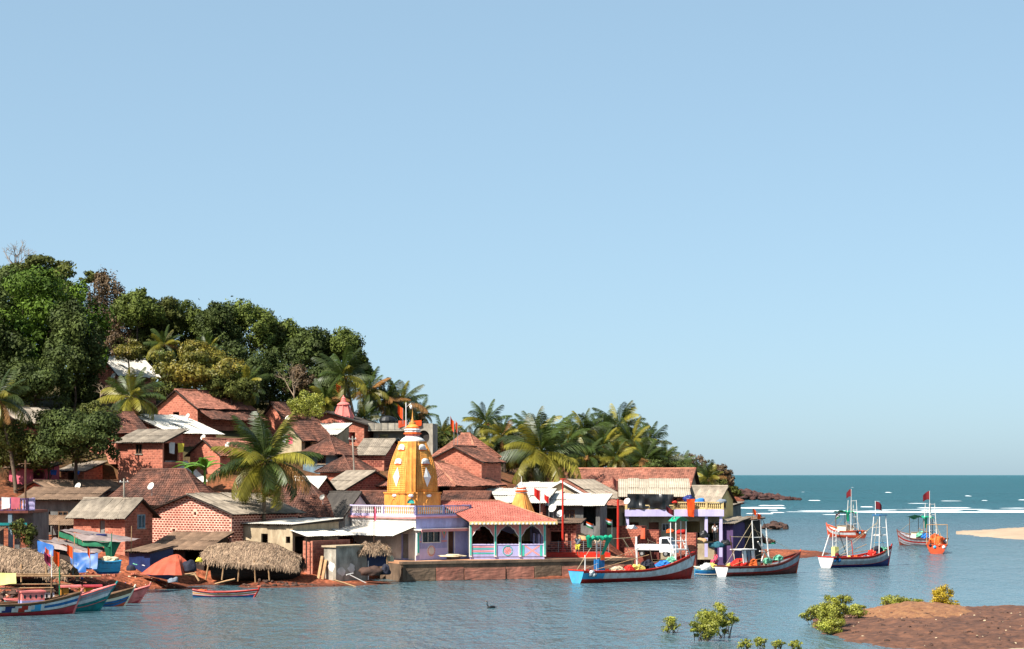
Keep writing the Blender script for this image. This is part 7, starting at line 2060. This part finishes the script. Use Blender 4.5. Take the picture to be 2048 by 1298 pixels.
def wire(label, p, q, sag):
    mb = MB(); p, q = Vector(p), Vector(q); mb.tube([p.lerp(q, i / 10) - Vector((0, 0, sag * 4 * (i / 10) * (1 - i / 10))) for i in range(11)], .014, 4); tag(mb.build('power_line', 'tank_black'), label, 'cable', 'power lines')
wire('power line from the short utility pole to the big gable', P(248, 960, 168), P(372, 992, 166), .5)
wire('power line crossing in front of the big gable wall', P(248, 963, 168), P(160, 1000, 160), .5)
wire('power line left of the hipped tile roof', P(709, 878, 192), P(590, 905, 200), .6)
DISHES = [(157, 973, 176, 7.5, 'satellite dish on the long grey roof under the mango tree'), (303, 973, 169, 8, 'satellite dish on the broad brown tile roof'), (407, 875, 192, 6, 'satellite dish below the wide pale sheet roof'), (456, 890, 188, 6, 'satellite dish behind the big palm crown'), (576, 837, 208, 6, 'satellite dish below the bare tree'), (376, 832, 203, 5, 'satellite dish on the double tiered brick house'), (228, 752, 224, 6, 'satellite dish on the hilltop brick house'), (645, 995, 174, 6, 'satellite dish on the dark sheet roof'), (1106, 1017, 184, 9, 'upper satellite dish beside the red pole'), (1121, 1028, 183, 8, 'lower satellite dish beside the red pole'), (1255, 1003, 194, 7, 'satellite dish at the left end of the black tarpaulin')]
for i, (px, py, D, r, lb) in enumerate(DISHES):
    B = P(px, py, D); R = r * D / F
    t = thing('satellite_dish', lb, 'satellite dish', B - Vector((0, 0, R * 1.4)), rad(-35), 'satellite dishes')
    M = Matrix.Rotation(rad(62), 3, 'X')
    mb = MB(); rows = [[tuple(Vector((0, 0, R * 1.4)) + M @ Vector((R * f * math.cos(j * math.pi / 9), R * f * math.sin(j * math.pi / 9), .32 * R * f * f))) for j in range(18)] for f in (.02, .4, .7, 1.0)]
    mb.grid(rows, True); mb.build('reflector', 'dish_white', t, smooth=True)
    mb = MB(); q = Vector((0, 0, R * 1.4)); mb.tube([q + M @ Vector((0, -R * .95, R * .28)), q + M @ Vector((0, 0, R * .95))], .02, 5); mb.tube([q + M @ Vector((0, 0, R * .9)), q + M @ Vector((0, 0, R * 1.05))], .05, 6); mb.build('feed_arm', 'metal_grey', t)
    mb = MB(); mb.tube([(0, .05, -R * .9), (0, .05, R * 1.3)], .03, 6); mb.build('mount', 'metal_grey', t)

# ---------------------------------------------------------------- thatch, tarpaulins, shelters
def thatch(name, label, C, rz, L, W, H_, dens, seed, taper=.35, slope=0.0, posts=None, fringe=.35):
    t = thing(name, label, 'thatch', C, rz)
    def sp(u, v):
        e = math.sin(math.pi * (.07 + .86 * u)) ** .55
        wv = W / 2 * (taper + (1 - taper) * math.sin(math.pi * min(1, .1 + .8 * u)) ** .7)
        z = H_ * e * (1 - abs(v) ** 1.7) + slope * (u - .5) * L + .28 * noise.noise(Vector((u * 5, v * 2, seed))) + .1 * noise.noise(Vector((u * 17, v * 5, seed)))
        return Vector((L * (u - .5), wv * v, z))
    mb = MB(); mb.grid([[sp(i / 24, -1 + 2 * j / 12) for j in range(13)] for i in range(25)]); mb.build('thatch_bed', 'thatch', t)
    g = random.Random(seed); mb = MB()
    for i in range(dens):
        u, v = g.random(), g.uniform(-1, 1)
        if i % 4 == 0:
            v = g.choice((-1, 1)) * g.uniform(.85, 1.0)
        p = sp(u, v); q = sp(min(1, max(0, u + g.gauss(0, .02))), max(-1.0, min(1.0, v + (.18 if v > 0 else -.18))))
        d = q - p
        if abs(v) > .82:
            d = Vector((g.gauss(0, .12), .1 * (1 if v > 0 else -1), -fringe * g.uniform(.5, 1.3)))
        if d.length < .02:
            continue
        d = d.normalized() * g.uniform(.3, .6) + Vector((g.gauss(0, .05), g.gauss(0, .05), g.gauss(.02, .05)))
        s = d.cross(Vector((0, 0, 1))).normalized() * .02 if abs(d.normalized().z) < .95 else Vector((.02, 0, 0))
        n = Vector((0, 0, .04))
        mb.tv = g.random(); mb.quad(p - s + n, p + s + n, p + d + s * .5 + n * .6, p + d - s * .5 + n * .6)
    structure(mb.build('straw', 'thatch', t), 'stuff')
    for (x, y, h, tilt) in (posts or []):
        mb = MB(); mb.tube([(x + tilt, y, -h), (x, y, .3)], .06, 6); mb.build('prop', 'timber_pale', t)
    return t
c = P(506, 1126, 164); zc = c.z
thatch('thatched_boat_shed', 'long shaggy thatched roof on props sheltering a boat at the shore', c, rad(-6), 8.2, 4.6, 1.75, 9000, 3, slope=-.07, posts=[(-3.2, -1.8, 1.3, -.3), (-1.9, -2.0, 1.3, -.2), (-.6, -2.1, 1.4, -.15), (.6, -2.1, 1.5, .1), (1.7, -2.0, 1.6, .15), (-3.6, 1.6, 1.2, 0), (2.6, 1.4, 1.5, 0), (-1.0, 1.9, 1.4, 0)])
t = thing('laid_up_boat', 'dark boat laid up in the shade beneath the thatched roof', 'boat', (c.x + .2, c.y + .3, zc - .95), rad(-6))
hull(t, 7.2, 2.9, .85, .25, .1, ['timber_dark', 'inside_dark'], [0, 0, 1, 1, 1, 1, 0], 'timber_dark', rake=.4, gun='timber_dark', draft=.55)  # dark hull enlarged to fill the space under the thatch, deepening its shade
c = P(38, 1134, 146)
thatch('thatched_boat_cover', 'long straw cover over a boat at the left edge', c, rad(-12), 8.4, 3.6, 1.35, 9000, 5, slope=-.13, posts=[(2.8, -1.5, 1.0, .1), (1.0, -1.7, 1.0, 0), (-1.5, -1.7, 1.0, 0)], fringe=.3)
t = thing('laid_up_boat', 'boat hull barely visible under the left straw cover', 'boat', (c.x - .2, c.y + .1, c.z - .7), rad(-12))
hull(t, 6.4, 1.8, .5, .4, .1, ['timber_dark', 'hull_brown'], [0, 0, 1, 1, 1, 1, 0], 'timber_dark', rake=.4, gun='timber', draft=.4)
c = P(745, 1100, 167)
thatch('thatched_shelter', 'small shaggy thatch patch above a dark blue sheet near the temple', c, rad(5), 3.0, 2.2, .55, 2600, 9, taper=.7, posts=[(-1.3, -.9, 1.7, 0), (1.2, -.9, 1.7, 0)], fringe=.4)

def sheet_thing(name, label, cat, mname, quads, seed=0, amp=.12, n=9, group=None, sag=0.0, freq=1.4):
    """cloths or tarpaulins given by four photo points (px, row, distance) each"""
    pts = [[P(*p) for p in q] for q in quads]
    o = pts[0][3]
    t = thing(name, label, cat, o, 0, group)
    for i, q in enumerate(pts):
        mb = MB(); drape(mb, *[p - o for p in q], n=n, amp=amp, seed=seed + i, sag=sag, freq=freq); mb.build('sheet', mname, t, smooth=True)
    return t
sheet_thing('blue_sheet', 'dark blue sheet hung under the small thatch near the temple', 'tarpaulin', 'tarp_navy', [[(716, 1090, 167.2), (778, 1090, 167.2), (776, 1132, 166.9), (718, 1134, 166.9)]], 3, .15)
sheet_thing('blue_tarpaulin', 'bright blue tarpaulin wall at the left of the boat tent', 'tarpaulin', 'tarp_blue', [[(74, 1081, 149.6), (106, 1090, 149), (112, 1124, 148.6), (76, 1120, 149)], [(140, 1104, 148.4), (196, 1106, 148.2), (194, 1138, 147.6), (142, 1138, 147.8)]], 4, .25)
sheet_thing('blue_tarpaulin', 'crumpled blue tarpaulin hanging at the right of the boat tent', 'tarpaulin', 'tarp_blue', [[(150, 1126, 147.6), (174, 1124, 147.5), (172, 1144, 147.2), (154, 1146, 147.2)], [(176, 1112, 149.5), (196, 1110, 149.6), (194, 1128, 149.4), (178, 1130, 149.4)]], 6, .3)
sheet_thing('tent_roof', 'faded grey tarpaulin roof over the boat tent', 'tarpaulin', 'tarp_grey', [[(76, 1080, 149.6), (110, 1076, 153), (216, 1098, 152), (192, 1104, 148.4)], [(76, 1080, 149.6), (192, 1104, 148.4), (190, 1108, 148.2), (100, 1094, 149)]], 8, .25, sag=.1)
sheet_thing('tent_shade_screen', 'brown cloth screen added as the dark tent interior between the blue tarpaulins', 'cloth', 'timber_dark', [[(104, 1090, 149.4), (150, 1099, 149), (146, 1130, 148.9), (108, 1128, 149.2)]], 9, .1)  # dark sheet put in for the shade inside the boat tent
sheet_thing('green_net_screen', 'sagging green net screen in front of the red brick house', 'net screen', 'tarp_green', [[(117, 1062, 152), (165, 1080, 151), (165, 1092, 151), (117, 1072, 152)], [(165, 1080, 151), (222, 1083, 150.5), (220, 1094, 150.5), (165, 1092, 151)], [(205, 1083, 150.6), (243, 1082, 151.5), (226, 1118, 151), (214, 1120, 150.6)]], 10, .2)
sheet_thing('plank_awning', 'pale sagging cloth awning above the green net screen', 'awning', 'tarp_grey', [[(120, 1060, 152), (142, 1057, 154), (282, 1077, 153.5), (250, 1083, 151)], [(120, 1060, 152), (250, 1083, 151), (205, 1084, 150.4), (165, 1080, 150.8)]], 12, .12)
for i, (px, y0, y1, D) in enumerate(((117, 1040, 1085, 152), (148, 1068, 1095, 151), (222, 1066, 1120, 150.4), (262, 1052, 1085, 152))):
    B = P(px, y1, D); t = thing('awning_pole', ['leftmost thin pole of the green net awning', 'short second pole of the green net awning', 'green pole holding the right end of the net awning', 'thin stick leaning by the blue framed window'][i], 'pole', B); mb = MB(); mb.tube([(0, 0, -.8), (.05, 0, (y1 - y0) * D / F)], .035, 5); mb.build('pole', 'timber_pale' if i != 2 else 'tarp_green', t)
for i, px in enumerate((177, 203)):
    B = P(px, 1071, 152.5); mb = MB(); mb.b2(-.35, .35, -.3, .3, 0, .12); o = mb.build('blue_board', 'hull_navy'); o.location = B; tag(o, ['left dark blue board lying on the pale awning', 'right dark blue board lying on the pale awning'][i], 'board')
# low blue hut with straw coloured roof beside the orange heap
extra_house('low blue sheeted hut with patched straw coloured roof', (300, 1140), 160, 40, 258, 346, 1103, 1092, 'shedL', 'tarp_navy', 'sheet_brown', name='sheeted_hut', cat='hut', ov=.3, b=2.4)
sheet_thing('washing', 'pale green and white washing on the blue sheeted hut', 'washing', 'net_green', [[(266, 1106, 161.6), (276, 1106, 161.2), (274, 1130, 161), (266, 1128, 161.4)]], 14, .1)
sheet_thing('washing', 'white washing on the blue sheeted hut', 'washing', 'cloth_white', [[(280, 1106, 161), (292, 1107, 160.6), (290, 1132, 160.4), (282, 1130, 160.7)]], 15, .1)
def mass(name, label, cat, px, py, D, r, mname, seed, amp=.45, freq=1.6, floor=-.35, group=None):
    mb = MB(); lump(mb, (0, 0, 0), r, seed, rings=12, seg=22, amp=amp, freq=freq, floor=floor * r[2]); o = mb.build(name, mname, smooth=True); o.location = P(px, py, D); return tag(o, label, cat, group)
def tarp_heap(label, px, py, D, W, H_, mname, seed):
    t = P(px, py, D); mb = MB(); rows = []
    for i in range(15):
        f = i / 14; row = []
        for k in range(30):
            a = 2 * math.pi * k / 30
            rr = W * (.06 + .94 * f) * (1 + .28 * noise.noise(Vector((math.cos(a) * 1.3, math.sin(a) * 1.3, seed))) + .12 * math.sin(a * 7 + seed) * f)
            z = H_ * (.45 * (1 - f) + .55 * (1 - f ** 2.2)) + (.05 + .3 * f * (1 - f)) * noise.noise(Vector((a * 3, f * 4, seed)))
            row.append((rr * math.cos(a) + .35 * W * (1 - f) * .8, .75 * rr * math.sin(a), z))
        rows.append(row)
    mb.grid(list(reversed(rows)), True); mb.quad(*rows[0]); o = mb.build('tarpaulin_heap', mname); o.location = t; return tag(o, label, 'tarpaulin')
tarp_heap('big orange tarpaulin thrown over a heap by the blue hut', 338, 1148, 158.5, 2.1, 1.55, 'tarp_orange', 3)
mass('tarpaulin_bundle', 'small grey bundle beside the blue sheeted hut', 'bundle', 262, 1140, 158.5, (.4, .3, .4), 'net_dark', 3, .35, 1.3, -.1)
mass('net_heap', 'grey net heap at the right foot of the orange tarpaulin', 'net', 378, 1137, 158, (.55, .5, .6), 'net_dark', 4, .4)
mass('bag_pile', 'pale blue plastic bags on the mud below the orange tarpaulin', 'bags', 346, 1162, 156.5, (.38, .3, .3), 'cloth_grey', 5, .6)
for i, (px, py, D, r, m, lb) in enumerate(((398, 1122, 161, (.28, .22, .24), 'cloth_yellow', 'yellow crate at the left end of the thatched shed'), (770, 1144, 165, (.45, .4, .6), 'net_dark', 'dark net heap beside the blue sheet'), (742, 1146, 164.5, (.9, .5, .55), 'rock', 'pile of black bags below the blue sheet'), (780, 1120, 167, (.3, .3, .35), 'sack', 'round clay coloured pot by the blue sheet'),
        (1163, 1078, 181.5, (.9, .6, .45), 'cardboard', 'pile of flattened cardboard behind the standing person'), (1192, 1086, 182.5, (.6, .5, .45), 'sack', 'heap of pale sacks right of the cardboard'), (1204, 1078, 184, (.6, .6, .3), 'tarp_green', 'dark green tarpaulin heap by the sacks'),
        (906, 1112, 172.2, (1.2, .35, .16), 'sack', 'pale sacking spread on the quay below the temple front'), (1408, 1072, 193, (.5, .4, .45), 'tank_black', 'dark bundle under the balcony'), (1362, 1066, 189, (.5, .3, .3), 'cloth_red', 'red cloth lying on the brick stack'), (1264, 1056, 189.8, (.5, .3, .25), 'cloth_white', 'white shirt drying on the brick stack'), (1340, 1064, 190.5, (.35, .3, .3), 'net_orange', 'orange bundle on the long brick stack'), (1400, 1003, 197.5, (.5, .3, .3), 'net_blue', 'blue tarpaulin bundle behind the cream balustrade'), (1443, 1004, 197.5, (.5, .3, .28), 'cloth_grey', 'grey bundle behind the cream balustrade'), (1378, 1000, 198, (.5, .4, .5), 'hull_navy', 'dark blue drum on the balcony'), (1350, 1005, 197, (.28, .2, .16), 'red_paint', 'red basin on the balcony corner'),
        (1400, 1084, 192, (.8, .5, .4), 'cardboard', 'heap of boxes and crates below the balcony'), (1432, 1092, 193.5, (.7, .5, .4), 'net_teal', 'blue green net heap in front of the purple room'), (1452, 1088, 194, (.5, .4, .4), 'tank_black', 'black net heap in front of the purple room'), (1540, 1086, 212, (.6, .4, .25), 'tarp_teal', 'turquoise net lying on the point'), (1412, 1136, 178.5, (.5, .4, .45), 'cloth_white', 'white sacks at the stern of the small boat'))):
    mass('bundle', lb, 'bundle', px, py, D, r, m, 20 + i, .5, 2.0)

# ---------------------------------------------------------------- truck
def truck():
    B = P(1313, 1113, 186.5)
    t = thing('pickup_truck', 'small white pickup truck parked on the quay beside the brick stacks', 'truck', B, rad(-24))
    L = 3.75
    # cab: profile extruded across; x forward
    prof = [(.55, .42), (.55, 1.78), (.75, 1.84), (1.35, 1.8), (1.72, 1.2), (1.86, 1.0), (1.88, .42)]
    mb = MB(); y = .72
    for s in (-1, 1):
        q = [(x, s * y, z) for x, z in prof]; mb.quad(*(q if s < 0 else reversed(q)))
    mb.grid([[(x, -y, z) for x, z in prof + prof[:1]], [(x, y, z) for x, z in prof + prof[:1]]]); cab = mb.build('cab', 'truck_white', t)
    mb = MB(); mb.quad((1.385, -.6, 1.76), (1.385, .6, 1.76), (1.725, .62, 1.215), (1.725, -.62, 1.215)); mb.v = [(x + .012, yy, z + .008) for x, yy, z in mb.v]; mb.build('windscreen', 'glass_dark', t)
    for s in (-1, 1):
        mb = MB(); q = [(.72, s * .725, 1.2), (1.6, s * .725, 1.2), (1.32, s * .725, 1.7), (.76, s * .725, 1.7)]; mb.quad(*q); mb.build('side_window', 'glass_dark', cab)
        mb = MB(); mb.quad((.68, s * .727, .5), (1.55, s * .727, .5), (1.55, s * .727, 1.14), (.68, s * .727, 1.14)); d = mb.build('door', 'truck_white', t); mb = MB(); mb.b2(.74, .88, s * .73, s * .75, 1.02, 1.06); mb.build('handle', 'tank_black', d)
        mb = MB(); mb.b2(1.86, 1.9, s * .55 - .14, s * .55 + .14, .78, .95); mb.build('headlight', 'lamp_lens', t)
        mb = MB(); mb.b2(1.5, 1.6, s * .78 - .04, s * .78 + .1, 1.2, 1.36); mb.build('mirror', 'tank_black', t)
    mb = MB(); mb.b2(1.82, 1.95, -.72, .72, .36, .58); mb.build('bumper', 'truck_white', t)
    mb = MB(); mb.b2(1.885, 1.895, -.35, .35, .66, .74); mb.build('grille', 'tank_black', t)
    mb = MB(); mb.b2(-1.85, .5, -.72, .72, .62, .72); mb.build('load_bed', 'truck_white', t)
    for a, b_, c_, d_ in ((-1.85, .5, -.75, -.7), (-1.85, .5, .7, .75), (-1.88, -1.83, -.7, .7), (.45, .5, -.7, .7)):
        mb = MB(); mb.b2(a, b_, c_, d_, .7, 1.12); mb.build('side_board', 'truck_white', t)
    mb = MB(); mb.b2(-1.75, 1.7, -.5, .5, .42, .6); mb.build('chassis', 'tank_black', t)
    for x in (-1.2, 1.15):
        for s in (-1, 1):
            mb = MB(); rows = []
            for yy, r in ((0, .16), (0, .29), (.18, .29), (.18, .16)):
                rows.append([(x + r * math.cos(j * math.pi / 8), s * (.54 + yy), .29 + r * math.sin(j * math.pi / 8)) for j in range(16)])
            mb.grid(rows, True); w = mb.build('wheel', 'tyre', t); mb = MB(); mb.quad(*[(x + .17 * math.cos(j * math.pi / 6), s * .705, .29 + .17 * math.sin(j * math.pi / 6)) for j in range(12)]); mb.build('rim', 'metal_grey', w)
truck()

# ---------------------------------------------------------------- people
def person(label, px, py, D, face, shirt, lower, pose='stand', z=None):
    B = P(px, py, D)
    t = thing('person', label, 'person', B, face)
    s = 1.0
    seat = pose == 'sit'
    hz = .42 if seat else .92
    J = {'pel': (0, 0, hz), 'sp': (0, 0, hz + .2), 'ch': (.02, 0, hz + .42), 'nk': (.03, 0, hz + .56), 'hd0': (.05, 0, hz + .64), 'hd': (.06, 0, hz + .76)}
    E = [('pel', 'sp'), ('sp', 'ch'), ('ch', 'nk'), ('nk', 'hd0'), ('hd0', 'hd')]
    Rr = {'pel': .15, 'sp': .13, 'ch': .16, 'nk': .06, 'hd0': .085, 'hd': .095}
    for sd, n in ((-1, 'r'), (1, 'l')):
        J['hip' + n] = (0, sd * .09, hz - .05)
        if seat:
            J['kn' + n] = (.42, sd * .14, hz + .05); J['an' + n] = (.46, sd * .12, .08); J['to' + n] = (.62, sd * .13, .04)
        else:
            J['kn' + n] = (.04 + .06 * sd, sd * .1, .48); J['an' + n] = (.01 + .1 * sd, sd * .1, .08); J['to' + n] = (.16 + .1 * sd, sd * .12, .04)
        J['sh' + n] = (.02, sd * .19, hz + .5)
        if pose == 'carry':
            J['el' + n] = (.2, sd * .3, hz + .42); J['wr' + n] = (.22, sd * .2, hz + .66)
        else:
            J['el' + n] = (.0, sd * .27, hz + .24); J['wr' + n] = (.16, sd * .24, hz + .04)
        w = Vector(J['wr' + n]); d = (w - Vector(J['el' + n])).normalized()
        J['pa' + n] = tuple(w + d * .08)
        E += [('pel', 'hip' + n), ('hip' + n, 'kn' + n), ('kn' + n, 'an' + n), ('an' + n, 'to' + n), ('ch', 'sh' + n), ('sh' + n, 'el' + n), ('el' + n, 'wr' + n), ('wr' + n, 'pa' + n)]
        Rr.update({'hip' + n: .1, 'kn' + n: .062, 'an' + n: .042, 'to' + n: .035, 'sh' + n: .062, 'el' + n: .045, 'wr' + n: .033, 'pa' + n: .036})
        for k in range(5):      # fingers of unequal length, thumb to the side
            tip = Vector(J['pa' + n]) + d * (.085 - .012 * abs(k - 2)) + Vector((0.0, (k - 2) * .016, -.01)) if k else Vector(J['pa' + n]) + Vector((.05, -sd * .03, .0))
            J['f%d' % k + n] = tuple(tip); Rr['f%d' % k + n] = .009
            E.append(('pa' + n, 'f%d' % k + n))
    def skin(name, keys, edges, mname, extra=0.0, parent=t):
        ks = list(keys); me = bpy.data.meshes.new(name)
        me.from_pydata([J[k] for k in ks], [(ks.index(a), ks.index(b)) for a, b in edges], []); me.materials.append(MATS[mname])
        o = link(name, me, parent)
        m = o.modifiers.new('skin', 'SKIN'); sv = me.skin_vertices[0].data if me.skin_vertices else None
        if sv is None:
            return o
        for i, k in enumerate(ks):
            sv[i].radius = (Rr[k] + extra, Rr[k] + extra)
        sv[0].use_root = True
        o.modifiers.new('sub', 'SUBSURF').render_levels = 1
        return o
    def do(name, edges, mname, extra):
        keys = []
        for e in edges:
            for k in e:
                if k not in keys:
                    keys.append(k)
        me = bpy.data.meshes.new(name)
        me.from_pydata([J[k] for k in keys], [(keys.index(a), keys.index(b)) for a, b in edges], []); me.materials.append(MATS[mname])
        o = link(name, me, t)
        bpy.context.view_layer.objects.active = o
        o.modifiers.new('skin', 'SKIN')
        if not me.skin_vertices:
            with bpy.context.temp_override(object=o, active_object=o):
                bpy.ops.mesh.customdata_skin_add()
        for i, k in enumerate(keys):
            me.skin_vertices[0].data[i].radius = (Rr[k] + extra, Rr[k] + extra)
        me.skin_vertices[0].data[0].use_root = True
        sub = o.modifiers.new('sub', 'SUBSURF'); sub.render_levels = 1; sub.levels = 1
        return o
    do('body', E, 'skin', 0)
    sh = {'pel', 'sp', 'ch', 'shr', 'shl', 'elr', 'ell'}
    do('shirt', [e for e in E if e[0] in sh and e[1] in sh], shirt, .022)
    lo = {'pel', 'hipr', 'hipl', 'knr', 'knl'} | ({'anr', 'anl'} if lower[1] else set())
    do('shorts' if not lower[1] else 'trousers', [e for e in E if e[0] in lo and e[1] in lo], lower[0], .026)
    mb = MB(); h = J['hd']; lump(mb, (h[0] - .02, h[1], h[2] + .03), (.11, .105, .1), 2, rings=6, seg=10, amp=.1, floor=None); mb.build('hair', 'hair', t, smooth=True)
    mb = MB(); mb.box((h[0] + .1, 0, h[2] - .03), (.04, .025, .05)); mb.build('nose', 'skin', t)
    for sd in (-1, 1):
        mb = MB(); lump(mb, (h[0] + .085, sd * .035, h[2]), (.014, .014, .01), 1, rings=4, seg=6, amp=0); mb.build('eye', 'tank_black', t)
        mb = MB(); lump(mb, (h[0], sd * .1, h[2] - .02), (.02, .012, .03), 1, rings=4, seg=6, amp=0); mb.build('ear', 'skin', t)
    mb = MB(); mb.box((h[0] + .088, 0, h[2] - .075), (.01, .045, .01)); mb.build('mouth', 'hull_brown', t)
    return t
person('person in grey shirt and yellow shorts standing on the quay edge', 1155, 1111, 175.5, rad(-80), 'cloth_grey', ('cloth_yellow', False), 'carry')
person('person in white and dark clothes standing by the lavender pillar', 1430, 1082, 194.5, rad(-100), 'cloth_white', ('tank_black', True))
person('person in pink sitting on the bank beside the small boat', 1432, 1130, 186, rad(-150), 'cloth_pink', ('cloth_pink', True), 'sit')

# ---------------------------------------------------------------- shore clutter
def scatter(name, px0, px1, D0, D1, n, s0, s1, mname, seed, zmin=.05, zmax=6):
    r = random.Random(seed); sp = []
    for _ in range(n * 4):
        D = r.uniform(D0, D1); x = (r.uniform(px0, px1) - 1024) * D / F; z = ground(x, D)
        if zmin < z < zmax:
            sp.append((x, D, z + .02, r.uniform(s0, s1) * (1 if r.random() < .9 else 1.8)))
        if len(sp) >= n:
            break
    if sp:
        rock_heap(name, sp, mname, seed)
scatter('shore_rubble', 0, 420, 132, 152, 420, .08, .24, 'rock', 1)
scatter('shore_rubble', 380, 800, 147, 162, 300, .07, .2, 'rock', 2)
scatter('shore_rubble', 1300, 1480, 180, 205, 220, .08, .22, 'rock', 3)
scatter('shore_rubble', 1470, 1620, 196, 245, 160, .12, .4, 'rock', 4, .0)
scatter('red_rubble', 0, 700, 134, 160, 260, .07, .18, 'brick_red', 5)
scatter('shore_litter', 0, 800, 134, 160, 150, .04, .11, 'sack', 6)
scatter('shore_litter', 0, 800, 134, 160, 60, .04, .1, 'net_blue', 7)
scatter('shore_litter', 1300, 1480, 182, 200, 80, .05, .12, 'sack', 8)
r = random.Random(9); sp = []
for i in range(75):
    px = r.gauss(1512, 13); py = 1078 - 26 * max(0, 1 - abs(px - 1506) / 24) * r.random(); q = P(px, py, 206 + r.uniform(-2, 3)); sp.append((q.x, q.y, q.z - .2, r.uniform(.2, .5)))
tag(rock_heap('rubble_mound', sp, 'rock', 10), 'mound of brown stones at the seaward tip of the village', 'rubble')['kind'] = 'thing'
# loose timbers on the mud
for i, (a, b_, D, lb) in enumerate((((300, 1142), (388, 1150), 158, 'long beam lying along the mud below the orange tarpaulin'), ((350, 1152), (392, 1146), 157.6, 'short beam propped beside the orange tarpaulin'), ((388, 1146), (398, 1162), 157, 'stick leaning below the thatched shed'), ((430, 1168), (470, 1158), 158, 'flat planks lying on the mud above the canoe'), ((668, 1160), (712, 1174), 162, 'pale beam sloping to the water by the cement hut'), ((800, 1040), (800, 1041), 170, ''))[:5]):
    p, q = P(*a, D), P(*b_, D - .4); mb = MB(); mb.tube([(0, 0, 0), tuple((q - p) * .5 + Vector((0, 0, .02))), tuple(q - p)], .07, 5); o = mb.build('timber_beam', 'timber_pale'); o.location = p; tag(o, lb, 'beam', 'loose timbers')
# litter and stones of the islet
def islet_bits(name, n, mname, s0, s1, seed):
    r = random.Random(seed); sp = []
    for _ in range(n):
        g_ = G(r.uniform(1690, 2048), r.uniform(1222, 1300), .5); hit = DG_RAY(g_.x, g_.y)
        if hit is not None and hit > .08:
            sp.append((g_.x, g_.y, hit + .01, r.uniform(s0, s1)))
    rock_heap(name, sp, mname, seed)
islet_bits('islet_stones', 150, 'rock', .04, .14, 31); islet_bits('islet_litter', 36, 'sack', .03, .07, 32)
# a cormorant on the water
B = G(983, 1216); t = thing('cormorant', 'black cormorant swimming in the open water before the quay', 'bird', B, rad(200))
mb = MB(); lump(mb, (0, 0, .05), (.3, .12, .12), 1, rings=8, seg=12, amp=.05); mb.tube([(.22, 0, .1), (.32, 0, .25), (.3, 0, .42), (.36, 0, .47)], [.05, .035, .03, .035], 6); mb.build('body', 'bird_black', t, smooth=True); mb = MB(); mb.tube([(.36, 0, .47), (.47, 0, .46)], [.02, .006], 5); mb.build('beak', 'timber_pale', t); mb = MB(); mb.box((-.34, 0, .06), (.16, .08, .03)); mb.build('tail', 'bird_black', t)

for i, (q, m, lb) in enumerate((([(338, 884, 187.2), (350, 885, 187.4), (349, 908, 187.2), (339, 906, 187.1)], 'cloth_white', 'white washing hung in the shaded brick balcony'), ([(356, 886, 187.6), (368, 887, 187.9), (367, 904, 187.8), (357, 905, 187.6)], 'cloth_yellow', 'yellow washing hung in the shaded brick balcony'),
        ([(563, 868, 201), (572, 869, 201), (571, 886, 200.8), (564, 886, 200.8)], 'cloth_white', 'white washing under the sagging tile eave'), ([(576, 868, 201), (586, 870, 201), (585, 888, 200.8), (577, 888, 200.8)], 'cloth_pink', 'pink washing under the sagging tile eave'), ([(100, 938, 184.5), (114, 940, 184.5), (112, 952, 184), (102, 950, 184)], 'cloth_blue', 'blue sheet hung under the left trees'), ([(148, 940, 185.5), (160, 941, 185.5), (158, 950, 185), (148, 950, 185)], 'cloth_blue', 'blue sheet hung below the mango crown'), ([(1282, 1056, 189.6), (1290, 1056, 189.6), (1290, 1078, 189.4), (1281, 1078, 189.4)], 'hull_orange', 'orange cloth hanging on the tall brick stack'))):
    sheet_thing('washing', lb, 'washing', m, [q], 40 + i, .12)
